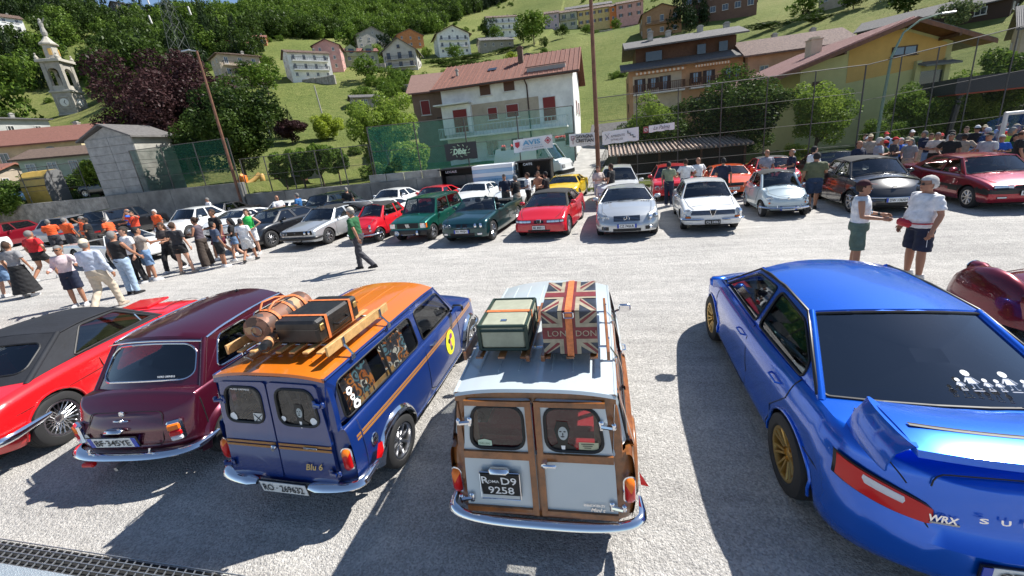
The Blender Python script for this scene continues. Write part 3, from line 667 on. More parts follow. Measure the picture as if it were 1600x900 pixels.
        for sg in segs:
            m = MB(); rows = []; N = len(sg)
            for i, (px, py) in enumerate(sg):
                a = Vector(sg[max(0, i-1)]); b = Vector(sg[min(N-1, i+1)]); t = (b-a).normalized(); nrm = Vector((-t.y, t.x))*(1 if end > 0 else -1)
                e = .55 if i in (0, N-1) else 1
                rows.append([(px+nrm.x*o*e, py+nrm.y*o*e, z+zz*e) for o, zz in ((-d*.5, -h/2), (d*.3, -h/2), (d*.8, -h*.25), (d, 0), (d*.8, h*.25), (d*.3, h/2), (-d*.5, h/2))])
            m.grid([q[::-1] if end < 0 else q for q in rows], True)
            for q in (rows[0], rows[-1]): m.add(q, [tuple(range(7))])
            m.build(name, mat, c.o, 45)
    def plate(c, txt, z, end=1, x=0, w=.52, h=.11, tilt=0, bg=None, fg=None, eu=True, out=.03, lines=None, name='number_plate'):
        p = c.at_end(end, x, z, out); s = 1 if end > 0 else -1; bg = bg or PLATE_W; fg = fg or BLACK_P
        ex = V3(-s, 0, 0); ey = V3(0, -s*sin(tilt), cos(tilt)); n = ex.cross(ey)
        def bx(name, cx, cz, ww, hh, th, mat, par):
            m = MB(); v = [p+ex*(cx+a*ww/2)+ey*(cz+b*hh/2)+n*(th if k else -.012) for k in (0, 1) for a, b in ((-1, -1), (1, -1), (1, 1), (-1, 1))]
            m.add(v, [(4, 5, 6, 7), (0, 1, 5, 4), (1, 2, 6, 5), (2, 3, 7, 6), (3, 0, 4, 7)]); return m.build(name, mat, par)
        o = bx(name, 0, 0, w+.012, h+.012, .0, TRIM, c.o); bx('plate_face', 0, 0, w, h, .004, bg, o)
        if eu: bx('blue_band', -w/2+.022, 0, .044, h, .006, EU_BLUE, o); bx('blue_band', w/2-.022, 0, .044, h, .006, EU_BLUE, o)
        if lines:
            for t_, cx, cz, hh in lines: text('lettering', t_, fg, o, p+ex*cx+ey*cz+n*.006, ex, ey, h=hh, bold=.012)
        elif txt: text('lettering', txt, fg, o, p+n*.007, ex, ey, w=w*(.74 if eu else .88), h=h*.66, bold=.012)
        return o
    def wipers(c, n=2):
        m = MB()
        for x in ((-.25, .3) if n == 2 else (0,)):
            a, b = c.FS(x, .06, 0)+V3(0, .02, .012), c.FS(x-.42, .14)+V3(0, .02, .014); m.tube([a, (a+b)/2+V3(0, .008, .004), b], .006, 5)
        m.build('wipers', TRIM, c.o)
    def patch_top(c, poly, mat, name, out=.003, tube=None):
        """outline drawn on the bonnet or boot through (x,y) points"""
        m = MB(); P = []
        for (a, b), (d, e) in zip(poly, poly[1:]):
            for k in range(6): P.append((a+(d-a)*k/6, b+(e-b)*k/6))
        P.append(poly[-1]); m.tube([(a, b, c.topz(a, b)+out) for a, b in P], tube or .0045, 5); return m.build(name, mat, c.o)
# ------------------------------------------------------------------ the near row, seen from behind
PINE = M('pine_timber', (.55, .32, .12), .5, var=(14, .35)); WOODP = M('varnished_ash_frame', (.25, .088, .022), .28, coat=.6, var=(9, .45))
LEATHER = M('orange_leather_strap', (.62, .17, .05), .5, var=(30, .3)); CASEB = M('black_case', (.016, .015, .015), .38, var=(20, .4), bump=(90, .2, .004))
MINI = dict(yf=1.57, yr=-1.74, w=.70, wb=2.138, R=.252, Ra=.30, low=[(-1.74, .36), (-1.35, .24), (0, .20), (1.3, .24), (1.6, .33)],
    belt=[(-1.74, .865), (-1.3, .875), (.6, .865), (.85, .84), (1.3, .78), (1.6, .68)], crown=[(-1.6, .0), (.6, .07), (1.0, .085), (1.6, .03)],
    fp=[(.3, .06), (.42, 0), (.6, .02), (.75, .06), (.85, .1)], rp=[(.36, .0), (.40, 0), (.865, .045)], nf=(.34, 2.6), nr=(.16, 2.9), bulge=.06,
    side=[(0, .03), (.2, .008), (.5, 0), (.85, .008), (.97, .02), (1, .035)], tub=.42, open=(.68, -1.66))
GH = dict(y=(.70, .34, -1.64, -1.695), top=[(-1.66, 1.305), (-1.0, 1.318), (0, 1.325), (.34, 1.31)], xt=.565, rc=.055, fb=.13, rb=.02, pk=.03, wr=.05,
    wins=[[(.585, .90), (.34, 1.25), (-.26, 1.255), (-.26, .90)], [(-.36, .905), (-.36, 1.25), (-1.56, 1.235), (-1.60, .91)]], rn=2.8, rear=0, pr=.014, sr=.008, gr=.012, fm=(.05, .07, .06))
def estate_rear(c, frame, roof_m, post=None):
    """back corners and two side-hinged doors with windows"""
    def RY(x, z): return c.ry(x, min(z, .865))+max(0, z-.865)*.095
    c.RY = RY; m = MB()
    for sg in (1, -1):
        rows = []
        for k in range(9):
            z = .85+(1.315-.85)*k/8; X = c.gx(-1.66, z); rows.append([(sg*x, RY(min(x, .5), z)+(.05 if x > X-.001 else (.008 if x > X-.03 else 0)), z) for x in (.40, .50, X-.03, X-.008, X)])
        m.grid(rows if sg < 0 else [q[::-1] for q in rows])
    m.grid([[(x, RY(.3, 1.255), 1.255), (x, RY(.3, 1.315)+.01, 1.32)] for x in (-.55, 0, .55)]); m.build('rear_panel', post or frame, c.o, 40)
    c.doors = []
    for sg in (1, -1):
        def P(x, z, o=.0): return (sg*x, RY(.2, z)-.014-o, z)
        outer = fillet([(.008, .405), (.535, .405), (.525, .80), (.475, 1.275), (.008, 1.285)], .03); hole = fillet([(.075, .915), (.465, .915), (.425, 1.235), (.075, 1.235)], .075, 6)
        tri = tessellate_polygon([[V3(a, b, 0) for a, b in lp] for lp in (outer, hole)]); allp = outer+hole
        m = MB(); m.add([P(*p) for p in allp], list(tri)); n = len(outer); rim = [P(*p) for p in outer]; m.grid([rim, [(p[0], p[1]+.03, p[2]) for p in rim]], True)
        d = m.build('rear_door', frame, c.o); c.doors.append(d)
        t2 = tessellate_polygon([[V3(a, b, 0) for a, b in hole]]); m = MB(); m.add([P(a, b, -.006) for a, b in hole], list(t2)); m.build('rear_window', GLASS_E, d)
        m = MB(); m.tube([P(a, b, .001) for a, b in hole], .012, 6, closed=True); m.build('seal', SEAL, d)
        for z in (.52, 1.12):
            m = MB(); x0 = .545 if z < 1 else .50; m.box((sg*(x0-.05), RY(.2, z)-.028, z), (.035, .02, .075), ch=.012); m.tube([(sg*(x0-.05), RY(.2, z)-.032, z), (sg*(x0+.02), RY(.2, z)-.045, z)], .016, 7)
            m.box((sg*(x0+.03), RY(.2, z)-.03, z), (.03, .03, .05), ch=.008); m.build('hinge', c.hinge, d, 40)
    return c
GLASS_E = see_through('estate_rear_glass', (.42, .44, .44), .7)
def stack_lamp(c, x, z, hi, lens=(AMB_L, RED_L), sz=(.07, .2)):
    for sg in (1, -1):
        m = MB(); m.m = 0; prof = rrect(-sz[0]/2-.01, sz[0]/2+.01, -sz[1]/2-.01, sz[1]/2+.01, sz[0]/2+.005, 6); p2 = rrect(-sz[0]/2, sz[0]/2, -sz[1]/2, sz[1]/2, sz[0]/2-.005, 6)
        y = c.ry(x, z); k = len(prof)
        m.grid([[(a, .03, b) for a, b in prof], [(a, -.02, b) for a, b in prof], [(a, -.022, b) for a, b in p2]], True)
        rows = [[(a*q, -.022-e, b*(q if q > .7 else q)) for a, b in p2] for q, e in ((1, 0), (.9, .02), (.6, .032), (.05, .038))]; b0 = len(m.f); m.m = 1; m.grid(rows, True)
        for i in range(b0, len(m.f)):
            zc = sum(m.v[j][2] for j in m.f[i])/len(m.f[i]); m.mi[i] = 1 if zc > hi else 2
        m.xf(Matrix.Translation((sg*x, y, z)) @ Matrix.Rotation(sg*.25, 4, 'Z')); m.build('tail_lamp', CHROME, c.o, 45, mats=[CHROME, lens[0], lens[1]])
def roof_rack(c, timber, y0, y1, half, zrise=.075, slats=5, rail_h=.07, hoops=True, inner=()):
    z = c.roofz(0, (y0+y1)/2)+zrise; r = []
    for sg in (1, -1):
        m = MB(); m.box((sg*half, (y0+y1)/2, z+.02), (.022, y0-y1, rail_h), ch=.003); m.build('rack_rail', timber, c.o)
    for x in inner: m = MB(); m.box((x, (y0+y1)/2, z+.0), (.028, y0-y1+.0, .05), ch=.003); m.build('rack_rail', timber, c.o)
    for k in range(slats):
        x = -half+.10+(2*half-.2)*k/(slats-1); m = MB(); m.box((x, (y0+y1)/2, z-.008), (.055, y0-y1-.05, .018), ch=.003); m.build('rack_slat', timber, c.o)
    for y in (y0-.15, y1+.2):
        m = MB(); X = c.gx(y, 1.3)+.01; zz = sm(y, c.g['top'])
        m.tube([(-X, y, zz), (-X-.012, y, zz+.03), (-half-.015, y, z-.02), (half+.015, y, z-.02), (X+.012, y, zz+.03), (X, y, zz)], .013, 7)
        for sg in (1, -1): m.box((sg*(X+.012), y, zz+.01), (.012, .045, .05)); m.box((sg*(half+.012), y, z+.01), (.01, .03, .09))
        m.build('rack_bar', CHROME, c.o, 40)
    return z+.003
def sticker(o, parent, ex, ey, pts, mat, name='sticker'):
    ex, ey = Vector(ex).normalized(), Vector(ey).normalized(); o = Vector(o); tri = tessellate_polygon([[V3(a, b, 0) for a, b in pts]])
    return mesh_obj(name, [o+ex*a+ey*b for a, b in pts], [tuple(t) for t in tri], mat, parent)
def oval(a, b, n=28): return [(a*cos(2*pi*k/n), b*sin(2*pi*k/n)) for k in range(n)]
def blob(r, seed, n=14): rr = random.Random(seed); return [(r*(.8+.35*rr.random())*cos(2*pi*k/n), r*(.8+.35*rr.random())*sin(2*pi*k/n)) for k in range(n)]
# ---- blue and orange estate
BLUE_N = paint('navy_blue_paint', (.005, .026, .15)); ORANGE = paint('burnt_orange_paint', (.55, .145, .008), 0, .3); GOLD = M('gold_stripe', (.36, .16, .035), .35, coat=.6)
GLASS_C = see_through('clear_car_glass', (.6, .62, .62), .7)
sp = dict(MINI, paint=BLUE_N)
c = Car(sp, 'estate_car', 'navy blue little estate car with orange roof, gold side stripes and a luggage rack', 'car', (-2.775, 3.93), -.3)
LOC_BLUE = c
c.shell(); c.hinge = BLUE_N; c.greenhouse(dict(GH, gutter=BLUE_N), roof=ORANGE, glass=GLASS_C); estate_rear(c, BLUE_N, ORANGE)
c.wheels('minilite', ALLOY, .175, .635); c.arches(CHROME, w=.045)
c.interior(.18, -.75, .28); c.mirrors(.58, .90, TRIM, (.16, .06, .10)); c.handle(-.12, .80); c.wipers()
c.line([(.66, .84), (.66, .30), (.60, .27)]); c.line([(-.31, .865), (-.31, .32), (-.18, .25), (.6, .25)])
c.line([(-1.52, .86), (-1.52, .40)], name='body_seam', mat=BLUE_N, r=.008)
for z0 in (.690, .722): c.strip(-1.62, 1.35, z0, z0+.022, GOLD, 'gold_stripe', .003)
for d, sg in zip(c.doors, (1, -1)):
    for z0 in (.690, .722): m = MB(); m.box((sg*.27, c.RY(.2, z0)-.017, z0+.011), (.51, .004, .022)); m.build('gold_stripe', GOLD, d)
text('lettering', 'Blu 6', M('gold_print', (.62, .42, .14), .4), c.o, (.33, c.RY(.2, .56)-.019, .55), (1, 0, .08), (0, .09, 1), w=.17, shear=.3, bold=.015)
m = MB(); m.box((-.02, c.RY(0, .69)-.035, .72), (.05, .02, .03), ch=.008); m.lathe([(.001, -.03), (.016, -.03), (.016, 0)], 10, 'y', (-.02, c.RY(0, .69)-.02, .705)); m.build('door_handle', CHROME, c.o, 40)
m = MB(); m.box((.33, c.RY(0, .7)-.024, .722), (.13, .006, .018), ch=.003); m.build('badge', CHROME, c.o)
stack_lamp(c, .612, .60, .04)
c.bumper(.37, .075, -1, out=.045, gap=.26, wrap=.16, d=.05)
c.bumper(.38, .07, 1, out=.03)
c.plate('RO · 269632', .335, -1, w=.46, h=.115, tilt=-.10, eu=False, out=.05)
for x, mt in ((-.40, RED_L), (.40, WHT_L)): m = MB(); m.box((x, -1.72, .315), (.13, .05, .045), ch=.012); m.build('fog_lamp', mt, c.o)
m = MB(); p = [(c.sx(y, z)+.005, y, z) for y, z in [(-1.40+.04*cos(2*pi*k/16), .56+.055*sin(2*pi*k/16)) for k in range(16)]]; m.tube(p, .006, 5, closed=True); m.build('fuel_filler', CHROME, c.o)
m = MB(); m.lathe([(.035, .0), (.042, .02), (.03, .03), (.001, .032)], 14, 'x', (c.sx(-1.40, .56)-.01, -1.40, .56)); m.build('fuel_cap', CHROME, c.o, 40)
m = MB(); m.add([(.715, -1.42, .53), (.73, -1.50, .44), (.735, -1.44, .40), (.725, -1.38, .42), (.715, -1.36, .50)], [(0, 1, 2, 3, 4), (4, 3, 2, 1, 0)]); m.build('mud_flap', RED_L, c.o)
c.strip(-.7, .7, .205, .222, CHROME, 'sill_trim', .012)
# patterned curtains behind the side glass
def curtain_mat():
    m = bpy.data.materials.new('retro_curtain'); m.use_nodes = True; t = m.node_tree; b = t.nodes['Principled BSDF']; b.inputs['Roughness'].default_value = .8
    tc = t.nodes.new('ShaderNodeTexCoord'); v = t.nodes.new('ShaderNodeTexVoronoi'); v.inputs['Scale'].default_value = 13; t.links.new(tc.outputs['Object'], v.inputs['Vector'])
    w = t.nodes.new('ShaderNodeMath'); w.operation = 'MULTIPLY'; w.inputs[1].default_value = 17; t.links.new(v.outputs['Distance'], w.inputs[0])
    s = t.nodes.new('ShaderNodeMath'); s.operation = 'SINE'; t.links.new(w.outputs[0], s.inputs[0]); g = t.nodes.new('ShaderNodeMath'); g.operation = 'GREATER_THAN'; g.inputs[1].default_value = .1; t.links.new(s.outputs[0], g.inputs[0])
    r = t.nodes.new('ShaderNodeValToRGB'); r.color_ramp.interpolation = 'CONSTANT'
    for i, (p, cc) in enumerate([(0, (.6, .2, .03)), (.3, (.75, .7, .6)), (.5, (.12, .25, .3)), (.66, (.45, .12, .02)), (.8, (.03, .03, .04))]):
        e = r.color_ramp.elements[i] if i < 2 else r.color_ramp.elements.new(p); e.position = p; e.color = (*cc, 1)
    sp_ = t.nodes.new('ShaderNodeSeparateColor'); t.links.new(v.outputs['Color'], sp_.inputs[0]); t.links.new(sp_.outputs[0], r.inputs[0])
    mx = t.nodes.new('ShaderNodeMix'); mx.data_type = 'RGBA'; mx.inputs[7].default_value = (.05, .04, .04, 1); t.links.new(g.outputs[0], mx.inputs[0]); t.links.new(r.outputs[0], mx.inputs[6]); t.links.new(mx.outputs[2], b.inputs['Base Color']); return m
CUR = curtain_mat()
for sg in (1, -1):
    for a, b in ((-1.50, -1.12), (-.95, -.52)):
        m = MB(); rows = []
        for k in range(19): y = a+(b-a)*k/18; rows.append([(sg*(c.gx(y, z)-.035-.012*sin(k*1.9)), y, z) for z in (.89, 1.0, 1.1, 1.245)])
        m.grid(rows); m.build('curtain', CUR, c.o, 80)
    m = MB(); m.tube([(sg*(c.gx(-.93, z)+.002), -.93, z) for z in (.91, 1.24)], .012, 6); m.build('window_divider', TRIM, c.o)
    m = MB(); rows = [[(sg*(c.gx(y, z)-.03), y, z) for z in (.89, .945)] for y in (-1.5, -1.2, -.8)]; m.grid(rows); m.build('parcel_shelf', PINE, c.o)
X = lambda y, z: c.gx(y, z)+.004
for i, (y, z, r) in enumerate([(-1.47, 1.10, .035), (-1.46, 1.03, .028), (-1.44, .955, .042)]):
    sticker((X(y, z), y, z), c.o, (0, 1, 0), (-.25, 0, 1), blob(r, i), WHITE_P); sticker((X(y, z)+.002, y, z), c.o, (0, 1, 0), (-.25, 0, 1), oval(r*.45, r*.3), BLACK_P)
YEL = M('yellow_sticker', (.82, .78, .02), .4)
for sg in (1, -1):
    p = V3(sg*(c.sx(.32, .57)+.006), .32, .57); sticker(p, c.o, (0, sg, 0), (0, 0, 1), oval(.13, .165), YEL)
    for (a, b, ra, rb_, cc) in ((.03, .07, .045, .04, (.25, .04, .22)), (-.03, .03, .03, .035, (.03, .015, .01)), (0, -.03, .03, .06, (.55, .22, .2)), (.01, -.09, .035, .035, (.05, .12, .12))):
        sticker(p+V3(sg*.002, sg*a, b), c.o, (0, sg, 0), (0, 0, 1), [(q[0]*1.0, q[1]*rb_/ra) for q in blob(ra, int(a*999)+3)], M('sticker_ink_%.2f' % cc[0], cc))
def face_print(o, parent, ex, ey, s):
    ex, ey = Vector(ex).normalized(), Vector(ey).normalized(); n = ex.cross(ey); o = Vector(o); lt = M('print_grey', (.38, .42, .42), .5)
    sticker(o, parent, ex, ey, [(-.09*s, -.13*s), (.09*s, -.13*s), (.085*s, -.07*s), (.03*s, -.04*s), (.05*s, .06*s), (.035*s, .12*s), (-.035*s, .125*s), (-.055*s, .06*s), (-.035*s, -.04*s), (-.085*s, -.07*s)], BLACK_P, 'portrait_print')
    sticker(o+n*.002, parent, ex, ey, [(p[0]*s+.003, p[1]*s+.035*s) for p in oval(.032, .05)], lt, 'portrait_print')
    for (a, b, w, h) in ((-.013, .05, .009, .005), (.015, .05, .009, .005), (0, .012, .014, .005), (.002, .03, .004, .012)): sticker(o+n*.004+ex*a*s+ey*b*s, parent, ex, ey, oval(w*s, h*s, 10), BLACK_P, 'portrait_print')
    sticker(o+n*.003+ey*(-.085*s), parent, ex, ey, [(-.014*s, .03*s), (.014*s, .03*s), (.008*s, -.04*s), (-.008*s, -.04*s)], WHITE_P, 'portrait_print')
ey_ = (0, .095, 1)
def rs(x, z, o=.0): return V3(x, c.RY(.2, z)-.0125-o, z)
text('window_print', 'HORO ORPHEUS', WHITE_P, c.doors[1], rs(-.27, 1.215), (1, 0, 0), ey_, w=.2, bold=.02)
sticker(rs(-.40, .955), c.doors[1], (1, 0, 0), ey_, blob(.04, 4), WHITE_P); sticker(rs(-.14, .955), c.doors[1], (1, 0, 0), ey_, [(-.05, -.04), (.05, -.04), (.05, .045), (-.05, .045)], M('paper', (.62, .62, .6), .7))
m = MB(); m.tube([rs(-.18, .92, .003), rs(-.10, .99, .003)], .003, 4); m.tube([rs(-.10, .92, .003), rs(-.18, .99, .003)], .003, 4); m.build('sticker_cross', BLACK_P, c.doors[1])
sticker(rs(.11, .965), c.doors[0], (1, 0, 0), ey_, blob(.026, 5), WHITE_P); sticker(rs(.40, .955), c.doors[0], (1, 0, 0), ey_, blob(.034, 6), WHITE_P)
face_print(rs(.275, 1.0), c.doors[0], (1, 0, 0), ey_, .85)
m = MB()
for k in range(7): x = -.35+k*.115; m.tube([(x+.012*sin(k), -1.50, 1.24), (x-.01, -1.50, 1.08), (x+.02*cos(k*2), -1.5, .9)], .014, 6)
m.build('tassel_curtain', M('grey_cloth', (.25, .24, .24), .9), c.o)
m = MB()
for x in (-.3, -.1, .1, .3): m.tube([(x, y, c.roofz(x, y)+.001) for y in [.25-.09*k for k in range(20)]], .006, 5)
m.build('roof_rib', ORANGE, c.o, 60)
zr = roof_rack(c, PINE, -.58, -1.50, .505, slats=7, rail_h=.085)
# luggage lying on the rack
def place(p, lx, ly, lz, extra=0):
    q = p.o; p_ = Matrix.Rotation(q.rotation_euler.z, 4, 'Z') @ V3(lx, ly, lz); return (q.location.x+p_.x, q.location.y+p_.y, p_.z), q.rotation_euler.z+extra
def straps(o, xs, w, h, d, mat, name='strap'):
    for x in xs:
        m = MB(); m.grid([[(x-.016, a, b), (x+.016, a, b)] for a, b in ((-d/2-.006, 0), (-d/2-.006, h+.005), (d/2+.006, h+.005), (d/2+.006, 0))]); so = m.build(name, mat, o)
L, rz = place(c, .13, -1.08, zr+.012, pi/2+.03)
t = thing('suitcase', 'black hard suitcase with two orange straps lying on the timber rack of the blue estate', 'suitcase', L, rz)
m = MB(); m.box((0, 0, .11), (.60, .42, .21), ch=.022); m.build('case_body', CASEB, t)
m = MB(); m.grid([[(.302*cos(a) if 0 else x, y, .135) for x, y in ((-.303, -.213), (.303, -.213), (.303, .213), (-.303, .213))], [(x, y, .141) for x, y in ((-.303, -.213), (.303, -.213), (.303, .213), (-.303, .213))]], True); m.build('lid_seam', M('steel_dark', (.12, .12, .12), .4, 1), t)
straps(t, (-.17, .17), .6, .215, .42, LEATHER)
for x in (-.24, .24): m = MB(); m.box((x, -.215, .14), (.05, .015, .06), ch=.006); m.build('clasp', M('brass', (.65, .45, .18), .3, 1), t)
m = MB(); m.tube([(-.09, -.213, .1), (-.08, -.25, .09), (.08, -.25, .09), (.09, -.213, .1)], .011, 6); m.build('carry_handle', CASEB, t, 60)
L, rz = place(c, -.31, -1.06, zr+.012, .12)
def patch_mat():
    m = bpy.data.materials.new('patchwork_leather'); m.use_nodes = True; t = m.node_tree; b = t.nodes['Principled BSDF']; b.inputs['Roughness'].default_value = .55
    tc = t.nodes.new('ShaderNodeTexCoord'); v = t.nodes.new('ShaderNodeTexVoronoi'); v.inputs['Scale'].default_value = 9; v.distance = 'CHEBYCHEV'; t.links.new(tc.outputs['Object'], v.inputs['Vector'])
    r = t.nodes.new('ShaderNodeValToRGB'); r.color_ramp.interpolation = 'CONSTANT'
    for i, (p, cc) in enumerate([(0, (.20, .085, .05)), (.35, (.30, .14, .085)), (.6, (.09, .045, .03)), (.8, (.40, .25, .13)), (.93, (.06, .05, .05))]):
        e = r.color_ramp.elements[i] if i < 2 else r.color_ramp.elements.new(p); e.position = p; e.color = (*cc, 1)
    s = t.nodes.new('ShaderNodeSeparateColor'); t.links.new(v.outputs['Color'], s.inputs[0]); t.links.new(s.outputs[0], r.inputs[0]); t.links.new(r.outputs[0], b.inputs['Base Color']); return m
PATCH = patch_mat()
t = thing('duffel_bag', 'brown patchwork barrel bag with orange straps lying on the timber rack of the blue estate', 'bag', L, rz); t.scale = (.86, .86, .86)
m = MB(); rows = []
for k in range(13):
    y = -.36+.72*k/12; e = .152*(1-.05*abs(cos(k*1.3))) if 0 < k < 12 else .145
    rows.append([((e*cos(a)*1.05), y, .15+e*sin(a)*(1.0 if sin(a) > 0 else .92)) for a in [2*pi*j/20 for j in range(20)]])
rows = [[(0, -.365, .15)]*20]+[[(p[0]*.9, -.365, .15+(p[2]-.15)*.9) for p in rows[0]]]+rows+[[(p[0]*.9, .365, .15+(p[2]-.15)*.9) for p in rows[-1]]]+[[(0, .365, .15)]*20]
m.grid(rows, True); m.build('bag_body', PATCH, t, 50)
for y in (-.2, .02, .22): m = MB(); m.grid([[(.162*cos(a)*1.05, y+d, .15+.157*sin(a)) for a in [2*pi*j/24 for j in range(24)]] for d in (-.018, .018)], True); m.build('strap', LEATHER, t)
for s in (1, -1): m = MB(); m.tube([(s*.05, -.2, .30), (s*.07, -.12, .36), (s*.06, .05, .35), (s*.05, .2, .30)], .011, 6); m.build('carry_handle', LEATHER, t, 60)
m = MB(); m.lathe([(.055, -.0), (.062, -.008), (.055, -.014)], 24, 'y', (0, -.366, .14)); m.build('end_badge', M('antique_silver', (.35, .3, .27), .4, .8), t, 60)
L, rz = place(c, -.12, -1.40, zr+.03, .5)
t = thing('rolled_umbrella', 'short rolled black umbrella with tan band beside the black suitcase on the rack', 'umbrella', L, rz)
m = MB(); m.tube([(0, -.18, .03), (0, -.17, .045), (0, .05, .045), (0, .2, .035)], [.02, .045, .04, .012], 10); m.build('rolled_canopy', CASEB, t, 50)
m = MB(); m.tube([(0, -.10, .045), (0, -.03, .044)], .047, 10); m.build('band', M('tan_leather', (.5, .26, .12), .5), t, 50)
# ---- white and timber estate
WHITE = paint('pale_grey_white_paint', (.46, .52, .55), 0, .3)
sp = dict(MINI, paint=WHITE)
c = Car(sp, 'woody_estate_car', 'pale grey little estate car with varnished timber frame and two trunks on its roof', 'car', (-.62, 3.86), 2.2)
WBODY = lambda y, z, x, top: 1 if (y < -1.56 and not top) else 0
c.shell(mats=[WHITE, WOODP], band=WBODY); c.hinge = CHROME; c.greenhouse(dict(GH, rc=.05, gutter=WHITE), roof=WHITE, glass=GLASS_C); estate_rear(c, WHITE, WHITE, WOODP)
c.wheels('minilite', ALLOY, .165, .63); c.arches(TRIM, r=.012); c.interior(.18, -.75, .28); c.mirrors(.58, .90, CHROME, (.14, .05, .10)); c.handle(-.12, .80)
c.line([(-.31, .865), (-.31, .32), (-.18, .25), (.6, .25)]); stack_lamp(c, .612, .60, .01)
m = MB(); m.box((0, -.1, .62), (1.1, 1.3, .35)); m.box((0, -1.25, .66), (1.0, .5, .2), ch=.05); m.box((0, -.9, .95), (1.05, .12, .36), ch=.04); m.box((0, -1.5, .90), (1.02, .05, .10), ch=.02); m.box((.3, .1, .95), (.42, .14, .5), ch=.04); m.box((-.3, .1, .95), (.42, .14, .5), ch=.04); m.build('red_upholstery', M('red_trim', (.62, .012, .03), .7), c.o)
for sg, d in ((1, c.doors[0]), (-1, c.doors[1])):
    def wb(x0, x1, z0, z1, skew=0):
        m = MB(); v = [(sg*(x+(skew if zz == z1 else 0)), c.RY(.2, zz)-.016-o, zz) for o in (0, .016) for x, zz in ((x0, z0), (x1, z0), (x1, z1), (x0, z1))]; m.add(v, [(4, 5, 6, 7), (0, 1, 5, 4), (1, 2, 6, 5), (2, 3, 7, 6), (3, 0, 4, 7)]); m.build('timber_strip', WOODP, d)
    wb(.010, .052, .405, 1.283); wb(.052, .535, .407, .452); wb(.052, .519, .84, .895); wb(.052, .478, 1.245, 1.281)
for sg in (1, -1):
    def sb(y0, y1, z0, z1, n=8):
        m = MB(); rows = []
        for k in range(n+1):
            y = y0+(y1-y0)*k/n; P = lambda z: (c.sx(y, z) if z < .865 else c.gx(y, z)); rows.append([(sg*(P(z)+o), y, z) for z, o in ((z0, 0), (z0, .016), ((z0+z1)/2, .017), (z1, .016), (z1, 0))])
        m.grid(rows if sg > 0 else [q[::-1] for q in rows]); m.build('timber_strip', WOODP, c.o)
    sb(-1.56, -.34, .845, .895, 14); sb(-1.52, -.36, 1.245, 1.285, 10); sb(-.40, -.35, .42, 1.28, 2); sb(-1.55, -1.50, .44, 1.27, 2); sb(-.98, -.93, .895, 1.25, 2)
    m = MB(); m.tube([(sg*(c.sx(y, z)+.012), y, z) for y, z in [(-1.07+.35*cos(a), .252+.35*sin(a)) for a in [.15+2.84*k/16 for k in range(17)]]], .022, 8); m.build('timber_arch', WOODP, c.o, 50)
c.bumper(.35, .065, -1, out=.055, wrap=.12, d=.035); c.bumper(.38, .07, 1, out=.03)
PX, PZ = -.27, .645
c.plate('', PZ, -1, x=PX, w=.275, h=.2, tilt=-.09, bg=BLACK_P, fg=M('plate_ink_white', (.75, .76, .76), .4), eu=False, out=.035, lines=[('R', -.105, .047, .068), ('ROMA', -.055, .037, .026), ('D9', .065, .045, .07), ('9258', 0, -.047, .07)])
m = MB(); m.tube([V3(a, c.RY(.2, .645)-.046, .645)+V3(0, b*.09, b) for a, b in [(PX+q[0], q[1]) for q in rrect(-.142, .142, -.105, .105, .006, 2)]], .005, 5, closed=True); m.build('plate_frame', CHROME, c.o)
m = MB(); m.box((PX, c.RY(.2, .78)-.05, .765), (.15, .06, .045), ch=.018); m.build('plate_lamp', CHROME, c.o, 40)
m = MB(); m.lathe([(.001, -.035), (.022, -.03), (.026, 0)], 12, 'y', (.055, c.RY(.2, .83)-.03, .828)); m.box((.09, c.RY(.2, .83)-.06, .83), (.1, .02, .028), ch=.01); m.build('door_handle', CHROME, c.o, 40)
text('badge', 'INNOCENTI', CHROME, c.o, (.375, c.RY(.2, .52)-.018, .515), (1, 0, 0), ey_, w=.14, bold=.02, ext=.006); text('badge', 'Mini t', CHROME, c.o, (.40, c.RY(.2, .49)-.018, .48), (1, 0, 0), ey_, w=.10, bold=.02, ext=.006, shear=.3)
face_print(rs(.19, 1.01), c.doors[0], (1, 0, 0), ey_, 1.0)
sticker(rs(.36, .955), c.doors[0], (1, 0, 0), ey_, [(-.065, -.028), (.065, -.028), (.065, .028), (-.065, .028)], M('cream_sticker', (.45, .45, .30), .6))
for k in range(3): sticker(rs(.35, .97-.014*k, .002), c.doors[0], (1, 0, 0), ey_, [(-.04+.01*k, -.002), (.045-.01*k, -.002), (.045-.01*k, .003), (-.04+.01*k, .003)], BLACK_P, 'sticker_print')
sticker(rs(-.36, .95), c.doors[1], (1, 0, 0), ey_, [(-.05, -.022), (.05, -.022), (.05, .018), (0, .03), (-.05, .018)], M('mint_sticker', (.5, .62, .48), .6)); text('sticker_print', 'WELLERS', M('green_ink', (.02, .12, .05)), c.doors[1], rs(-.36, .948, .002), (1, 0, 0), ey_, w=.08)
m = MB(); m.add([(.705, -1.45, .52), (.765, -1.52, .46), (.715, -1.45, .40)], [(0, 1, 2), (2, 1, 0)]); m.build('mud_flap', RED_L, c.o)
m = MB()
for x in (-.42, -.27, -.12, .12, .27, .42): m.tube([(x, y, c.roofz(x, y)+.001) for y in [.27-.09*k for k in range(20)]], .006, 5)
m.build('roof_rib', WHITE, c.o, 60)
zr = roof_rack(c, WOODP, -.46, -1.42, .52, slats=6, inner=(-.05, .06))
CREAM = M('cream_canvas', (.31, .32, .24), .7, var=(12, .15), bump=(150, .2, .003)); DGR = M('dark_green_leather', (.02, .04, .03), .45)
L, rz = place(c, -.24, -1.07, zr+.01, 0)
t = thing('suitcase', 'cream canvas suitcase with dark green edges and one orange strap on the timber roof rack', 'suitcase', L, rz)
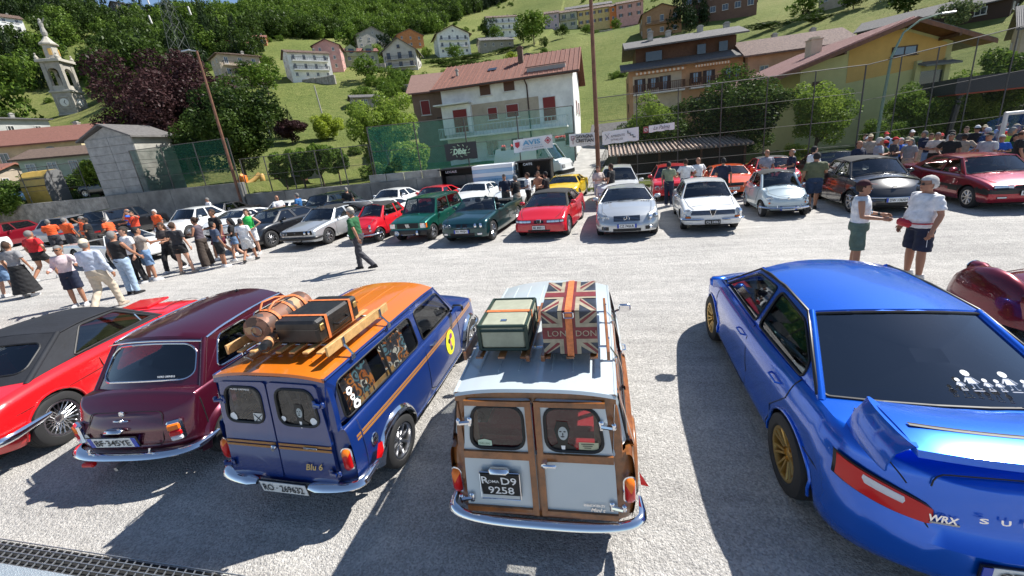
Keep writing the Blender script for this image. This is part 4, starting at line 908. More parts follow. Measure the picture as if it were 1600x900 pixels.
m = MB(); m.box((0, 0, .105), (.37, .52, .20), ch=.03); m.build('case_body', CREAM, t)
m = MB()
for sx in (1, -1):
    for z in (.012, .11, .200): m.tube([(sx*.18, -.255, z), (sx*.18, .255, z)], .012, 6)
    for sy in (1, -1): m.tube([(sx*.18, sy*.255, .01), (sx*.18, sy*.255, .20)], .015, 6)
for sy in (1, -1):
    for z in (.012, .165, .200): m.tube([(-.18, sy*.256, z), (.18, sy*.256, z)], .012, 6)
m.build('edge_trim', DGR, t, 50)
m = MB(); m.grid([[(a, -.02, b), (a, .02, b)] for a, b in ((-.19, 0), (-.19, .210), (.19, .210), (.19, 0))]); m.build('strap', LEATHER, t)
m = MB(); m.box((0, -.17, .208), (.05, .03, .01), ch=.004); m.build('clasp', CHROME, t)
NAVY = M('faded_navy_print', (.022, .03, .05), .55, var=(14, .6)); FRED = M('faded_red_print', (.17, .02, .025), .55, var=(14, .4)); FCR = M('faded_cream_print', (.33, .28, .20), .6, var=(14, .3))
L, rz = place(c, .26, -1.08, zr+.01, 0)
t = thing('flag_trunk', 'large trunk printed with a faded British flag, strapped on the timber roof rack', 'trunk', L, rz)
TW, TD, TH = .385, .58, .33
m = MB(); m.box((0, 0, TH/2), (TW, TD, TH), ch=.006); m.build('trunk_body', NAVY, t)
def flag(o, ex, ey, w, h):
    ex, ey = Vector(ex), Vector(ey); n = ex.cross(ey); o = Vector(o)
    def quad(p, mat, k): m = MB(); m.add([o+ex*a+ey*b+n*(.002+.0012*k) for a, b in p], [tuple(range(len(p)))]); m.build('flag_band', mat, t)
    W2, H2 = w/2, h/2
    for s in (1, -1):
        for q in (1, -1):
            d = Vector((W2*s, H2*q)); dl = d.normalized(); nn = Vector((-dl.y, dl.x))
            def clip(pts): return [(max(-W2, min(W2, a)), max(-H2, min(H2, b))) for a, b in pts]
            th = .045; quad(clip([tuple(nn*th), tuple(-nn*th), (W2*s-th*s*1.6*(1 if (-nn.x*s) > 0 else 0), H2*q-th*q*1.6*(1 if (-nn.y*q) > 0 else 0)) if 0 else tuple(d-nn*th), tuple(d), tuple(d+nn*th)]), FCR, 0)
            th = .017; quad(clip([tuple(nn*th*1.6), tuple(-nn*th*.2), tuple(d-nn*th*.2), tuple(d+nn*th*1.6)]), FRED, 1)
    quad([(-.075, -H2), (.075, -H2), (.075, H2), (-.075, H2)], FCR, 2); quad([(-W2, -.075), (W2, -.075), (W2, .075), (-W2, .075)], FCR, 2.5)
    quad([(-.045, -H2), (.045, -H2), (.045, H2), (-.045, H2)], FRED, 3.5); quad([(-W2, -.045), (W2, -.045), (W2, .045), (-W2, .045)], FRED, 4)
flag((0, 0, TH), (1, 0, 0), (0, 1, 0), TW, TD); flag((0, -TD/2, TH/2), (1, 0, 0), (0, 0, 1), TW, TH)
for x in (-.115, .115): text('lettering', 'LO' if x < 0 else 'DON', FCR, t, (x, -TD/2-.008, TH/2), (1, 0, 0), (0, 0, 1), h=.045)
text('lettering', 'N', FCR, t, (-.045, -TD/2-.008, TH/2), (1, 0, 0), (0, 0, 1), h=.045)
m = MB(); m.grid([[(-.024, a, b), (.024, a, b)] for a, b in ((-TD/2-.014, -.02), (-TD/2-.014, TH+.0), (-TD/2, TH+.012), (TD/2, TH+.012))]); m.build('strap', LEATHER, t)
m = MB(); m.tube([(a, -TD/2-.016, b) for a, b in rrect(-.033, .033, TH-.045, TH-.005, .006, 2)], .005, 5, closed=True); m.build('buckle', CHROME, t)
# ---- maroon saloon
MAROON = paint('dark_maroon_paint', (.085, .006, .022), 1, .3)
sp = dict(MINI, paint=MAROON, yf=1.50, yr=-1.52, bulge=.05, wb=2.036, Ra=.30, low=[(-1.52, .33), (-1.3, .24), (0, .20), (1.2, .24), (1.5, .33)], belt=[(-1.52, .72), (-1.42, .80), (-1.2, .865), (.6, .865), (.85, .84), (1.3, .78), (1.5, .68)],
    crown=[(-1.5, .015), (-1.2, .045), (.6, .07), (1.0, .085), (1.5, .03)], rp=[(.33, .03), (.45, 0), (.6, .03), (.72, .09), (.9, .16)], nr=(.26, 2.8), open=(.68, -1.08))
c = Car(sp, 'small_saloon_car', 'dark maroon compact saloon with chrome bumper seen from behind beside the blue estate', 'car', (-4.96, 3.80), 7.5)
LOC_MAR = c
c.shell(); c.greenhouse(dict(y=(.70, .34, -.86, -1.13), top=[(-.95, 1.255), (-.6, 1.30), (0, 1.318), (.34, 1.30)], xt=.545, rc=.075, fb=.13, rb=.10, pk=.05, wr=.07, rn=2.0,
    wins=[[(.585, .90), (.34, 1.235), (-.22, 1.25), (-.22, .90)], [(-.32, .905), (-.32, 1.25), (-.74, 1.235), (-.93, .93)]], pr=.03, sr=.010, gr=.012, fm=(.05, .07, .06), rm=(.13, .14, .14), rrr=.22, gutter=CHROME), rear_glass=GLASS, seal=CHROME)
c.wheels('5', ALLOY, .17, .63); c.arches(MAROON, w=.04); c.interior(.18, -.62, .28); c.mirrors(.58, .90, CHROME, (.14, .05, .10)); c.handle(-.05, .80); c.wipers()
m = MB(); m.tube([(c.gx(-.86, 1.26)*s+0, -.92-.10*(1-s*s), 1.262+.075*(1-s*s)) for s in [-1+k/8 for k in range(17)]], .010, 6); m.build('drip_rail', CHROME, c.o, 60)
c.line([(-.27, .865), (-.27, .32), (-.14, .25), (.6, .25)]); c.line([(-1.24, .86), (-1.26, .40)], r=.006, name='body_seam'); c.line([(.66, .84), (.66, .3)])
m = MB(); m.tube([(a, c.ry(a, b)-.002, b) for a, b in fillet([(-.42, .46), (.42, .46), (.40, .765), (-.40, .765)], .05)], .004, 5, closed=True); m.build('boot_gap', BLACK_P, c.o)
for sg in (1, -1):
    m = MB(); x, z = .535, .575; y = c.ry(x, z); m.m = 0; m.box((0, .0, 0), (.13, .06, .22), ch=.02); m.m = 1; m.box((-.005, -.02, .05), (.105, .05, .07), ch=.012); m.m = 2; m.box((-.005, -.02, -.018), (.105, .05, .06), ch=.012); m.m = 3; m.box((-.005, -.02, -.075), (.10, .05, .045), ch=.012)
    m.xf(Matrix.Translation((sg*x, y, z)) @ Matrix.Rotation(sg*.45, 4, 'Z') @ Matrix.Diagonal((sg if 0 else 1, 1, 1, 1))); m.build('tail_lamp', CHROME, c.o, mats=[CHROME, AMB_L, RED_L, WHT_L])
c.bumper(.37, .07, -1, out=.05, wrap=.1, d=.05); c.bumper(.38, .07, 1, out=.03)
for x in (-.33, .33): m = MB(); m.tube([(x, -1.55, .40), (x, -1.585, .43), (x, -1.57, .47)], .012, 7); m.build('bumper_guard', CHROME, c.o, 60)
c.plate('BF·345YE', .52, -1, x=-.08, tilt=-.12, out=.03)
m = MB(); m.box((-.06, c.ry(0, .63)-.035, .625), (.19, .07, .04), ch=.016); m.build('boot_handle', CHROME, c.o, 40)
m = MB(); m.add([(0, 0, 0)], []); m.lathe([(.001, -.02), (.018, -.016), (.02, 0)], 12, 'y', (-.03, c.ry(0, .70)-.002, .69))
for s in (1, -1): m.box((-.03+s*.05, c.ry(0, .69)-.008, .694), (.07, .012, .018), ch=.005)
m.lathe([(.001, -.014), (.028, -.01), (.03, 0)], 14, 'y', (-.03, c.ry(0, .755)-.004, .755)); m.build('badge', CHROME, c.o, 40)
sticker(V3(-.42, c.ry(.42, .50)-.006, .52), c.o, (1, -.35, 0), (0, .1, 1), oval(.075, .06), M('paper', (.62, .62, .6), .7)); text('lettering', 'GB', BLACK_P, c.o, V3(-.42, c.ry(.42, .50)-.009, .52), (1, -.35, 0), (0, .1, 1), w=.09, bold=.02)
p = c.RS(.45, .22); text('window_print', 'HORO ORPHEUS', WHITE_P, c.rearwin, p+V3(0, -.01, .0), (1, 0, 0), c.RS(.45, .6)-c.RS(.45, .2), w=.2, bold=.02)
m = MB(); m.tube([(-.1, -1.35, .27), (-.1, -1.60, .25)], .022, 10); m.build('exhaust_pipe', STEEL, c.o); m = MB(); m.box((-.40, -1.58, .30), (.13, .05, .045), ch=.012); m.build('fog_lamp', RED_L, c.o)
m = MB(); m.tube([(0, .30, c.roofz(0, .30)), (0, .28, c.roofz(0, .3)+.03)], .02, 8); m.tube([(0, .29, c.roofz(0, .3)+.02), (-.1, -.02+.6, c.roofz(0, .3)+.26)], .002, 4); m.build('aerial', TRIM, c.o)
# ---- blue saloon with rear wing
WBLUE = paint('bright_blue_paint', (.0, .115, .66), 1, .26)
SUB = dict(paint=WBLUE, yf=2.14, yr=-2.20, w=.87, wb=2.525, R=.318, Ra=.355, low=[(-2.2, .26), (-1.8, .21), (0, .20), (1.8, .2), (2.14, .24)], belt=[(-2.2, .90), (-2.05, .96), (-1.6, 1.0), (-.6, .965), (.9, .94), (1.4, .86), (1.9, .76), (2.14, .66)],
    crown=[(-2.2, .03), (-1.7, .05), (.8, .05), (1.5, .08), (2.14, .02)], fp=[(.25, .1), (.35, 0), (.55, 0), (.65, .05), (.8, .14)], rp=[(.25, .08), (.34, 0), (.56, -.01), (.60, .05), (.92, .10), (1, .14)],
    side=[(0, .05), (.08, .02), (.2, .012), (.24, .03), (.5, .012), (.68, .008), (.72, .0), (.85, .02), (.94, .045), (1, .085)], nf=(.75, 2.4), nr=(.62, 2.5), bulge=.085, open=(.98, -1.36), tub=.5)
c = Car(SUB, 'blue_saloon_car', 'bright blue saloon with gold wheels and a big rear wing parked at the right', 'car', (2.16, 4.2), -.8)
c.shell(); c.greenhouse(dict(y=(1.05, .28, -.80, -1.46), top=[(-.9, 1.355), (-.4, 1.385), (0, 1.39), (.3, 1.36)], xt=.56, rc=.06, fb=.16, rb=.14, pk=.06, wr=.045, rn=2.2,
    wins=[[(.86, .985), (.24, 1.33), (-.22, 1.345), (-.22, .985)], [(-.31, .985), (-.31, 1.345), (-.84, 1.305), (-1.20, 1.12), (-1.22, 1.0)]], pr=.03, gr=.012, sr=.011, rm=(.03, .03, .03), rrr=.06, fm=(.05, .05, .05), gutter=TRIM, cu=.02), rear_glass=GLASS_D)
c.wheels('gold', M('gold_alloy', (.55, .36, .12), .35, .9), .215, .755); c.arches(WBLUE, r=.012); c.interior(.1, -.8, .35); c.mirrors(.80, 1.0, WBLUE, (.2, .12, .13)); c.handle(-.10, .82, WBLUE, .18); c.handle(-.98, .84, WBLUE, .18); c.wipers()
c.line([(.95, .93), (.98, .5), (.9, .28), (-.2, .26)]); c.line([(-.26, .965), (-.26, .28)]); c.line([(-1.24, 1.0), (-1.2, .80), (-.90, .52), (-.86, .28)])
for sg in (1, -1): m = MB(); m.tube([(sg*(c.gx(y, z)+.006), y, z) for y, z in ((1.0, .96), (.28, 1.37), (-.3, 1.395), (-.80, 1.365), (-1.18, 1.17), (-1.44, 1.01))], .014, 6); m.build('roof_seal', TRIM, c.o, 60)
LRS = lambda a, b, z0, z1, **k: c.lamp_rect(a, b, z0, z1, -1, **k)
CLR = M('clear_ribbed_lens', (.62, .62, .66), .1, coat=1, bump=(70, .6, .01))
for sg in (1, -1):
    m = MB()
    for mi, f0, f1, ta, tb, o in ((0, 0, 1, 0, 1, .006), (1, .02, .98, .05, .95, .016), (2, .32, .78, .52, .86, .021)):
        m.m = mi; rows = []
        for k in range(13):
            q = f0+(f1-f0)*k/12; x = .42+.375*q; za, zb = .645+.05*q*q, .735+.135*q**.6; za, zb = za+(zb-za)*ta, za+(zb-za)*tb; e = .012 if k in (0, 12) else 0
            rows.append([(sg*x, c.ry(x, z)-(o if j not in (0, 4) else -.01)-(.006 if j == 2 else 0)+e, z) for j, z in enumerate((za, za+.004, (za+zb)/2, zb-.004, zb))])
        m.grid(rows if sg < 0 else rows[::-1])
    m.build('tail_lamp', TRIM, c.o, 50, mats=[TRIM, RED_L, CLR])
m = MB(); m.tube([(a, c.ry(a, b)-.002, b) for a, b in fillet([(-.46, .60), (.46, .60), (.44, .96), (-.44, .96)], .06)], .0045, 5, closed=False); m.build('boot_gap', BLACK_P, c.o)
c.line([(-1.45, .60), (-1.75, .575), (-2.05, .57)], name='bumper_gap')
c.patch_top([(.60, -1.60), (.62, -2.0), (.60, -2.12)], BLACK_P, 'boot_gap'); c.patch_top([(-.60, -1.60), (-.62, -2.0), (-.60, -2.12)], BLACK_P, 'boot_gap')
ry = lambda x, z: c.ry(x, z)
text('badge', 'WRX', CHROME, c.o, (-.385, ry(.38, .72)-.008, .70), (1, -.12, 0), (0, .25, 1), w=.13, bold=.03, ext=.006, shear=.25); m = MB(); m.box((-.38, ry(.38, .66)-.004, .672), (.13, .006, .012), rz=-.1); m.build('badge', STEEL, c.o)
for i, ch in enumerate('SUBARU'): text('badge', ch, CHROME, c.o, (-.235+.094*i, ry(.1, .75)-.008, .745), (1, 0, 0), (0, .25, 1), h=.03, w=.042, bold=.03, ext=.006)
c.plate('CT 483KV', .475, -1, out=.012)
# wing on two swept feet
wg = MB(); rows = []
for k in range(25):
    s = -1+k/12; x = s*.63; e = 1-abs(s)**6; yb = -1.96-.06*(1-s*s); z = 1.235
    rows.append([(x, yb+.20, z-.045), (x, yb+.19, z-.02), (x, yb+.08, z+.010*e), (x, yb-.10, z+.014*e), (x, yb-.23, z-.012), (x, yb-.24, z-.05), (x, yb-.10, z-.055), (x, yb+.05, z-.055)])
wg.grid(rows, True); wg.add(rows[0], [tuple(range(8))]); wg.add(rows[-1], [tuple(range(7, -1, -1))]); w = wg.build('rear_wing', WBLUE, c.o, 50)
wg = MB(); wg.grid([[(s*.58, -2.005-.06*(1-s*s), 1.249), (s*.58, -2.02-.06*(1-s*s), 1.252), (s*.58, -2.035-.06*(1-s*s), 1.251)] for s in [-1+k/6 for k in range(13)]]); wg.build('wing_step', BLACK_P, w)
for sg in (1, -1):
    m = MB(); rows = []
    for t_, yc, z, lw, hw_ in ((0, -1.90, .985, .20, .024), (.25, -1.92, 1.04, .19, .022), (.6, -1.94, 1.13, .19, .022), (.85, -1.955, 1.185, .20, .028), (1, -1.965, 1.228, .215, .028)):
        xx = sg*(.69-.065*t_+.03*sin(pi*t_)); rows.append([(xx+hw_*cos(a)*1.0, yc+lw*sin(a), z) for a in [2*pi*j/14 for j in range(14)]])
    m.grid(rows, True); m.add(rows[-1], [tuple(range(14))]); m.build('wing_foot', WBLUE, w, 50)
# family figures drawn on the rear glass
E1 = V3(1, 0, 0); E2 = (c.RS(.5, .5)-c.RS(.5, .2)).normalized(); N_ = E1.cross(E2)
def stk(u, v, s):
    m = MB()
    def L(pts, cl=False): m.tube([c.RS(.0, .17)+E1*(u+a*s)+E2*(v+b*s)+V3(0, -.024, .030) for a, b in pts], .0036, 4, closed=cl)
    o_ = c.RS(0, .17)+V3(0, -.024, .030); m.add([o_+E1*(u+s*.026*cos(k*pi/5))+E2*(v+s*(.135+.026*sin(k*pi/5))) for k in range(10)], [tuple(range(10))]); m.add([o_+E1*(u+s*a)+E2*(v+s*b) for a, b in ((-.018, .102), (.018, .102), (.026, .045), (-.026, .045))], [(0, 1, 2, 3)]); L([(-.018, .10), (-.028, .05), (.028, .05), (.018, .10)], True); L([(-.02, .095), (-.045, .06)]); L([(.02, .095), (.045, .06)]); L([(-.012, .05), (-.014, .012), (-.028, .008)]); L([(.012, .05), (.014, .012), (.028, .008)]); L([(-.03, -.008), (.03, -.008)]); m.build('figure_sticker', WHITE_P, c.rearwin)
for u, s in ((.12, .75), (.205, 1.3), (.29, .75), (.36, .72), (.435, 1.25), (.525, .75)): stk(u*.84-.06, .0, s*.68)
# ---- red roadster with black hood
RED = paint('bright_red_paint', (.62, .008, .012)); HOOD = M('black_hood_cloth', (.011, .013, .019), .8, var=(4, .3), bump=(25, .3, .01))
sp = dict(paint=RED, yf=2.05, yr=-2.0, w=.82, wb=2.45, R=.315, Ra=.35, low=[(-2.0, .32), (-1.6, .24), (0, .2), (1.6, .24), (2.05, .32)], belt=[(-2.0, .74), (-1.6, .83), (-.9, .87), (.4, .83), (1.3, .80), (1.8, .72), (2.05, .6)],
    crown=[(-2, .02), (-1.2, .03), (.8, .03), (1.2, .06), (2, .02)], rp=[(.3, .1), (.45, .0), (.6, 0), (.75, .08)], fp=[(.3, .08), (.45, 0), (.7, .1)], side=[(0, .08), (.15, .03), (.45, .01), (.62, .0), (.66, .012), (.85, .02), (.94, .05), (1, .1)], nf=(.7, 2.4), nr=(.4, 2.6), open=(.62, -1.15))
c = Car(sp, 'red_roadster', 'bright red roadster with black cloth hood raised and lattice alloy wheels at left', 'car', (-7.7, 3.65), 19)
c.shell(); c.greenhouse(dict(y=(.72, .18, -.62, -1.28), top=[(-.7, 1.19), (-.3, 1.215), (.2, 1.19)], xt=.54, rc=.06, fb=.12, rb=.08, pk=.08, wr=.03, rn=1.8, wins=[[(.56, .885), (.13, 1.165), (-.38, 1.18), (-.72, .895)]], pr=.03, sr=.012, rm=(.16, .2, .2), rrr=.15), frame=HOOD, roof=HOOD)
m = MB(); 
for sg in (1, -1): m.tube([(sg*(c.gx(y, z)-.002), y, z) for y, z in ((.37, .89), (.36, 1.03))], .010, 6); m.tube([(sg*(c.sx(y, .86)-.085), y, sm(y, c.belt)+.006) for y in [.7-.1*k for k in range(20)]], .008, 6)
m.build('chrome_strip', CHROME, c.o, 60)
c.wheels('mesh', ALLOY, .2, .71); c.arches(RED, r=.014); c.interior(-.05, None, .22); c.handle(-.35, .72); c.wipers(); c.line([(.62, .84), (.62, .26)]); c.line([(-.55, .86), (-.55, .26)]); c.line([(1.1, .60), (-1.0, .62), (-1.9, .62)], r=.003)
c.bumper(.45, .09, -1, out=.03, wrap=.3); c.bumper(.45, .08, 1, out=.02, wrap=.3, mat=TRIM); stack_lamp(c, .64, .62, .0); c.lamp_round(.62, .60, .08)
c.patch_top([(.5, 1.9), (.55, 1.0), (-.55, 1.0), (-.5, 1.9)], BLACK_P, 'bonnet_gap'); m = MB(); m.box((0, 1.35, .87), (.5, .5, .04), ch=.015); m.build('bonnet_scoop', RED, c.o)
# ---- orange car beyond the roadster, only its roof and wing in view
OR2 = paint('orange_paint', (.72, .12, .01))
sp2 = dict(sp, paint=OR2); c = Car(sp2, 'orange_roadster', 'low orange car glimpsed beyond the red roadster at the left edge', 'car', (-14.7, 3.9), 18)
c.shell(); c.greenhouse(dict(y=(.72, .18, -.62, -1.28), top=[(-.7, 1.17), (-.3, 1.195), (.2, 1.17)], xt=.54, rc=.06, fb=.12, rb=.08, pk=.08, wr=.03, wins=[[(.56, .885), (.13, 1.145), (-.38, 1.16), (-.72, .895)]]))
c.wheels('5', ALLOY, .19); c.interior(-.05, None, .22); c.bumper(.45, .09, -1, out=.03); c.lamp_rect(.4, .7, .55, .66, -1, lens=RED_L, name='tail_lamp')
# ---- maroon classic at the right edge
MAR2 = paint('deep_cherry_paint', (.17, .005, .018), 1, .28)
sp = dict(paint=MAR2, yf=1.85, yr=-1.85, w=.70, wb=2.35, R=.31, Ra=.34, low=[(-1.85, .34), (-1.5, .26), (0, .24), (1.5, .26), (1.85, .36)], belt=[(-1.85, .6), (-1.2, .78), (.3, .80), (1.2, .78), (1.85, .58)], crown=[(-1.8, .05), (0, .05), (1.0, .12), (1.8, .03)],
    fp=[(.3, .1), (.5, 0), (.7, .1)], rp=[(.3, .1), (.5, 0), (.7, .12)], nf=(.7, 2.1), nr=(.7, 2.1), open=(.5, -.75), side=[(0, .08), (.3, .01), (.6, 0), (.85, .03), (1, .12)])
c = Car(sp, 'classic_roadster', 'cherry red classic roadster with rounded wings beyond the blue saloon at the right edge', 'car', (5.28, 4.65), 3)
c.o.scale = (.93, .93, .93)
c.shell(); c.wheels('cap', STEEL, .13, track=.5)
for sg in (1, -1):
    for s2, ln, hh in ((1, .62, .93), (-1, .6, .86)):
        m = MB(); rows = []
        for i in range(11):
            a = pi*i/10
            rows.append([(sg*(.60+.21*sin(a)*cos(b)), s2*(1.2)+s2*-ln*cos(a)*1.0, .30+(hh-.30)*sin(a)**.8*sin(b)) for b in [pi*j/10 for j in range(11)]])
        m.grid(rows if sg*s2 > 0 else [q[::-1] for q in rows]); m.build('wing', MAR2, c.o, 60)
    m = MB(); m.tube([(sg*.50, 1.30, .80), (sg*.50, 1.50, .82), (sg*.50, 1.62, .80), (sg*.5, 1.63, .8)], [.02, .085, .095, .09], 14); m.build('headlight_pod', MAR2, c.o, 60)
    m = MB(); m.lathe([(.098, 0), (.1, .012), (.085, .02), (.001, .03)], 20, 'y', (sg*.5, 1.62, .80)); m.build('headlight', LENS, c.o, 60, mats=[CHROME])
m = MB(); m.tube([(0, y, c.topz(0, y)+.004) for y in [1.8-.1*k for k in range(13)]], .008, 6); m.build('bonnet_strip', CHROME, c.o, 60)
m = MB(); m.grid([[(x, .45-.1*(1-(x/.5)**2)*-1, .82), (x*.92, .30+.1*(1-(x/.5)**2), 1.08)] for x in [-.5+.1*k for k in range(11)]]); m.build('windshield', GLASS, c.o, 60)
m = MB(); m.tube([(-.5, .45, .82), (-.46, .3, 1.08)]+[(x*.92, .30+.1*(1-(x/.5)**2), 1.08) for x in [-.4+.1*k for k in range(9)]]+[(.46, .3, 1.08), (.5, .45, .82)], .01, 6); m.build('windshield_frame', CHROME, c.o, 60)
for x in (-.3, .3): seat(c.o, x, -.2, .25, .44, .5)
# ------------------------------------------------------------------ cars facing us across the lane, and the rows behind them
def gcar(name, label, at, deg, p, L=4.2, wd=1.7, H=1.35, wb=2.5, R=.31, fo=.42, belt=.86, hood=.78, deck=.86, cowl=.9, ra=.45, rb=-.6, rr=-1.25, xt=.56, doors=2, nose=(.5, 2.8), tail=(.4, 2.8), fp=None, rp=None, rim='7', rim_m=None, tw=.19,
         glass=None, roofm=None, frame=None, open_top=False, front_axle=True, side=None, bands=None, mats=None, detail=1, group=None, rc=.05, seats=None, arch=None, top=None, wins=None, low=.2, wbow=.13, sill=None, bulge=.05, win_glass=None, crown=.06, rakeless=0, roof_kw=None):
    """p = paint; at = where the middle of the front (or rear) axle stands"""
    yf = wb/2+(L-wb)*fo; yr = yf-L; w = wd/2; a = radians(deg); s = 1 if front_axle else -1
    loc = (at[0]+sin(a)*wb/2*s, at[1]-cos(a)*wb/2*s)
    sp = dict(paint=p, yf=yf, yr=yr, w=w, wb=wb, R=R, Ra=R+.045, low=[(yr, low+.1), (yr+.35, low+.03), (0, low), (yf-.35, low+.03), (yf, low+.06)],
        belt=[(yr, deck-.1), (yr+.15, deck-.02), (rr-.05, deck), (rb, belt+.03), (cowl, belt), (cowl+.35, belt-.04), (yf-.25, hood-.04), (yf, hood-.12)], crown=[(yr, .02), (rr, .04), (cowl, crown), (yf-.4, crown*.8), (yf, .015)],
        fp=fp or [(.2, .10), (.32, 0), (.55, .0), (.7, .06), (hood, .12)], rp=rp or [(.2, .1), (.35, 0), (.6, 0), (deck, .1)], nf=nose, nr=tail, open=(cowl-.06, rr+.06), bulge=bulge, tub=.45,
        side=side or [(0, .05), (.15, .015), (.4, 0), (.62, .004), (.66, .012), (.85, .02), (.94, .04), (1, .075)])
    c = Car(sp, name, label, 'car', loc, deg, group); c.shell(mats=mats, band=bands)
    t = top or [(rb, H-rc-.04), ((ra+rb)/2, H-rc), (ra, H-rc-.025)]; zb = belt+.035; zt = H-rc-.05
    if wins is None:
        f0, f1 = cowl-.20, ra-.03; g0, g1 = rr+.30, rb-.02
        wins = [[(f0, zb), (f1, zt), (-.02*doors, zt+.005), (-.06*doors, zb)]]
        if doors == 2: wins.append([(-.22, zb), (-.16, zt+.004), (rb+.06, zt-.03), (g0, zb+.02)])
        else: wins = [[(f0, zb), (f1, zt), (.02, zt+.01), (.0, zb)], [(-.08, zb), (-.07, zt+.01), (rb+.10, zt-.02), (min(g0, rb-.06), zb+.03)]]
    g = dict(y=(cowl, ra, rb, rr), top=t, xt=xt, rc=rc, fb=wbow, rb=.08, pk=.06, wr=.035, rn=2.2, wins=wins, pr=.022, sr=.007, gr=.010, fm=(.05, .05, .05), rm=(.07, .08, .08), rrr=.1); g.update(roof_kw or {})
    if open_top:
        c.g = g; g['zmax'] = max(z for _, z in t); g['wins'] = []; c.windscreen_only = 1
        y0, y1 = cowl, ra; z1 = sm(y1, t); z0 = sm(y0, c.belt); xa, xb = c.gx(y0, z0), c.gx(y1, z1)
        def F(s, u, off=0): q = 1-s*s; return V3(s*(xa+(xb-xa)*u), y0+(y1-y0)*u+wbow*q*(1-.35*u), z0+(z1-z0)*u+q*(.05+(rc-.05)*u))
        c.FS = F; m = MB(); m.grid([[F(s, u) for s in [-1+k/6 for k in range(13)]][::-1] for u in (0, .5, 1)]); w_ = m.build('windshield', glass or GLASS, c.o, 60)
        m = MB(); m.tube([F(-1, 0), F(-1, .5)]+[F(-1+k/6, 1) for k in range(13)]+[F(1, .5), F(1, 0)], .018, 6); m.build('windshield_frame', frame or p, c.o, 60)
    else: c.greenhouse(g, glass=glass, roof=roofm, frame=frame)
    c.wheels(rim, rim_m or ALLOY, tw)
    if arch: c.arches(arch, r=.012)
    c.interior(.0 if doors == 2 else .1, None if (doors == 2 and open_top) else -.75, .28)
    if detail:
        c.line([(cowl-.1, belt-.01), (cowl-.05, .35), (cowl-.15, low+.03), (-.3, low+.03)]); c.line([(-.18 if doors == 2 else -.04, belt), (-.18 if doors == 2 else -.04, low+.04)])
        if doors == 4: c.line([(-.82, belt), (-.8, .62), (-.62, .5), (-.58, low+.05)])
        c.handle(-.05 if doors == 2 else .08, belt-.13, p if rim != 'cap' else CHROME); c.wipers()
        e = w*.80; c.patch_top([(e, cowl+.08), (e*.92, yf-.35), (e*.75, yf-.12)], BLACK_P, 'bonnet_gap'); c.patch_top([(-e, cowl+.08), (-e*.92, yf-.35), (-e*.75, yf-.12)], BLACK_P, 'bonnet_gap')
    return c
def grille(c, x0, x1, z0, z1, bars=4, mat=None, bar_m=None, end=1, name='grille', vert=0, both=False):
    for sg in ((1, -1) if both else (1,)):
        m = MB(); n = 10; rows = []
        for k in range(n+1):
            x = (x0+(x1-x0)*k/n)*sg; rows.append([(x, c.at_end(end, x, z).y+.006*end, z) for z in (z0, (z0+z1)/2, z1)])
        m.grid(rows if (sg < 0) == (end > 0) else rows[::-1]); g = m.build(name, mat or TRIM, c.o)
        m = MB()
        for b in range(bars):
            z = z0+(z1-z0)*(b+.5)/bars; m.tube([(sg*x, c.at_end(end, sg*x, z).y+.012*end, z) for x in [x0+(x1-x0)*k/8 for k in range(9)]], (z1-z0)/bars*.16, 4)
        if bars: m.build('grille_bars', bar_m or CHROME, g)
    return g
def shield(c, z, s=.1, tri=True, mat=CHROME, out=.02):
    """upright badge shield in the nose"""
    y = c.fy(0, z)+out; pts = [(-s*.5, s*.55), (s*.5, s*.55), (s*.42, 0), (0, -s*.75), (-s*.42, 0)] if tri else oval(s*.5, s*.5, 16)
    m = MB(); m.grid([[(a*k, y+o, z+b*k) for a, b in pts] for k, o in ((1, -.03), (1, 0), (.82, .006), (.80, -.004))], True); m.build('badge', mat, c.o)
    m = MB(); m.add([(a*.8, y-.003, z+b*.8) for a, b in pts], [tuple(range(len(pts)))]); m.tube([(0, y+.004, z-s*.5), (0, y+.004, z+s*.4)], s*.07, 5); m.build('badge_field', TRIM, c.o)
PB, SLV, PWH = paint('black_paint', (.008, .008, .010)), paint('silver_paint', (.50, .52, .53), 1, .32), paint('white_paint', (.72, .73, .72))
GRN, DGN = paint('green_paint', (.005, .12, .085), 1), paint('dark_teal_green_paint', (.003, .045, .05), 1); RD2, RD3 = paint('rosso_paint', (.55, .008, .018)), paint('dark_red_paint', (.28, .006, .02), 1)
SOFT = M('soft_top_cloth', (.02, .02, .02), .85, bump=(40, .2, .005)); DRL = M('chrome_lamp', (.7, .72, .75), .12, .6, coat=1)
PLK = BLACK_P
# black coupe
c = gcar('black_coupe', 'black modern coupe with silver multi-spoke wheels, leftmost of the cars facing the lane', (-13.75, 12.62), 178, PB, L=4.45, wd=1.76, H=1.36, wb=2.6, R=.33, belt=.90, hood=.80, deck=.92, cowl=1.0, ra=.35, rb=-.9, rr=-1.75, rim='10', nose=(.7, 2.4))
c.lamp_rect(.45, .70, .60, .70, lens=DRL); c.plate('DA 947YF', .42); grille(c, -.35, .35, .3, .38, 1, bar_m=TRIM); shield(c, .56, .22); c.mirrors(.62, .95, PB); c.lamp_rect(.5, .7, .66, .76, -1, lens=RED_L, name='tail_lamp')
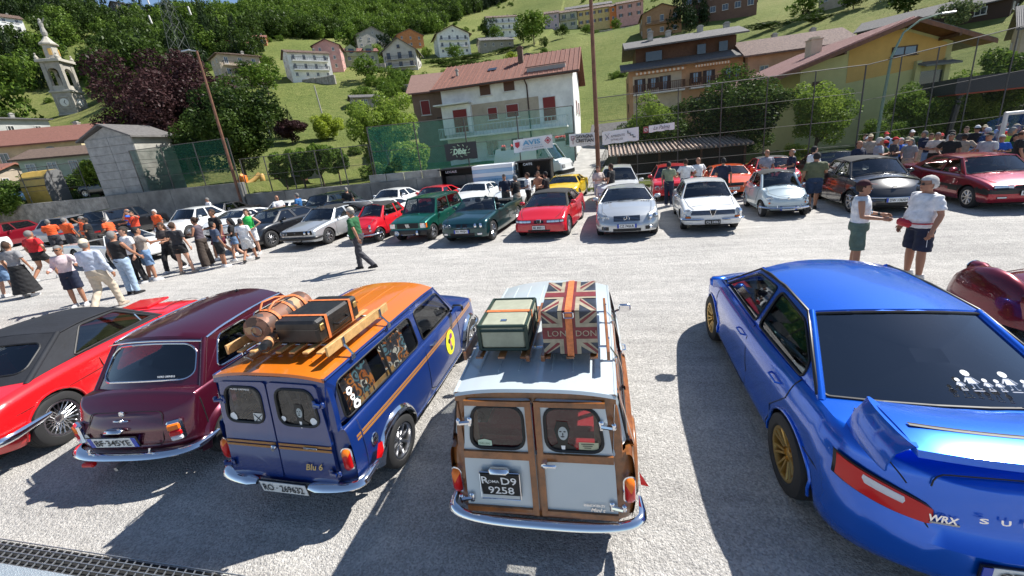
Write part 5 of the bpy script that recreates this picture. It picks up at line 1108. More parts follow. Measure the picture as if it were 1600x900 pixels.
# silver coupe
c = gcar('silver_coupe', 'silver seventies coupe with black roof and four round headlamps in a black grille', (-11.2, 12.75), 178, SLV, L=4.26, wd=1.63, H=1.30, wb=2.44, R=.30, belt=.83, hood=.74, deck=.80, cowl=.85, ra=.35, rb=-.75, rr=-1.45, rim='8', nose=(.25, 4), fo=.44, roofm=SOFT, fp=[(.2, .1), (.34, .05), (.45, .02), (.72, 0)])
grille(c, -.70, .70, .52, .68, 3, bar_m=TRIM); c.lamp_round(.60, .60, .072, bowl=DRL); c.lamp_round(.43, .60, .066, bowl=DRL); c.bumper(.40, .10, 1, mat=TRIM, out=.03); c.plate('RM 47218', .33, bg=PLK, fg=PLATE_W, eu=False, w=.36); shield(c, .60, .06); c.mirrors(.55, .88, CHROME, (.1, .05, .08)); c.patch_top([(-.4, .95), (-.35, 1.0), (.35, 1.0), (.4, .95)], TRIM, 'vent', tube=.015)
# fiat-like bubble cars
def bubble(label, at, deg, p, roofm, rim_m):
    w = [[(.45, .86), (.20, 1.19), (-.30, 1.22), (-.34, .86)], [(-.42, .865), (-.40, 1.21), (-.62, 1.17), (-.84, .90)]]
    c = gcar('bubble_car', label, at, deg, p, L=2.97, wd=1.32, H=1.32, wb=1.84, R=.255, belt=.82, hood=.72, deck=.80, cowl=.60, ra=.22, rb=-.68, rr=-1.10, xt=.45, nose=(.5, 2.3), tail=(.45, 2.3), wins=w, rim='minilite', rim_m=rim_m, tw=.14, rc=.10, roofm=roofm, fo=.44, detail=0, crown=.10,
        fp=[(.2, .10), (.35, .02), (.5, 0), (.62, .05), (.75, .18)], rp=[(.2, .1), (.4, .0), (.6, .04), (.8, .18)], side=[(0, .04), (.2, .0), (.5, .0), (.56, .02), (.8, .045), (1, .09)], bulge=.12, roof_kw=dict(pr=.04, pk=.12, rn=1.9, fb=.15))
    c.lamp_round(.46, .60, .078, out=.0, bowl=DRL); c.lamp_round(.47, .47, .028, lens=AMB_L, name='indicator'); c.bumper(.33, .06, 1, out=.04, wrap=.1); c.bumper(.33, .06, -1, out=.03)
    for s in (1, -1): m = MB(); m.tube([(s*.3, c.yf+.02, .30), (s*.3, c.yf+.065, .36), (s*.3, c.yf+.02, .43)], .012, 6); m.build('bumper_guard', CHROME, c.o)
    m = MB(); m.lathe([(.04, 0), (.035, .012), (.001, .016)], 14, 'y', (0, c.fy(0, .60), .60)); m.build('badge', CHROME, c.o)
    m = MB()
    for s in (1, -1): m.box((s*.14, c.fy(.14, .60)+.004, .60), (.18, .008, .014), ch=.003)
    m.build('badge_strip', CHROME, c.o); c.patch_top([(.42, .66), (.46, 1.1), (.25, 1.30), (-.25, 1.30), (-.46, 1.1), (-.42, .66)], PLK, 'bonnet_gap'); c.line([(.52, .82), (.52, .28), (-.36, .26), (-.38, .82)]); c.handle(-.2, .74, CHROME, .1); c.arches(p, r=.016); c.wipers(); c.mirrors(.46, .84, CHROME, (.09, .04, .07)); return c
c = bubble('tiny bright red bubble car with dark roof, nose towards the walking man', (-8.85, 12.75), 175, RD2, SOFT, ALLOY); c.plate('MI D40216', .30, bg=PLK, fg=PLATE_W, eu=False, w=.3)
PGB = paint('pale_blue_grey_paint', (.42, .50, .53)); c = bubble('tiny pale blue-grey bubble car with round headlamps beside the black soft-top car', (5.17, 13.35), 176, PGB, SOFT, ALLOY); c.plate('DB 746MJ', .32, w=.42)
# boxy green hatchback
lowb = lambda y, z, x, top: 1 if (z < .44 and not top) else 0
c = gcar('green_hatchback', 'boxy green hatchback with black lower body and two round spotlights on its bumper', (-6.75, 12.62), 175, GRN, L=3.38, wd=1.49, H=1.44, wb=2.17, R=.28, belt=.86, hood=.80, deck=.86, cowl=.78, ra=.42, rb=-1.35, rr=-1.62, xt=.60, nose=(.12, 6), tail=(.12, 6), wins=[[(.60, .9), (.37, 1.33), (-.28, 1.345), (-.28, .9)], [(-.38, .9), (-.38, 1.345), (-1.28, 1.33), (-1.42, .9)]],
    rim='8', mats=[GRN, TRIM], bands=lowb, fo=.44, rc=.04, fp=[(.2, .02), (.44, 0), (.46, .03), (.76, .05)], bulge=.02, low=.24, side=[(0, .03), (.3, .0), (.34, .01), (.9, .02), (1, .05)])
grille(c, -.42, .42, .52, .70, 6, bar_m=TRIM); c.lamp_rect(.50, .70, .53, .69, lens=DRL); c.lamp_rect(.715, .738, .53, .69, lens=AMB_L, name='indicator'); c.lamp_round(.40, .38, .085, out=.07, bowl=DRL, name='spotlight'); c.bumper(.38, .17, 1, mat=TRIM, out=.02, d=.02); c.plate('CE 902LD', .36); c.mirrors(.55, .9, TRIM)
for x in (-.06, -.03, 0, .03, .06): m = MB(); m.box((x-.0, c.fy(0, .61)+.014, .61), (.014, .008, .12), mat=Matrix.Rotation(.25, 4, 'Y')); m.build('badge_bar', CHROME, c.o)
m = MB(); m.box((0, .95, .90), (.30, .16, .04), ch=.015); m.build('bonnet_scoop', GRN, c.o)
# dark green open car
c = gcar('green_convertible', 'dark teal open convertible with kidney grille and its roof down', (-4.52, 12.15), 175, DGN, L=4.43, wd=1.71, H=1.33, wb=2.70, R=.315, belt=.88, hood=.80, deck=.88, cowl=.85, ra=.42, rb=-.6, rr=-1.15, nose=(.35, 3.4), rim='7', open_top=True, fo=.40, rakeless=1)
c.lamp_round(.62, .62, .07, bowl=DRL); c.lamp_round(.45, .62, .062, bowl=DRL); grille(c, .03, .19, .57, .68, 6, both=True, bar_m=TRIM); c.lamp_rect(.03, .19, .57, .68, lens=TRIM, frame=CHROME, name='kidney_surround', out=.0); c.lamp_rect(.52, .66, .33, .39, lens=DRL, name='fog_lamp'); grille(c, -.42, .42, .28, .40, 3, bar_m=TRIM); c.plate('BD 982JX', .455); c.mirrors(.62, .94, DGN)
seat(c.o, 0, -.95, .35, 1.2, .5); m = MB(); m.box((0, -1.35, .90), (1.25, .35, .08), ch=.03); m.build('folded_roof', SOFT, c.o)
# red wedge coupe with black roof
c = gcar('red_wedge_coupe', 'bright red angular coupe with black roof and rows of small square lamps', (-2.08, 12.35), 174, RD2, L=4.06, wd=1.73, H=1.30, wb=2.51, R=.31, belt=.87, hood=.74, deck=.92, cowl=1.0, ra=.30, rb=-.75, rr=-1.30, nose=(.40, 4.5), rim='8', roofm=SOFT, frame=SOFT, fo=.43, fp=[(.2, .06), (.3, 0), (.5, .0), (.53, .03), (.68, .07)], side=[(0, .0), (.2, .0), (.5, .01), (.54, .03), (.8, .035), (.92, .05), (1, .09)])
c.lamp_rect(.26, .64, .545, .615, lens=DRL, split=[((.32, .34), (0, 1), TRIM), ((.65, .67), (0, 1), TRIM)]); c.lamp_rect(.66, .76, .55, .61, lens=WHT_L, name='indicator'); grille(c, -.15, .15, .52, .61, 2, bar_m=TRIM); shield(c, .56, .15); c.plate('BE 80011', .40, eu=False, w=.40); grille(c, -.35, .35, .27, .33, 2, bar_m=TRIM); c.mirrors(.70, .92, RD2)
# silver roadster coupe
c = gcar('silver_luxury_coupe', 'silver two-seat luxury coupe with twin oval lamps and a star in its grille', (.48, 12.0), 178, SLV, L=4.53, wd=1.82, H=1.30, wb=2.56, R=.335, belt=.90, hood=.78, deck=.92, cowl=.80, ra=.22, rb=-.72, rr=-1.35, nose=(.62, 2.7), rim='5', glass=GLASS, fo=.43, wbow=.2, fp=[(.2, .06), (.28, 0), (.45, .0), (.55, .06), (.78, .24)])
c.lamp_round(.60, .625, .088, out=.01, bowl=DRL); c.lamp_round(.765, .64, .070, out=-.02, bowl=DRL); grille(c, -.36, .36, .55, .69, 4, bar_m=CHROME)
m = MB(); y = c.fy(0, .62)+.035; m.tube([(.075*cos(a), y, .62+.075*sin(a)) for a in [2*pi*k/18 for k in range(18)]], .007, 5, closed=True)
for k in range(3): a = pi/2+2*pi*k/3; m.tube([(0, y, .62), (.075*cos(a), y, .62+.075*sin(a))], [.012, .005], 5)
m.build('badge', CHROME, c.o); grille(c, -.38, .38, .27, .35, 2, bar_m=TRIM); grille(c, .50, .70, .30, .40, 0, both=True); c.lamp_round(.62, .35, .045, bowl=DRL, name='fog_lamp'); c.plate('CZ 742LR', .43); c.mirrors(.60, .95, SLV)
for s in (1, -1): m = MB(); [m.box((s*(.45+.07*k), .98, c.topz(.5, .98)+.004), (.045, .06, .008)) for k in range(4)]; m.build('bonnet_vent', TRIM, c.o)
# white classic coupe
c = gcar('white_classic_coupe', 'white sixties coupe with chrome shield grille and slim chrome bumper', (2.80, 12.22), 176, PWH, L=4.08, wd=1.58, H=1.315, wb=2.35, R=.29, belt=.83, hood=.74, deck=.80, cowl=.80, ra=.38, rb=-.70, rr=-1.25, xt=.53, nose=(.28, 3.4), rim='cap', rim_m=STEEL, fo=.42, tw=.165, arch=PWH)
grille(c, -.55, .55, .53, .66, 4, bar_m=CHROME); shield(c, .60, .16, out=.03); c.lamp_round(.63, .60, .095, bowl=DRL); c.bumper(.42, .06, 1, out=.035, wrap=.15, gap=.16); c.lamp_rect(.56, .68, .455, .49, lens=AMB_L, name='indicator'); c.plate('CN 34061', .34, bg=PLK, fg=PLATE_W, eu=False, w=.38); c.mirrors(.55, .86, CHROME, (.1, .04, .08))
m = MB(); m.tube([(x, c.yf-.30-.02*cos(x*3), c.topz(x, c.yf-.30)+.002) for x in [-.5+.1*k for k in range(11)]], .004, 4); m.build('bonnet_step', PLK, c.o)
# black soft-top bubble
c = gcar('black_soft_top', 'black rounded soft-top car with bulging wings and round headlamps', (7.72, 13.25), 175, PB, L=4.12, wd=1.73, H=1.50, wb=2.51, R=.33, belt=.94, hood=.82, deck=.86, cowl=.88, ra=.42, rb=-.7, rr=-1.25, xt=.56, nose=(.62, 2.2), tail=(.6, 2.2), rim='6', roofm=SOFT, frame=PB, rc=.09, crown=.13, fp=[(.2, .06), (.33, 0), (.5, .02), (.65, .14), (.8, .30)], fo=.43,
    side=[(0, -.0), (.25, -.0), (.45, .0), (.5, .05), (.8, .07), (1, .12)], win_glass=0)
c.arches(PB, w=.05); c.lamp_round(.60, .635, .105, out=-.06, bowl=DRL); c.plate('DW 136AH', .44); m = MB(); m.lathe([(.06, 0), (.055, .015), (.001, .02)], 18, 'y', (0, c.fy(0, .75)+.01, .75)); m.build('badge', CHROME, c.o, 60); c.bumper(.50, .03, 1, out=.01, mat=CHROME, d=.015); grille(c, -.45, .45, .27, .36, 2, bar_m=TRIM); c.mirrors(.62, 1.0, PB)
# dark red wedge saloon
band = lambda y, z, x, top: 1 if (.47 < z < .60 and not top) else 0
c = gcar('dark_red_saloon', 'dark red angular saloon with black side band at the right end of the row', (10.33, 13.0), 174, RD3, L=4.33, wd=1.63, H=1.35, wb=2.51, R=.30, belt=.86, hood=.76, deck=.95, cowl=.95, ra=.45, rb=-.80, rr=-1.40, doors=4, nose=(.16, 5), tail=(.16, 5), rim='8', mats=[RD3, TRIM], bands=band, fp=[(.2, .1), (.3, .04), (.46, .0), (.6, 0), (.62, .03), (.75, .05)], fo=.44)
c.lamp_rect(.34, .70, .615, .70, lens=DRL, split=[((.0, .3), (0, 1), WHT_L)]); grille(c, -.32, .32, .615, .70, 3, bar_m=TRIM); shield(c, .66, .16); c.plate('BG 82862', .50, eu=False, w=.42); c.lamp_rect(.45, .62, .37, .41, lens=WHT_L, name='fog_lamp'); c.mirrors(.70, .95, RD3)
# ------------------------------------------------------------------ second row and cars along the walls
YLW, ORG, DBL, GRY, BLU2 = paint('yellow_paint', (.78, .50, .01)), paint('orange_red_paint', (.72, .09, .01)), paint('dark_green_black_paint', (.006, .014, .012)), paint('grey_metal_paint', (.30, .30, .32), 1), paint('steel_blue_paint', (.06, .14, .24), 1)
GR = 'cars in the second row'
def back(name, label, u, v, deg, p, fr='rect', **k):
    c = gcar(name, label, (u, v), deg, p, detail=0, group=GR, **k)
    if fr == 'rect': c.lamp_rect(.42*c.w/.8, .68*c.w/.8, .56, .66, lens=DRL)
    else: c.lamp_round(.60*c.w/.8, .60, .085, bowl=DRL)
    grille(c, -.33, .33, .52, .64, 2, bar_m=TRIM); c.plate('AB 12%d' % (abs(int(u*7)) % 10), .42, eu=False, w=.40); c.line([(k.get('cowl', .9)-.08, .82), (k.get('cowl', .9)-.08, .3), (-.2, .25)]); c.lamp_rect(.45*c.w/.8, .66*c.w/.8, .6, .7, -1, lens=RED_L, name='tail_lamp'); c.wipers(); c.mirrors(.6, .93, p); return c
back('white_saloon', 'white sixties saloon with upright cabin near the shaded wall', -21.6, 15.6, 184, PWH, 'round', L=4.2, wd=1.6, H=1.44, doors=4, rim='cap', belt=.88, hood=.86, deck=.86)
back('white_sports_car', 'low white sports car with dark side intake right of the white saloon', -18.4, 15.4, 186, PWH, L=4.4, wd=1.9, H=1.17, belt=.80, hood=.66, deck=.86, cowl=1.0, ra=.3, rb=-.6, rr=-1.4, rim='5', nose=(.8, 2.2))
back('white_cabriolet', 'white classic coupe behind the two talking men', -16.7, 16.6, 180, PWH, 'round', L=4.1, wd=1.6, H=1.28, belt=.82, rim='cap')
back('dark_estate', 'dark green estate car near the low wall behind the silver coupe', -15.0, 17.4, 178, DBL, L=4.3, wd=1.68, H=1.42, rr=-1.75, rb=-1.5, doors=4, deck=.9); back('low_dark_coupe', 'low dark coupe behind the silver seventies coupe', -12.9, 15.8, 178, PB, L=4.3, wd=1.7, H=1.20, belt=.8)
c = back('white_pony_car', 'white long-nosed car with raised bonnet behind the tiny red car', -10.2, 14.9, 176, PWH, L=4.5, wd=1.75, H=1.18, belt=.82, hood=.78)
m = MB(); m.box((0, 1.2, 1.05), (1.3, 1.1, .04), ch=.015, mat=Matrix.Rotation(.5, 4, 'X')); m.build('raised_bonnet', PWH, c.o)
back('white_coupe', 'white rounded modern coupe behind the tiny red car and green hatchback', -11.6, 18.6, 176, PWH, L=4.35, wd=1.75, H=1.30, rim='5', nose=(.6, 2.4)); back('red_coupe', 'red coupe with raised scarlet panel behind the green hatchback', -9.0, 18.4, 176, RD2, L=4.25, wd=1.72, H=1.26, rim='5')
back('white_low_coupe', 'white low two-door coupe behind the dark teal convertible', -6.75, 18.6, 175, PWH, L=4.3, wd=1.72, H=1.24, rim='5', nose=(.6, 2.4)); back('white_hatch_coupe', 'white rounded coupe partly hidden by the standing men, right of the white low coupe', -4.4, 17.7, 165, PWH, L=4.2, wd=1.75, H=1.32, nose=(.6, 2.3))
back('yellow_coupe', 'bright yellow coupe with pale sunshade behind the red angular coupe', -2.2, 18.9, 175, YLW, L=4.25, wd=1.75, H=1.22, rim='5', nose=(.55, 2.4)); back('white_crossover', 'white family hatchback with tall tailgate behind the silver luxury coupe', .35, 16.9, 178, paint('pearl_paint', (.60, .61, .60)), L=4.3, wd=1.8, H=1.58, belt=1.0, hood=.95, deck=1.0, rr=-1.8, rb=-1.4, doors=4)
c = back('red_hatchback', 'boxy red rally hatchback with four round lamps behind the white classic coupe', 2.65, 17.7, 176, RD2, 'round', L=3.9, wd=1.77, H=1.38, belt=.88, hood=.84, deck=.92, rr=-1.55, rb=-1.2, doors=4, nose=(.2, 5), rim='8', frame=RD2); c.lamp_round(.45, .60, .07, bowl=DRL)
back('orange_coupe', 'orange sports coupe behind the white classic coupe', 4.85, 17.6, 174, ORG, 'rect', L=4.2, wd=1.72, H=1.20, belt=.82, hood=.74, rim='5')
back('red_cabriolet', 'red car with dark roof beside the elderly man in patterned shirt', 6.8, 18.4, 172, RD2, L=4.1, wd=1.65, H=1.32, roofm=SOFT, belt=.85); back('dark_cabriolet', 'dark saloon with bright windscreen glare behind the black soft-top', 9.0, 18.2, 172, PB, L=4.4, wd=1.72, H=1.36)
GR = 'cars parked by the left walls'
c = gcar('white_open_roadster', 'white sports car with large silver wheels hidden behind the group of people', (-17.9, 11.4), 262, PWH, L=4.4, wd=1.85, H=1.2, belt=.82, hood=.72, R=.35, rim='10', nose=(.7, 2.3), open_top=True, detail=0)
back('red_crossover', 'modern red hatchback at the far left facing right', -35.3, 15.0, 205, RD3, L=4.2, wd=1.78, H=1.5, belt=.98, hood=.92, deck=.98, rr=-1.7, rb=-1.3, doors=4, rim='5'); back('white_city_car', 'white car cut off by the left edge in front of the red hatchback', -31.6, 12.0, 215, PWH, L=4.0, wd=1.7, H=1.42, belt=.95, doors=4)
c = back('grey_mpv', 'silver grey hatchback seen from behind in the far left row', -32.2, 18.6, 25, GRY, L=4.2, wd=1.78, H=1.55, belt=1.0, hood=.95, deck=1.0, rr=-1.75, rb=-1.45, doors=4, front_axle=True); c = back('black_suv', 'black sport utility car seen from behind in wall shade', -28.4, 19.0, 12, PB, L=4.6, wd=1.85, H=1.72, belt=1.08, hood=1.0, deck=1.05, rr=-1.95, rb=-1.65, doors=4, R=.36)
back('dark_parked_coupe', 'dark car with raised boot lid in the shade of the wall behind the white saloon', -22.8, 18.3, 185, PB, L=4.3, wd=1.7, H=1.35)
for i, (nm, lab, u, v, d, p, dz, H) in enumerate([('blue_car', 'steel blue car behind the wall at the far left edge', -50.5, 24.8, 200, BLU2, 2.25, 1.45), ('red_small_car', 'small red car next to the blue one behind the left wall', -51.3, 27.6, 200, RD3, 2.4, 1.45), ('black_car', 'black car behind the wall right of the yellow booth', -43.0, 25.6, 110, PB, 2.25, 1.45), ('blue_van_car', 'dark blue tall car behind the yellow booth', -46.0, 28.6, 110, BLU2, 2.4, 1.6), ('white_estate', 'white estate car farther back behind the left wall', -56, 29.5, 190, PWH, 3.4, 1.5)]):
    c = back(nm, lab, u, v, d, p, L=4.2, wd=1.75, H=H, belt=.95, hood=.9, deck=.95, rr=-1.7, rb=-1.3, doors=4); c.o.location.z = dz; c.o['group'] = 'cars behind the left wall'
c = gcar('white_delivery_van', 'long white delivery van parked on the ramp behind the AVIS banner', (-3.3, 26.2), 250, PWH, L=5.6, wd=1.95, H=2.3, wb=3.3, R=.34, belt=1.25, hood=1.15, deck=1.25, cowl=2.0, ra=1.3, rb=-2.55, rr=-2.72, xt=.86, rc=.04, nose=(.35, 3.5), tail=(.12, 6), wins=[[(1.75, 1.3), (1.25, 2.1), (.75, 2.12), (.75, 1.3)]], detail=0, fo=.42, roof_kw=dict(rear=1, rm=(.3, .3, .3)))
c.o.location.z = .45; c.mirrors(1.7, 1.4, TRIM, (.12, .08, .25)); c.lamp_rect(.5, .8, .75, .95, lens=DRL); c.bumper(.5, .25, 1, mat=TRIM, out=.01, d=.03)
# ------------------------------------------------------------------ buildings
def WM(name, c, v=.18): return M(name, c, .85, var=(1.2, v), bump=(14, .15, .01))
def tile_mat(name, c1, c2, sc=4.5):
    m = M(name, c1, .8, var=(5, .4, c2)); t = m.node_tree; b = t.nodes['Principled BSDF']; N = t.nodes.new; tc = N('ShaderNodeTexCoord'); w = N('ShaderNodeTexWave'); w.inputs['Scale'].default_value = sc; w.inputs['Distortion'].default_value = .6; w.bands_direction = 'X'; t.links.new(tc.outputs['Object'], w.inputs['Vector'])
    bp = N('ShaderNodeBump'); bp.inputs['Strength'].default_value = .9; bp.inputs['Distance'].default_value = .06; t.links.new(w.outputs[0], bp.inputs['Height']); t.links.new(bp.outputs[0], b.inputs['Normal']); return m
TILE_R, TILE_B, TILE_P, SLATE = tile_mat('red_roof_tiles', (.33, .13, .09), (.20, .08, .055)), tile_mat('brown_roof_tiles', (.20, .13, .095), (.11, .07, .05)), tile_mat('pink_roof_tiles', (.50, .27, .24), (.38, .18, .16)), tile_mat('grey_roof_slabs', (.19, .18, .17), (.11, .10, .10), 3)
WIN_D = M('window_pane_dark', (.03, .035, .045), .06, spec=.9); WIN_B = M('window_pane_sky', (.10, .15, .22), .04, spec=1.0); FR_W, FR_B = M('white_window_frame', (.62, .6, .57), .5), M('brown_window_frame', (.06, .03, .02), .5)
SH_R, SH_B, SH_G, SH_K = M('red_shutter', (.20, .015, .012), .6, bump=(60, .3, .01)), M('brown_shutter', (.09, .035, .018), .6), M('green_shutter', (.02, .06, .035), .6), M('dark_shutter', (.035, .018, .014), .6)
RAIL, WOODD = M('dark_railing', (.03, .028, .026), .6), M('dark_timber', (.10, .045, .022), .7, var=(6, .4))
_WN = {}
def window(par, x, y, z, w, h, rz=0, frame=FR_W, pane=WIN_D, shut=None, closed=False, recess=.06, name='window'):
    key = (round(w, 2), round(h, 2), frame.name, pane.name, shut.name if shut else '', closed)
    if key not in _WN:
        m = MB(); f = .07
        for cx, cz, a, b in ((0, h/2-f/2, w, f), (0, -h/2+f/2, w, f), (-w/2+f/2, 0, f, h), (w/2-f/2, 0, f, h), (0, 0, f*.7, h)): m.box((cx, -.03, cz), (a, .08+(.002 if b > a else 0), b-(.002 if b > a else 0)))
        m.box((0, -.05, -h/2-.04), (w+.2, .16, .06))
        m.m = 1; m.box((0, -.012, 0), (w-.04, .05, h-.04)); m.m = 2
        if shut and closed: m.box((0, -.05, 0), (w-.1, .06, h-.1))
        elif shut:
            for s in (1, -1): m.box((s*(w*.76), -.03, 0), (w*.48, .05, h))
        me = m.build('window', frame, None, mats=[frame, pane, shut or frame]); _WN[key] = me.data; bpy.data.objects.remove(me)
    o = bpy.data.objects.new(name, _WN[key]); link(o, par); o.location = (x, y, z); o.rotation_euler = (0, 0, rz); return o
def gable_roof(par, w, d, z, rh, mat, ridge='x', e=.5, th=.16, eg=.4, soff=None):
    """two slopes; ridge along x or y"""
    m = MB()
    W, D = (w/2+eg, d/2+e) if ridge == 'x' else (d/2+eg, w/2+e); half = (d if ridge == 'x' else w)/2; sl = rh/half; zz = z-sl*e*1.0
    for s in (1, -1):
        p = [(-W, s*D, zz), (W, s*D, zz), (W, 0, z+rh), (-W, 0, z+rh)]; q = [(a, b, c+th) for a, b, c in p]
        if ridge == 'y': p = [(b, a, c) for a, b, c in p]; q = [(b, a, c) for a, b, c in q]
        m.add(p+q, [(0, 1, 2, 3), (4, 5, 6, 7), (0, 1, 5, 4), (1, 2, 6, 5), (2, 3, 7, 6), (3, 0, 4, 7)])
    n = 14
    o = m.build('roof', mat, par); return o
def hip_roof(par, w, d, z, rh, mat, e=.5, th=.14):
    W, D = w/2+e, d/2+e; k = max(0, W-D); v = [(-W, -D, z), (W, -D, z), (W, D, z), (-W, D, z), (-k, 0, z+rh), (k, 0, z+rh)]; v += [(a, b, c+th) for a, b, c in v]
    m = MB(); m.add(v, [(6, 7, 11, 10), (7, 8, 11), (8, 9, 10, 11), (9, 6, 10), (0, 1, 7, 6), (1, 2, 8, 7), (2, 3, 9, 8), (3, 0, 6, 9), (3, 2, 1, 0)]); return m.build('roof', mat, par)
def balcony(par, x, y, z, w, dp=1.1, h=.95, mat=RAIL, slab=None, n=None, wood=False):
    m = MB(); m.box((x, y-dp/2, z-.08), (w, dp, .15)); o = m.build('balcony', slab or FR_W, par)
    m = MB(); n = n or max(5, int(w/.35)); t = .09 if wood else .03
    for k in range(n+1): m.box((x-w/2+.03+(w-.06)*k/n, y-dp+.03, z+h/2), (t, .03, h))
    for s in (1, -1):
        for k in range(1, 4): m.box((x+s*(w/2-.02), y-dp+.03+dp*k/4, z+h/2), (.03, t, h))
        m.box((x+s*(w/2-.02), y-dp/2, z+h), (.05, dp, .05))
    m.box((x, y-dp+.03, z+h), (w-.06, .06, .06)); m.build('railing', mat, o); return o
def chimney(roof, x, y, z, h=.9, mat=None, s=.45):
    m = MB(); m.box((x, y, z), (s, s, h)); m.box((x, y, z+h/2+.05), (s+.12, s+.12, .08)); m.box((x, y, z+h/2+.17), (s*.7, s*.7, .12)); return m.build('chimney', mat or CONC2, roof)
def house(label, loc, off, w, d, h, wall, roof, rh=1.6, ridge='x', floors=2, cols=3, frame=FR_W, pane=WIN_D, shut=None, balc=(), ww=.75, wh=1.0, name='village_house', hip=False, group=None, chim=((.25, .1),), side=2, rz=None, base=3, skip=(), e=.5, cat='house', gwin=0, base_m=None):
    t = thing(name, label, cat, loc, (-atan2(loc[0], loc[1])+radians(off)) if rz is None else radians(rz), group); th = MB(); W, D = w/2, d/2
    v = [(-W, -D, -base), (W, -D, -base), (W, D, -base), (-W, D, -base), (-W, -D, h), (W, -D, h), (W, D, h), (-W, D, h)]; f = [(0, 1, 5, 4), (1, 2, 6, 5), (2, 3, 7, 6), (3, 0, 4, 7), (4, 5, 6, 7)]
    if not hip:
        if ridge == 'x': v += [(-W, 0, h+rh), (W, 0, h+rh)]; f = f[:4]+[(5, 6, 9), (7, 4, 8)]
        else: v += [(0, -D, h+rh), (0, D, h+rh)]; f = f[:4]+[(4, 5, 8), (6, 7, 9)]
    th.add(v, f); th.build('wall', wall, t)
    R = hip_roof(t, w, d, h, rh, roof, e) if hip else gable_roof(t, w, d, h, rh, roof, ridge, e, eg=e*.8)
    for cx, cy in chim: chimney(R, cx*w, cy*d, h+rh*(1-abs(cy if ridge == 'x' else cx)*2)+.35, s=min(.5, w*.05+.1))
    fh = h/floors
    for i in range(floors):
        z = fh*(i+.55)
        for k in range(cols):
            if (i, k) in skip: continue
            x = -W+w*(k+.5)/cols; bal = i in balc; window(t, x, -D, z-(.15*fh/2.6 if bal else 0), ww, wh*(1.35 if bal else 1), 0, frame, pane, shut, name='balcony_door' if bal else 'window')
        for s in (1, -1):
            for k in range(side): window(t, s*W, -D+d*(k+.5)/side, z, ww*.9, wh, s*pi/2, frame, pane, shut)
        if i in balc: balcony(t, 0, -D, fh*i+.12, w*.86, .8, .7, slab=wall)
    if gwin and ridge == 'y': window(t, 0, -D, h+rh*.35, ww*.8, wh*.7, 0, frame, pane, None)
    return t
cW, cPk, cGr, cOr, cYl, cBr, cBg, cLi = WM('white_render', (.78, .77, .74)), WM('pink_render', (.56, .30, .27)), WM('pale_green_render', (.34, .38, .24)), WM('orange_render', (.50, .20, .08)), WM('yellow_render', (.56, .42, .18)), WM('brown_render', (.22, .14, .10)), WM('beige_render', (.46, .38, .29)), WM('lilac_render', (.42, .33, .36))
G = 'houses on the hillside'
house('white three-storey hillside house with brown roof and small balconies, left of the pink house', (-66.8, 87.7, 21.6), 12, 8.6, 6.5, 5.4, cW, TILE_B, 1.1, floors=3, cols=4, shut=None, balc=(1, 2), ww=.6, wh=.8, group=G)
house('tall pink hillside house with small dark windows next to the white three-storey house', (-67.5, 97.7, 25.0), -8, 6.0, 6, 5.6, cPk, TILE_B, 1.3, 'y', floors=3, cols=2, ww=.55, wh=.8, group=G)
t = house('pale green hillside house with two arched gable windows beside the round tree', (-65.3, 107.8, 27.2), 5, 8.8, 6, 3.6, cGr, TILE_R, 1.3, floors=1, cols=3, ww=.8, wh=1.1, group=G)
for s in (1, -1):
    m = MB(); m.box((s*2.2, -3.05, 3.3), (2.6, .5, 1.9)); m.add([(s*2.2-1.5, -3.35, 4.2), (s*2.2+1.5, -3.35, 4.2), (s*2.2, -3.35, 5.2), (s*2.2-1.5, -1, 4.2), (s*2.2+1.5, -1, 4.2), (s*2.2, -1, 5.2)], [(0, 1, 2), (0, 2, 5, 3), (1, 4, 5, 2)]); m.build('dormer', cGr, t)
    m = MB(); m.lathe([(.001, 0), (.75, 0)], 20, 'y', (s*2.2, -3.33, 3.8)); m.build('arched_window', WIN_D, t)
house('large grey gabled house above the pale green house', (-90.8, 159.2, 44.0), 18, 13, 10, 4.5, WM('grey_render', (.36, .34, .31)), SLATE, 3.2, 'y', floors=2, cols=4, group=G, gwin=1)
t = house('dark-roofed A-frame house with two long balconies in the village centre', (-52.4, 107.1, 24.6), -10, 8.4, 7.5, 4.3, WM('grey_white_render', (.45, .43, .40)), SLATE, 2.9, 'y', floors=2, cols=3, balc=(1,), frame=FR_B, ww=.9, wh=1.1, group=G, e=.8, gwin=1)
balcony(t, 0, -3.75, .4, 7.6, 1.2, .7, WOODD)
house('orange house under a dark tiled roof behind the A-frame house', (-82.0, 175.8, 46.6), 15, 11, 8, 4.8, cOr, TILE_B, 2.3, 'y', floors=2, cols=3, group=G)
house('white chalet with broad brown gable roof and three balconies, highest white house left of centre', (-58.2, 163.2, 38.2), 12, 12.4, 10, 7.2, cW, TILE_B, 2.8, 'y', floors=3, cols=4, balc=(1, 2), group=G, e=1.0, gwin=1, ww=.9)
house('white and brown apartment block with balconies behind the pair of round trees', (-45.2, 196.9, 50.0), 10, 14, 9, 7.5, cW, TILE_B, 1.8, floors=3, cols=5, balc=(1, 2), group=G)
house('low grey house with long slab roof below the white and brown block', (-41.3, 166.2, 38.4), 14, 13, 7, 3.4, WM('stone_render', (.28, .26, .22)), SLATE, 1.6, floors=1, cols=4, group=G)
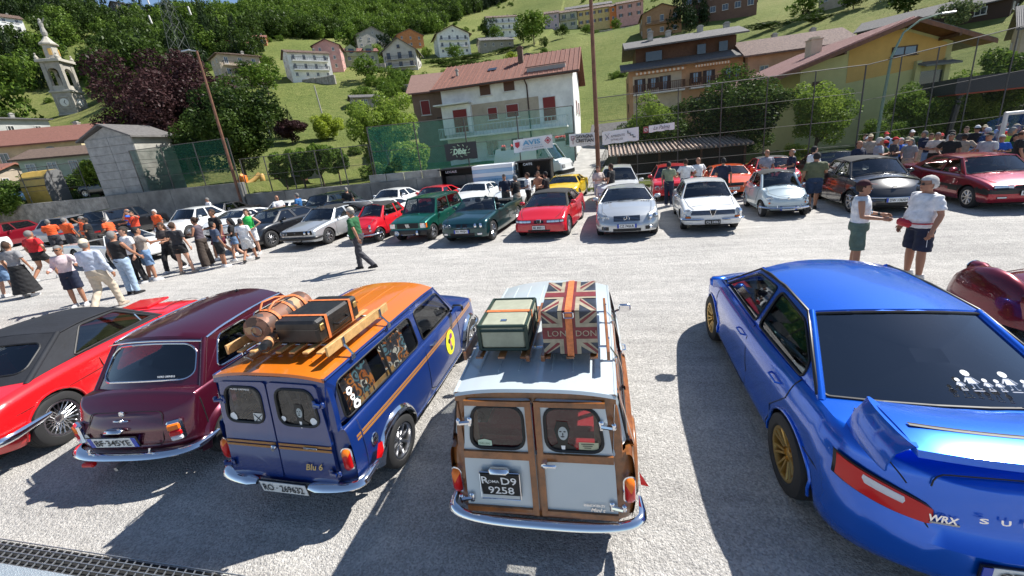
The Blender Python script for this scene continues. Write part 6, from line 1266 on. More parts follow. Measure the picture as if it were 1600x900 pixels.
for i, (lab, x, y, z, w, wall, roof, shut) in enumerate([('narrow lilac house at the left end of the coloured terrace', -25.5, 228, 57.8, 7.0, cLi, TILE_B, None), ('grey-green house with dark green shutters in the coloured terrace', -17.4, 231, 58, 8.6, WM('sage_render', (.38, .37, .28)), TILE_B, SH_G), ('yellow house with two storeys of shutters in the middle of the coloured terrace', -4.5, 233, 58.2, 16, cYl, TILE_B, SH_B), ('narrow bright orange house between the yellow and pink houses of the terrace', 5.2, 232, 57.8, 3.2, WM('bright_orange_render', (.62, .20, .06)), TILE_B, None), ('pink house with brown shutters at the right end of the coloured terrace', 13.2, 229, 57.6, 12.6, cPk, TILE_B, SH_B)]):
    house(lab, (x, y, z-1.5), 2, w, 9, 7.8-.2*i, wall, roof, 2.0, floors=2, cols=max(1, int(w/3.2)), shut=shut, group='coloured terrace of houses high on the hill', ww=1.0, wh=1.4, balc=(1,) if i in (1,) else ())
house('long grey-roofed house behind and above the coloured terrace', (-8, 262, 66), 4, 26, 9, 7.5, cBg, SLATE, 2.2, floors=2, cols=7, group=G)
house('brown hillside house left of the dark conifer, above the apartment roofs', (17.0, 142, 29.5), 8, 11, 9, 6.4, WM('tan_render', (.30, .17, .09)), TILE_B, 2.0, 'y', floors=2, cols=3, group=G, balc=(1,), ww=1.1, wh=1.3)
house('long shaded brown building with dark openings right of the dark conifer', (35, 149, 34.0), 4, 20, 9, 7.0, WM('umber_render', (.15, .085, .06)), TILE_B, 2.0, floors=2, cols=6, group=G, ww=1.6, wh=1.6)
house('small white house with terracotta roof at the foot of the wood, above the balcony block', (-121.5, 125.3, 41.4), 5, 9.6, 7, 3.0, cW, TILE_R, 1.3, floors=1, cols=3, group=G)
house('beige block with three stacked corner balconies below the wood at left', (-76.0, 77.4, 19.8), 16, 7.4, 6, 6.3, cBg, TILE_B, .9, floors=3, cols=3, hip=True, balc=(1, 2), ww=.7, wh=.9, group=G)
house('small orange-roofed cottage higher up beside the wood', (-123.1, 137.8, 46.4), -5, 5.5, 5, 2.6, cOr, TILE_R, 1.2, floors=1, cols=2, group=G)
house('white house half hidden in trees at the upper left edge', (-185, 104, terr(-185, 104)), 10, 8, 7, 4, cW, TILE_B, 1.6, floors=2, cols=3, group=G)
house('long timber lodge with flat overhanging roof on the skyline', (-222, 178, terr(-222, 178)+1), 20, 20, 8, 5, WM('weathered_boards', (.16, .13, .11)), SLATE, 1.2, floors=2, cols=7, group=G, ww=1.5, wh=1.5)
house('little stone shed with flat roof on the terraced slope behind the bright green tree', (-44.7, 72.3, 12.2), 10, 4.6, 3, 1.9, STONE, SLATE, .5, floors=1, cols=1, name='garden_shed', group=None, chim=())
house('low cream house at the top edge among garden shrubs', (57, 124.8, 27.5), 0, 8, 7, 5.5, cBg, TILE_B, 1.6, floors=2, cols=3, group=G)
house('long barn with dark sagging roof on the slope at upper right', (50.5, 82, 13.2), -12, 17, 6, 2.2, M('barn_boards', (.05, .03, .022), .9), SLATE, 1.5, floors=1, cols=3, name='barn', group=None, chim=(), ww=1.2)
house('dark-roofed house cut off by the right edge of the picture', (36.5, 42.5, 2.5), 8, 7, 7, 5.2, cBg, SLATE, 1.8, 'x', floors=2, cols=2)
house('grey flat house with white blinds at the far left behind the church roofs', (-93.5, 47, 11.2), 20, 9, 7, 3.2, WM('pale_grey_render', (.42, .42, .40)), SLATE, .6, floors=1, cols=3, hip=True)
# brown house beside the white one
t = house('brown house with red-brown shutters and an orange side wall left of the big white house', (-18.6, 47, 4.2), 0, 5.8, 8, 5.2, cBr, tile_mat('rose_tiles', (.34, .19, .15), (.24, .13, .10)), 2.2, floors=2, cols=2, shut=None, ww=.95, wh=1.3, rz=14, base=4, skip=((0, 0), (0, 1), (1, 0), (1, 1)), e=.6)
for x in (-1.6, 1.4): window(t, x, -4, 3.5, 1.0, 1.5, 0, FR_W, WIN_D, SH_R, True)
balcony(t, 1.2, -4, 2.2, 3.2, .9, .1, slab=cBr); window(t, 1.2, -4, 1.0, 1.2, .8, 0)
m = MB(); m.box((2.96, 0, 1.2), (.08, 7.9, 8)); m.build('side_wall', cOr, t)
# big white house
t = thing('white_house', 'large white house with red tiled roof and red shutters behind the green netting', 'house', (-9.4, 44.0, 1.9), radians(0)); A_, B_, Hh = 13.0, 9.0, 7.1
m = MB(); m.box((0, 0, Hh/2-1.5), (A_, B_, Hh+3)); m.build('wall', cW, t)
m = MB(); m.add([(-A_/2-.003, -B_/2, Hh), (-A_/2-.003, B_/2, Hh), (-A_/2-.003, 0, Hh+2.4)]+[(A_/2+.003, -B_/2, Hh), (A_/2+.003, B_/2, Hh), (A_/2+.003, 0, Hh+2.4)], [(0, 1, 2), (3, 4, 5)]); m.build('gable_wall', cW, t)
R = gable_roof(t, A_, B_, Hh, 2.4, TILE_R, 'x', .9, eg=.7); chimney(R, 1.3, -1.6, Hh+2.2, 1.5, TILE_B, .5); chimney(R, -5.2, -2.6, Hh+1.3, .6, CONC2, .2); chimney(R, 5.2, 2.2, Hh+2.4, .8, TILE_B, .5)
m = MB(); m.box((-1.5, -2.5, Hh+1.30), (.9, .6, .06), mat=Matrix.Rotation(.49, 4, 'X')); m.build('skylight', WIN_D, R)
for k in range(32): m = MB() if k == 0 else m; x = -A_/2-.6+(A_+1.2)*k/31; m.tube([(x, -B_/2-.85, Hh-.28), (x, 0, Hh+2.60)], .045, 4)
m.build('tile_rows', TILE_R, R)
m = MB(); m.box((4.1, -3.9, Hh+.35), (3.6, .9, .5)); m.build('roof_terrace', M('terrace_rail', (.30, .28, .27), .7), R); m = MB(); m.box((4.1, -4.42, Hh+.66), (3.8, .1, .06)); m.box((4.1, -4.42, Hh+.1), (3.8, .1, .06)); m.build('terrace_trim', RAIL, R)
m = MB(); m.box((0, -B_/2-.02-.95, Hh-.34), (A_+1.4, .16, .16)); m.build('gutter', FR_B, t); m = MB(); m.tube([(2.1, -B_/2-.8, Hh-.3), (2.2, -B_/2-.1, Hh-.9), (2.2, -B_/2-.1, -.5)], .07, 6); m.build('downpipe', FR_B, t)
m = MB(); m.box((-.2, -B_/2-.015, 3.9), (6.8, .03, 2.5)); m.build('beige_band', cBg, t)
m = MB(); m.box((-5.2, -B_/2-.6, 5.35), (3.6, 1.3, .12)); m.build('canopy', cW, t); m = MB(); m.box((-5.0, -B_/2-.25, 3.9), (3.0, .5, 2.7)); m.build('bay', cW, t)
for x, z, w, h, s in ((-1.9, 6.3, 1.15, 1.0, SH_B), (.5, 6.4, 1.15, 1.0, SH_B), (-1.4, 4.1, 1.0, 1.15, SH_R), (.6, 4.15, 1.25, 1.2, SH_R), (4.2, 3.9, 1.25, 2.2, SH_R), (5.9, 1.0, .9, 1.2, SH_B)): window(t, x, -B_/2-.03, z, w, h, 0, FR_W, WIN_D, s, True)
window(t, -4.6, -B_/2-.5, 3.75, 1.5, 2.2, 0, FR_W, WIN_D, SH_R, True)
balcony(t, -.4, -B_/2, 2.25, 12.6, 1.5, .9, STEEL, cW); window(t, A_/2, -1.5, 4.0, 1.0, 1.2, pi/2, FR_W, WIN_D, SH_R, True); window(t, A_/2, 1.8, 4.0, 1.0, 1.2, pi/2, FR_W, WIN_D, SH_R, True)
for i, (x, z) in enumerate(((-1.8, .9), (.8, .9), (-4.6, .9))): window(t, x, -B_/2-.03, z, 1.3, 1.5, 0, FR_W, WIN_D)
m = MB(); m.box((0, B_/2+2.0, 1), (A_*.8, 4, 16.4)); m.build('rear_wing', cBr, t); gr = gable_roof(t, A_*.8, 4.4, 9.0, 1.5, SLATE, 'y', .6); gr.location = (1.0, B_/2+1.8, 0)
# apartment house
t = thing('apartment_house', 'tan apartment house with timber attic, grey stone roof and long dark balconies', 'apartment house', (8.9, 56.0, 3.3), radians(0)); w, d = 12.2, 8
TAN = WM('tan_plaster', (.46, .27, .15)); CRM = WM('cream_plaster', (.50, .43, .32))
m = MB(); m.box((0, 0, 2.2), (w, d, 8.6)); m.build('wall', TAN, t); m = MB(); m.box((-3.0, -d/2-.012, 1.5), (5.4, .024, 8.6)); m.build('plaster_panel', CRM, t)
m = MB(); m.box((.3, .6, 7.7), (w-1.2, d-2.4, 2.6)); m.build('attic_wall', WOODD, t)
m = MB(); m.add([(-w/2-1.0, -d/2-1.1, 6.25), (w/2+.5, -d/2-1.1, 6.25), (w/2+.5, -d/2+1.5, 7.25), (-w/2-1.0, -d/2+1.5, 7.25), (-w/2-1.0, -d/2-1.1, 6.45), (w/2+.5, -d/2-1.1, 6.45), (w/2+.5, -d/2+1.5, 7.45), (-w/2-1.0, -d/2+1.5, 7.45)], [(0, 1, 2, 3), (4, 5, 6, 7), (0, 1, 5, 4), (3, 0, 4, 7), (1, 2, 6, 5)]); m.build('lower_roof', SLATE, t)
R = gable_roof(t, w-.6, d-1.6, 9.0, 1.1, SLATE, 'x', .8, eg=.8)
for x, y in ((-3.4, -1.0), (-1.2, .2), (2.4, .2), (5.4, .6)): chimney(R, x, y, 10.3, .9, CONC2, .6)
for x in (-3.2, 2.0, 4.3): m = MB(); m.box((x, -2.83, 7.9), (1.8 if x < 0 else .9, .06, 1.0)); m.build('attic_opening', WIN_D, t)
for k, x in enumerate((-4.9, -3.4, -2.1, 1.2, 2.6, 4.6, 5.6)): window(t, x, -d/2-.03, 4.85-(.25 if k in (0, 2, 4) else 0), .62, 1.1 if k not in (0, 2, 4) else 1.7, 0, FR_B, WIN_B, SH_K if k != 6 else None, name='window' if k not in (0, 2, 4) else 'balcony_door')
for x in (-3.5, 1.5, 3.6): window(t, x, -d/2-.03, 2.1, .8, 1.2, 0, FR_B, WIN_B, SH_K)
balcony(t, -2.9, -d/2, 3.75, 5.6, 1.2, .95, WOODD, FR_W, 26, True); balcony(t, 3.0, -d/2, 3.75, 5.0, 1.2, .95, WOODD, FR_W, 22, True)
for x0, x1 in ((-5.4, .0), (1.0, 4.6)):
    m = MB(); n = 24
    for k in range(n): xx = x0+(x1-x0)*k/n; m.m = k % 2; m.add([(xx, -d/2-.9, 6.05), (xx+(x1-x0)/n, -d/2-.9, 6.05), (xx+(x1-x0)/n, -d/2-.9, 5.80), (xx, -d/2-.9, 5.80)], [(0, 1, 2, 3)]); m.m = k % 2; m.add([(xx, -d/2-.9, 6.05), (xx+(x1-x0)/n, -d/2-.9, 6.05), (xx+(x1-x0)/n, -d/2-.1, 6.2), (xx, -d/2-.1, 6.2)], [(0, 1, 2, 3)])
    m.build('awning', FR_W, t, mats=[M('awning_cream', (.6, .5, .38), .8), M('awning_orange', (.45, .2, .08), .8)])
for s in (-w/2,): window(t, s, -1.0, 2.6, .5, .9, -pi/2, FR_B, WIN_D); window(t, s, -1.0, 5.0, .5, .9, -pi/2, FR_B, WIN_D)
t = house('lower terracotta-coloured wing with old pantile roof and railed balcony right of the apartment house', (20.0, 54.5, 5.4), 0, 9.6, 7, 4.3, WM('terracotta_plaster', (.42, .24, .15)), tile_mat('old_pantiles', (.30, .19, .15), (.12, .07, .06), 6), 1.7, floors=1, cols=3, frame=CRM, ww=.9, wh=1.2, rz=0, base=5, e=.8, name='terracotta_house', chim=((.3, .1), (-.1, .1)))
balcony(t, 1.8, -3.5, 1.3, 5.6, 1.1, .9, RAIL, cBg)
# yellow house, gable towards us
t = thing('yellow_house', 'big yellow house with wide timber gable and pink tiled roof behind the fence', 'house', (19.4, 36.5, 1.4), radians(9)); w, d = 10.4, 11.0
YG, YO = WM('pale_yellow_green_plaster', (.50, .47, .22), .1), WM('ochre_plaster', (.60, .37, .11), .1); rx = 1.3
def gz(x, off=0): return (6.9-(rx-x)*.31 if x < rx else 6.9-(x-rx)*.36)+off
m = MB(); v = [(-w/2, 0, -4), (w/2, 0, -4), (w/2, 0, gz(w/2)), (rx, 0, gz(rx)), (-w/2, 0, gz(-w/2))]; v += [(a, d, c) for a, b, c in v]; m.add(v, [(0, 1, 2, 3, 4), (9, 8, 7, 6, 5), (1, 6, 7, 2), (5, 0, 4, 9)]); m.build('wall', YG, t)
m = MB(); m.add([(-1.9, -.02, 3.4), (w/2-.4, -.02, 4.1), (w/2-.4, -.02, gz(w/2-.4)-.2), (rx, -.02, gz(rx)-.2), (-1.9, -.02, gz(-1.9)-.2)], [(0, 1, 2, 3, 4)]); m.build('ochre_panel', YO, t)
for s, x1 in ((-1, -w/2-2.6), (1, w/2+1.5)):
    m = MB(); v = [(rx, -1.5, gz(rx)), (x1, -1.5, gz(x1)), (x1, d+.6, gz(x1)), (rx, d+.6, gz(rx))]; m.add(v+[(a, b, c+.22) for a, b, c in v], [(0, 1, 2, 3), (4, 5, 6, 7), (0, 1, 5, 4), (1, 2, 6, 5), (2, 3, 7, 6)]); r = m.build('roof', TILE_P if s < 0 else SLATE, t)
    m = MB(); m.add([(rx, -1.54, gz(rx)-.12), (x1, -1.54, gz(x1)-.12), (x1, -1.54, gz(x1)+.16), (rx, -1.54, gz(rx)+.16)], [(0, 1, 2, 3)]); m.add([(rx, -1.5, gz(rx)-.01), (x1, -1.5, gz(x1)-.01), (x1, -.05, gz(x1)-.012), (rx, -.05, gz(rx)-.012)], [(0, 1, 2, 3)]); m.build('barge_board', M('stained_timber', (.16, .06, .025), .6, var=(5, .4)), r)
    if s < 0:
        m = MB(); [m.tube([(rx-.2, y, gz(rx)+.24), (x1, y, gz(x1)+.24)], .05, 4) for y in [-1.4+.28*k for k in range(46)]]; m.build('tile_rows', TILE_P, r)
for x in (-3.2, rx, 4.2): m = MB(); m.box((x, -.8, gz(x)-.16), (.16, 1.5, .2)); m.build('rafter', WOODD, t)
chimney(t, -2.6, 3.0, gz(-2.6)+.7, 1.3, CRM, .8); window(t, 1.9, -.04, 5.2, 1.7, .62, 0, FR_B, WIN_B); window(t, -3.9, -.04, 3.2, .8, 1.1, 0, FR_B, WIN_D, SH_B, True)
m = MB(); m.box((4.0, -.5, 4.1), (2.4, 1.0, .12), mat=Matrix.Rotation(.3, 4, 'X')); m.build('awning', M('grey_awning', (.16, .17, .17), .8), t); m = MB(); m.box((3.9, -.05, 2.7), (1.8, .12, 1.9)); m.build('loggia', WIN_D, t)
for x in (2.9, 4.9): m = MB(); m.box((x, -.12, 2.4), (.35, .3, 4.0)); m.build('pillar', YG, t)
# church tower
TS, TL = WM('tower_stone', (.34, .315, .27), .25), WM('tower_pale_stone', (.42, .39, .33), .2)
t = thing('church_tower', 'pale stone church bell tower with arched belfry, clock faces and a statue on top', 'church tower', (-113, 69.5, 14.6), radians(24)); a = 1.7
m = MB(); m.box((0, 0, 1), (a*2, a*2, 15)); m.build('shaft', TS, t)
for z, e, h in ((4.0, .18, .35), (8.6, .25, .45), (14.6, .45, .6)): m = MB(); m.box((0, 0, z), ((a+e)*2, (a+e)*2, h), ch=.08); m.build('cornice', TL, t)
for sx in (1, -1):
    for sy in (1, -1): m = MB(); m.box((sx*(a-.35), sy*(a-.35), 11.5), (.7, .7, 6.0)); m.build('corner_pier', TS, t)
for k in range(4):
    r_ = Matrix.Rotation(k*pi/2, 4, 'Z'); m = MB(); N_ = 10; pts = [(1.0*cos(pi*i/N_), 12.2+1.0*sin(pi*i/N_)) for i in range(N_+1)]
    poly = [(-1.02, 14.4), (-1.02, 12.2)]+[(-x, z) for x, z in pts]+[(1.02, 12.2), (1.02, 14.4)]; tri = tessellate_polygon([[V3(x, z, 0) for x, z in poly]]); n = len(poly)
    m.add([(x, -a+.1, z) for x, z in poly]+[(x, -a+.7, z) for x, z in poly], [tuple(q) for q in tri]+[tuple(i+n for i in q) for q in tri]+[(i, (i+1) % n, n+(i+1) % n, n+i) for i in range(n)]); m.xf(r_); m.build('belfry_arch', TS, t)
    m = MB(); m.box((0, -a+.2, 9.3), (2.0, .3, .9)); m.xf(r_); m.build('balustrade', TL, t)
    m = MB(); m.lathe([(.001, -.10), (.78, -.1), (.82, 0)], 24, 'y', (0, -a, 6.4)); m.m = 1
    for b in (.6, 2.6): m.box((.25*sin(b), -a-.13, 6.4+.25*cos(b)), (.09, .02, .6), mat=Matrix.Rotation(b, 4, 'Y'))
    m.xf(r_); m.build('clock_face', TL, t, mats=[M('clock_white', (.7, .68, .62), .6), BLACK_P])
    m = MB(); [m.box((x_, -a-.05, z_), (w_, .1, h_)) for x_, z_, w_, h_ in ((0, 7.5, 2.2, .15), (0, 5.3, 2.2, .15), (-1.05, 6.4, .15, 2.1), (1.05, 6.4, .15, 2.1))]; m.xf(r_); m.build('clock_surround', TL, t)
    m = MB(); m.lathe([(.28, 0), (.35, .3), (.12, .8), (.2, 1.0), (.001, 1.2)], 10, 'z', (a+.1, -a-.1, 14.9)); m.xf(r_); m.build('urn', TL, t)
m = MB(); m.lathe([(.25, 11.4), (.5, 11.9), (.35, 12.7), (.001, 12.9)], 14); m.build('bell', M('bronze', (.08, .07, .04), .5, .7), t)
m = MB(); m.lathe([(1.3, 14.9), (1.15, 15.0), (1.05, 17.6), (1.45, 17.8), (1.45, 18.05), (.95, 18.5), (.6, 19.0), (.3, 19.5), (.35, 19.8)], 8); m.build('lantern', TL, t, 30)
for k in range(4): m = MB(); m.box((0, -1.02, 16.4), (.5, .2, 1.2)); m.xf(Matrix.Rotation(k*pi/2+pi/8, 4, 'Z')); m.build('lantern_window', YO, t)
m = MB(); m.lathe([(.4, 19.6), (.5, 20.2), (.3, 21.2), (.38, 21.9), (.22, 22.3), (.25, 22.6), (.001, 22.9)], 10); m.tube([(.2, 0, 21.8), (.9, 0, 22.9)], .1, 6); m.build('statue', M('statue_stone', (.3, .29, .26), .8), t)
# roofs at lower left
t = house('long yellow parish house with red tiled roof and arched window below the church tower', (-69, 38.5, 5.2), 0, 13, 8, 3.6, WM('straw_plaster', (.52, .43, .26)), TILE_R, 1.9, floors=1, cols=4, ww=.9, wh=1.4, rz=22, base=5, e=.7, name='parish_house', shut=None)
m = MB(); m.lathe([(.001, 0), (.9, 0)], 20, 'y', (3.2, -4.03, 2.1)); m.box((3.2, -4.03, 1.5), (1.8, .04, 1.2)); m.build('arched_window', WIN_D, t)
t = house('low pale green building with tall blue-green windows under a dark lean-to roof', (-55.5, 33.0, 3.4), 0, 7, 5, 3.0, WM('mint_plaster', (.38, .45, .36)), TILE_B, .9, floors=1, cols=4, ww=.8, wh=1.7, rz=28, base=4, frame=FR_W, pane=WIN_B, name='green_annexe', chim=())
house('small outbuilding with orange tiled roof at the far left edge', (-66, 30.5, 3.2), 0, 6, 5, 2.2, cBg, TILE_R, .9, floors=1, cols=2, rz=20, name='outbuilding', chim=())
# concrete tower hut on the wall
t = thing('concrete_gabled_tower', 'tall narrow grey concrete utility building with gabled stone roof on the wall', 'utility building', (-35.35, 24.4, 2.2), radians(6)); w, d, h = 3.9, 3.0, 4.1
BL = M('grey_blockwork', (.30, .30, .29), .85, var=(2, .3), bump=(20, .3, .01)); m = MB()
m.box((0, 0, h/2), (w-.06, d-.06, h)); m.add([(-w/2, -d/2+.03, h), (w/2, -d/2+.03, h), (0, -d/2+.03, h+.75), (-w/2, d/2-.03, h), (w/2, d/2-.03, h), (0, d/2-.03, h+.75)], [(0, 1, 2), (3, 5, 4)]); m.build('wall', BL, t)
for i in range(7):
    z = .02+i*.585
    for k in range(2): m = MB(); m.box((-w/4+k*w/2, -d/2, z+.285), (w/2-.02, .06, .565), ch=.012); m.build('block', BL, t)
    m = MB(); m.box((w/2, 0, z+.285), (.06, d-.02, .565), ch=.012); m.build('block', CONC2, t)  # right side in paler concrete: its sunlit tone is put into the colour
gable_roof(t, w, d, h, .85, SLATE, 'y', .35, .12, .3)
m = MB(); m.box((0, 1.2, .9), (3.4, .05, 1.5)); m.build('door', TRIM, t)
# tall yellow box
t = thing('yellow_box', 'tall yellow booth with rounded top standing behind the left wall', 'booth', (-46.3, 24.6, 2.2), radians(10)); YB = M('yellow_panel', (.62, .40, .08), .5, var=(2, .2))
m = MB(); m.grid([[(-1.1, y, z), (1.1, y, z)] for y, z in ((-.9, 0), (-.95, 1.3), (-.75, 2.1), (-.4, 2.5), (.3, 2.6), (.6, 2.4))]); m.build('front_panel', YB, t); m = MB(); [m.add([(s*1.1, y, z) for y, z in ((-.9, 0), (-.95, 1.3), (-.75, 2.1), (-.4, 2.5), (.3, 2.6), (.6, 2.4), (.6, 0))], [tuple(range(7))]) for s in (1, -1)]; m.build('side_panel', M('grey_side', (.18, .18, .18), .6), t)
m = MB(); m.box((0, -.97, 1.35), (2.24, .08, .06)); m.box((0, -.84, 1.95), (2.24, .08, .06)); m.build('seam', TRIM, t)
# hut with corrugated roof
t = thing('roofed_hut', 'dark open-fronted hut with pale ribbed tile roof beneath the banners', 'hut', (4.3, 27.2, 0), 0)
m = MB(); m.box((0, .6, .8), (7.4, 2.4, 1.5)); m.build('wall', M('dark_boards', (.03, .025, .02), .9), t)
m = MB(); m.add([(-4.3, -1.3, 1.6), (4.0, -1.3, 1.6), (4.0, 2.0, 2.1), (-4.3, 2.0, 2.1), (-4.3, -1.3, 1.54), (4.0, -1.3, 1.54), (4.0, 2.0, 2.04), (-4.3, 2.0, 2.04)], [(0, 1, 2, 3), (4, 5, 6, 7), (0, 1, 5, 4), (3, 0, 4, 7)]); r = m.build('roof', SLATE, t)
for k in range(34): m = MB(); x = -4.2+8.1*k/33; m.tube([(x, -1.34, 1.63), (x, 2.0, 2.14)], .07, 6); m.build('roof_tile_row', M('pale_pantile', (.42, .31, .24), .8, var=(3, .5)), r)
for x in (-3.6, -1.2, 1.2, 3.6): m = MB(); m.box((x, -1.0, .8), (.12, .12, 1.6)); m.build('post', WOODD, t)
t = house('small grey shed with stone slab roof at the end of the lane above the banners', (.8, 40, 1.0), 0, 3.6, 3, 2.0, BL, SLATE, .8, floors=1, cols=1, rz=-5, name='stone_shed', chim=())
# dark raised deck at right
t = thing('raised_deck', 'dark raised walkway with red underside on slanting posts at the right edge', 'walkway', (21, 26.5, 0), radians(-6))
m = MB(); m.box((0, 0, 3.5), (7.4, 3, .75)); m.build('deck', M('dark_cladding', (.022, .024, .03), .6), t); m = MB(); m.box((0, 0, 3.1), (7.2, 2.8, .08)); m.build('soffit', M('red_soffit', (.3, .05, .02), .7), t)
for x in (-3.2, -.4, 2.6): m = MB(); m.tube([(x-.3, -1, 0), (x, -1, 3.1)], .14, 8); m.build('post', TRIM, t)
# ------------------------------------------------------------------ fences, poles, banners, stalls
FP = M('rusty_pole', (.16, .07, .04), .7, var=(5, .4)); GP = M('grey_fence_post', (.07, .065, .06), .7); NET = netting('fine_wire_net', (.05, .055, .05), .13); NETG = netting('green_windbreak_net', (.06, .30, .24), .20); NETD = netting('dark_green_net', (.015, .06, .045), .5)
def fence(label, pts, h, step, net, z0=None, post=None, wires=3, name='wire_fence', r=.035, cat='fence', hf=None, pz=None):
    t = thing(name, label, cat, (pts[0][0], pts[0][1], 0)); post = post or GP; ox, oy = pts[0][:2]
    def L(m): m.xf(Matrix.Translation((-ox, -oy, 0))); return m
    for (a, b) in zip(pts, pts[1:]):
        A, B = Vector(a), Vector(b); n = max(1, round((B-A).length/step)); 
        for k in range(n+1 if b == pts[-1] else n): p = A+(B-A)*k/n; hh = h if hf is None else hf(k/n); m = MB(); m.tube([p-V3(0, 0, .0), p+V3(0, 0, hh)], r, 6); L(m).build('fence_post', post, t)
        for k in range(wires): q = (k+1)/wires; m = MB(); m.tube([A+V3(0, 0, (h if hf is None else hf(0))*q), B+V3(0, 0, (h if hf is None else hf(1))*q)], .012 if q < 1 else .022, 4); L(m).build('rail_wire', post, t)
        m = MB(); rows = [[A+(B-A)*k/(n*4)+V3(0, .02+.05*sin(k*1.7)*(1 if net is NETG else 0), (h if hf is None else hf(k/(n*4)))*q) for q in (.02, .35, .7, 1)] for k in range(n*4+1)]; m.grid(rows); L(m).build('netting', net, t)
    return t
fence('tall wire fence on grey posts along the left wall top', [(-64, 22.6, 2.24), (-38.5, 22.6, 2.3)], 2.6, 3.2, NET)
fence('dark green windbreak net fence above the shaded wall', [(-33.0, 22.5, 2.3), (-24.4, 22.5, 2.3)], 2.9, 2.6, NETD)
fence('light wire fence beside the lawn with shrubs', [(-24.0, 22.6, 1.5), (-14.3, 22.6, 1.5)], 2.3, 1.9, NET, wires=2)
fence('tall green windbreak netting hung on thin posts in front of the white house', [(-14.2, 22.65, 1.9), (-1.75, 22.65, 1.7)], 2.9, 3.1, NETG, wires=2)
fence('very tall wire fence running right behind the second row of cars', [(-.5, 23.0, 0), (12.0, 23.2, 0)], 4.85, 2.0, NET, wires=4, r=.026)
fence('very tall leaning wire fence behind the crowd at the right', [(12.4, 24.0, 0), (22.5, 24.0, 0)], 5.0, 1.5, NET, wires=3, r=.026, hf=lambda q: 4.9+1.4*q)
def pole(label, x, y, z, h, r, mat, name='tall_pole', cat='pole', lean=0):
    t = thing(name, label, cat, (x, y, z)); m = MB(); m.tube([(0, 0, 0), (lean*.5, 0, h*.5), (lean, 0, h)], [r*1.25, r, r*.7], 10); m.build('shaft', mat, t); m = MB(); m.lathe([(r*2.4, 0), (r*2.4, .03), (r*1.3, .05)], 10); m.build('foot_plate', mat, t); return t
pole('tall rusty floodlight pole at the left wall before the dark green tree', -24.5, 22.3, 0, 10.4, .085, FP); t = bpy.data.objects['tall_pole']
m = MB(); m.tube([(0, 0, 10.4), (-.5, 0, 10.5)], .04, 6); m.box((-.75, 0, 10.5), (.6, .3, .1), ch=.03); m.build('floodlight', STEEL, t)
pole('tall dark red-brown pole behind the silver luxury coupe in the middle', -.5, 21.3, 0, 12.5, .10, FP)
t = thing('curved_street_lamp', 'tall pale green street lamp curving right in front of the yellow house', 'street lamp', (13.6, 24.6, 0)); LG = M('pale_green_metal', (.16, .24, .18), .5)
m = MB(); m.tube([(0, 0, 0), (.05, 0, 3), (.15, 0, 5.2), (.5, 0, 6.2), (1.1, 0, 6.65), (1.9, 0, 6.8)], [.08, .07, .055, .045, .04, .03], 8); m.build('shaft', LG, t, 60); m = MB(); m.box((2.15, 0, 6.78), (.6, .22, .09), ch=.03); m.build('lamp_head', STEEL, t)
t = thing('wooden_utility_pole', 'leaning grey utility pole on the meadow left of the bright green tree', 'pole', (-46.5, 62, terr(-46.5, 62))); m = MB(); m.tube([(0, 0, -.5), (-.4, 0, 5.4)], [.13, .09], 8); m.build('shaft', M('grey_wood', (.3, .28, .25), .8), t)
t = thing('double_street_lamp', 'grey twin-armed street lamp beside the dark cypresses', 'street lamp', (-44.8, 48, terr(-44.8, 48))); m = MB(); m.tube([(0, 0, 0), (0, 0, 3.6), (.2, 0, 4.1), (.8, 0, 4.3)], .06, 8); m.tube([(0, 0, 3.0), (-.15, 0, 3.4), (.0, 0, 3.9)], .04, 6); m.build('shaft', STEEL, t, 60); m = MB(); m.box((.95, 0, 4.27), (.4, .2, .08), ch=.03); m.build('lamp_head', STEEL, t)
# pylon
t = thing('lattice_pylon', 'grey lattice power pylon with white insulators on the wooded slope behind the purple tree', 'pylon', (-90, 78, terr(-90, 78)-1)); PY = M('galvanised', (.12, .13, .12), .6); m = MB(); hh = 23
def cr(z): return 1.7*(1-z/hh*.78)
Z = [0, 3.5, 6.8, 9.8, 12.5, 15, 17.2, 19.2, 21, 23]
for a, b in zip(Z, Z[1:]):
    for k in range(4):
        c0, c1 = [(1, 1), (-1, 1), (-1, -1), (1, -1)][k], [(-1, 1), (-1, -1), (1, -1), (1, 1)][k]; A, B = cr(a), cr(b)
        m.tube([(c0[0]*A, c0[1]*A, a), (c0[0]*B, c0[1]*B, b)], .05, 4); m.tube([(c0[0]*A, c0[1]*A, a), (c1[0]*B, c1[1]*B, b)], .028, 4); m.tube([(c1[0]*A, c1[1]*A, a), (c0[0]*B, c0[1]*B, b)], .028, 4)
m.build('lattice_mast', PY, t)
for z, l in ((14.5, 5.5), (18, 4.6), (21.5, 3.6)): m = MB(); [m.tube([(0, y, z+.5), (l, 0, z), (0, y, z)], .05, 4) or m.tube([(0, y, z+.5), (-l, 0, z), (0, y, z)], .05, 4) for y in (.4, -.4)]; m.build('cross_arm', PY, t)
for x, z in ((5.4, 14.4), (-5.4, 14.4), (4.5, 17.9), (-4.5, 17.9)): m = MB(); m.tube([(x, 0, z), (x+.2, 0, z-1.6)], .16, 6); m.build('insulator', FR_W, t)
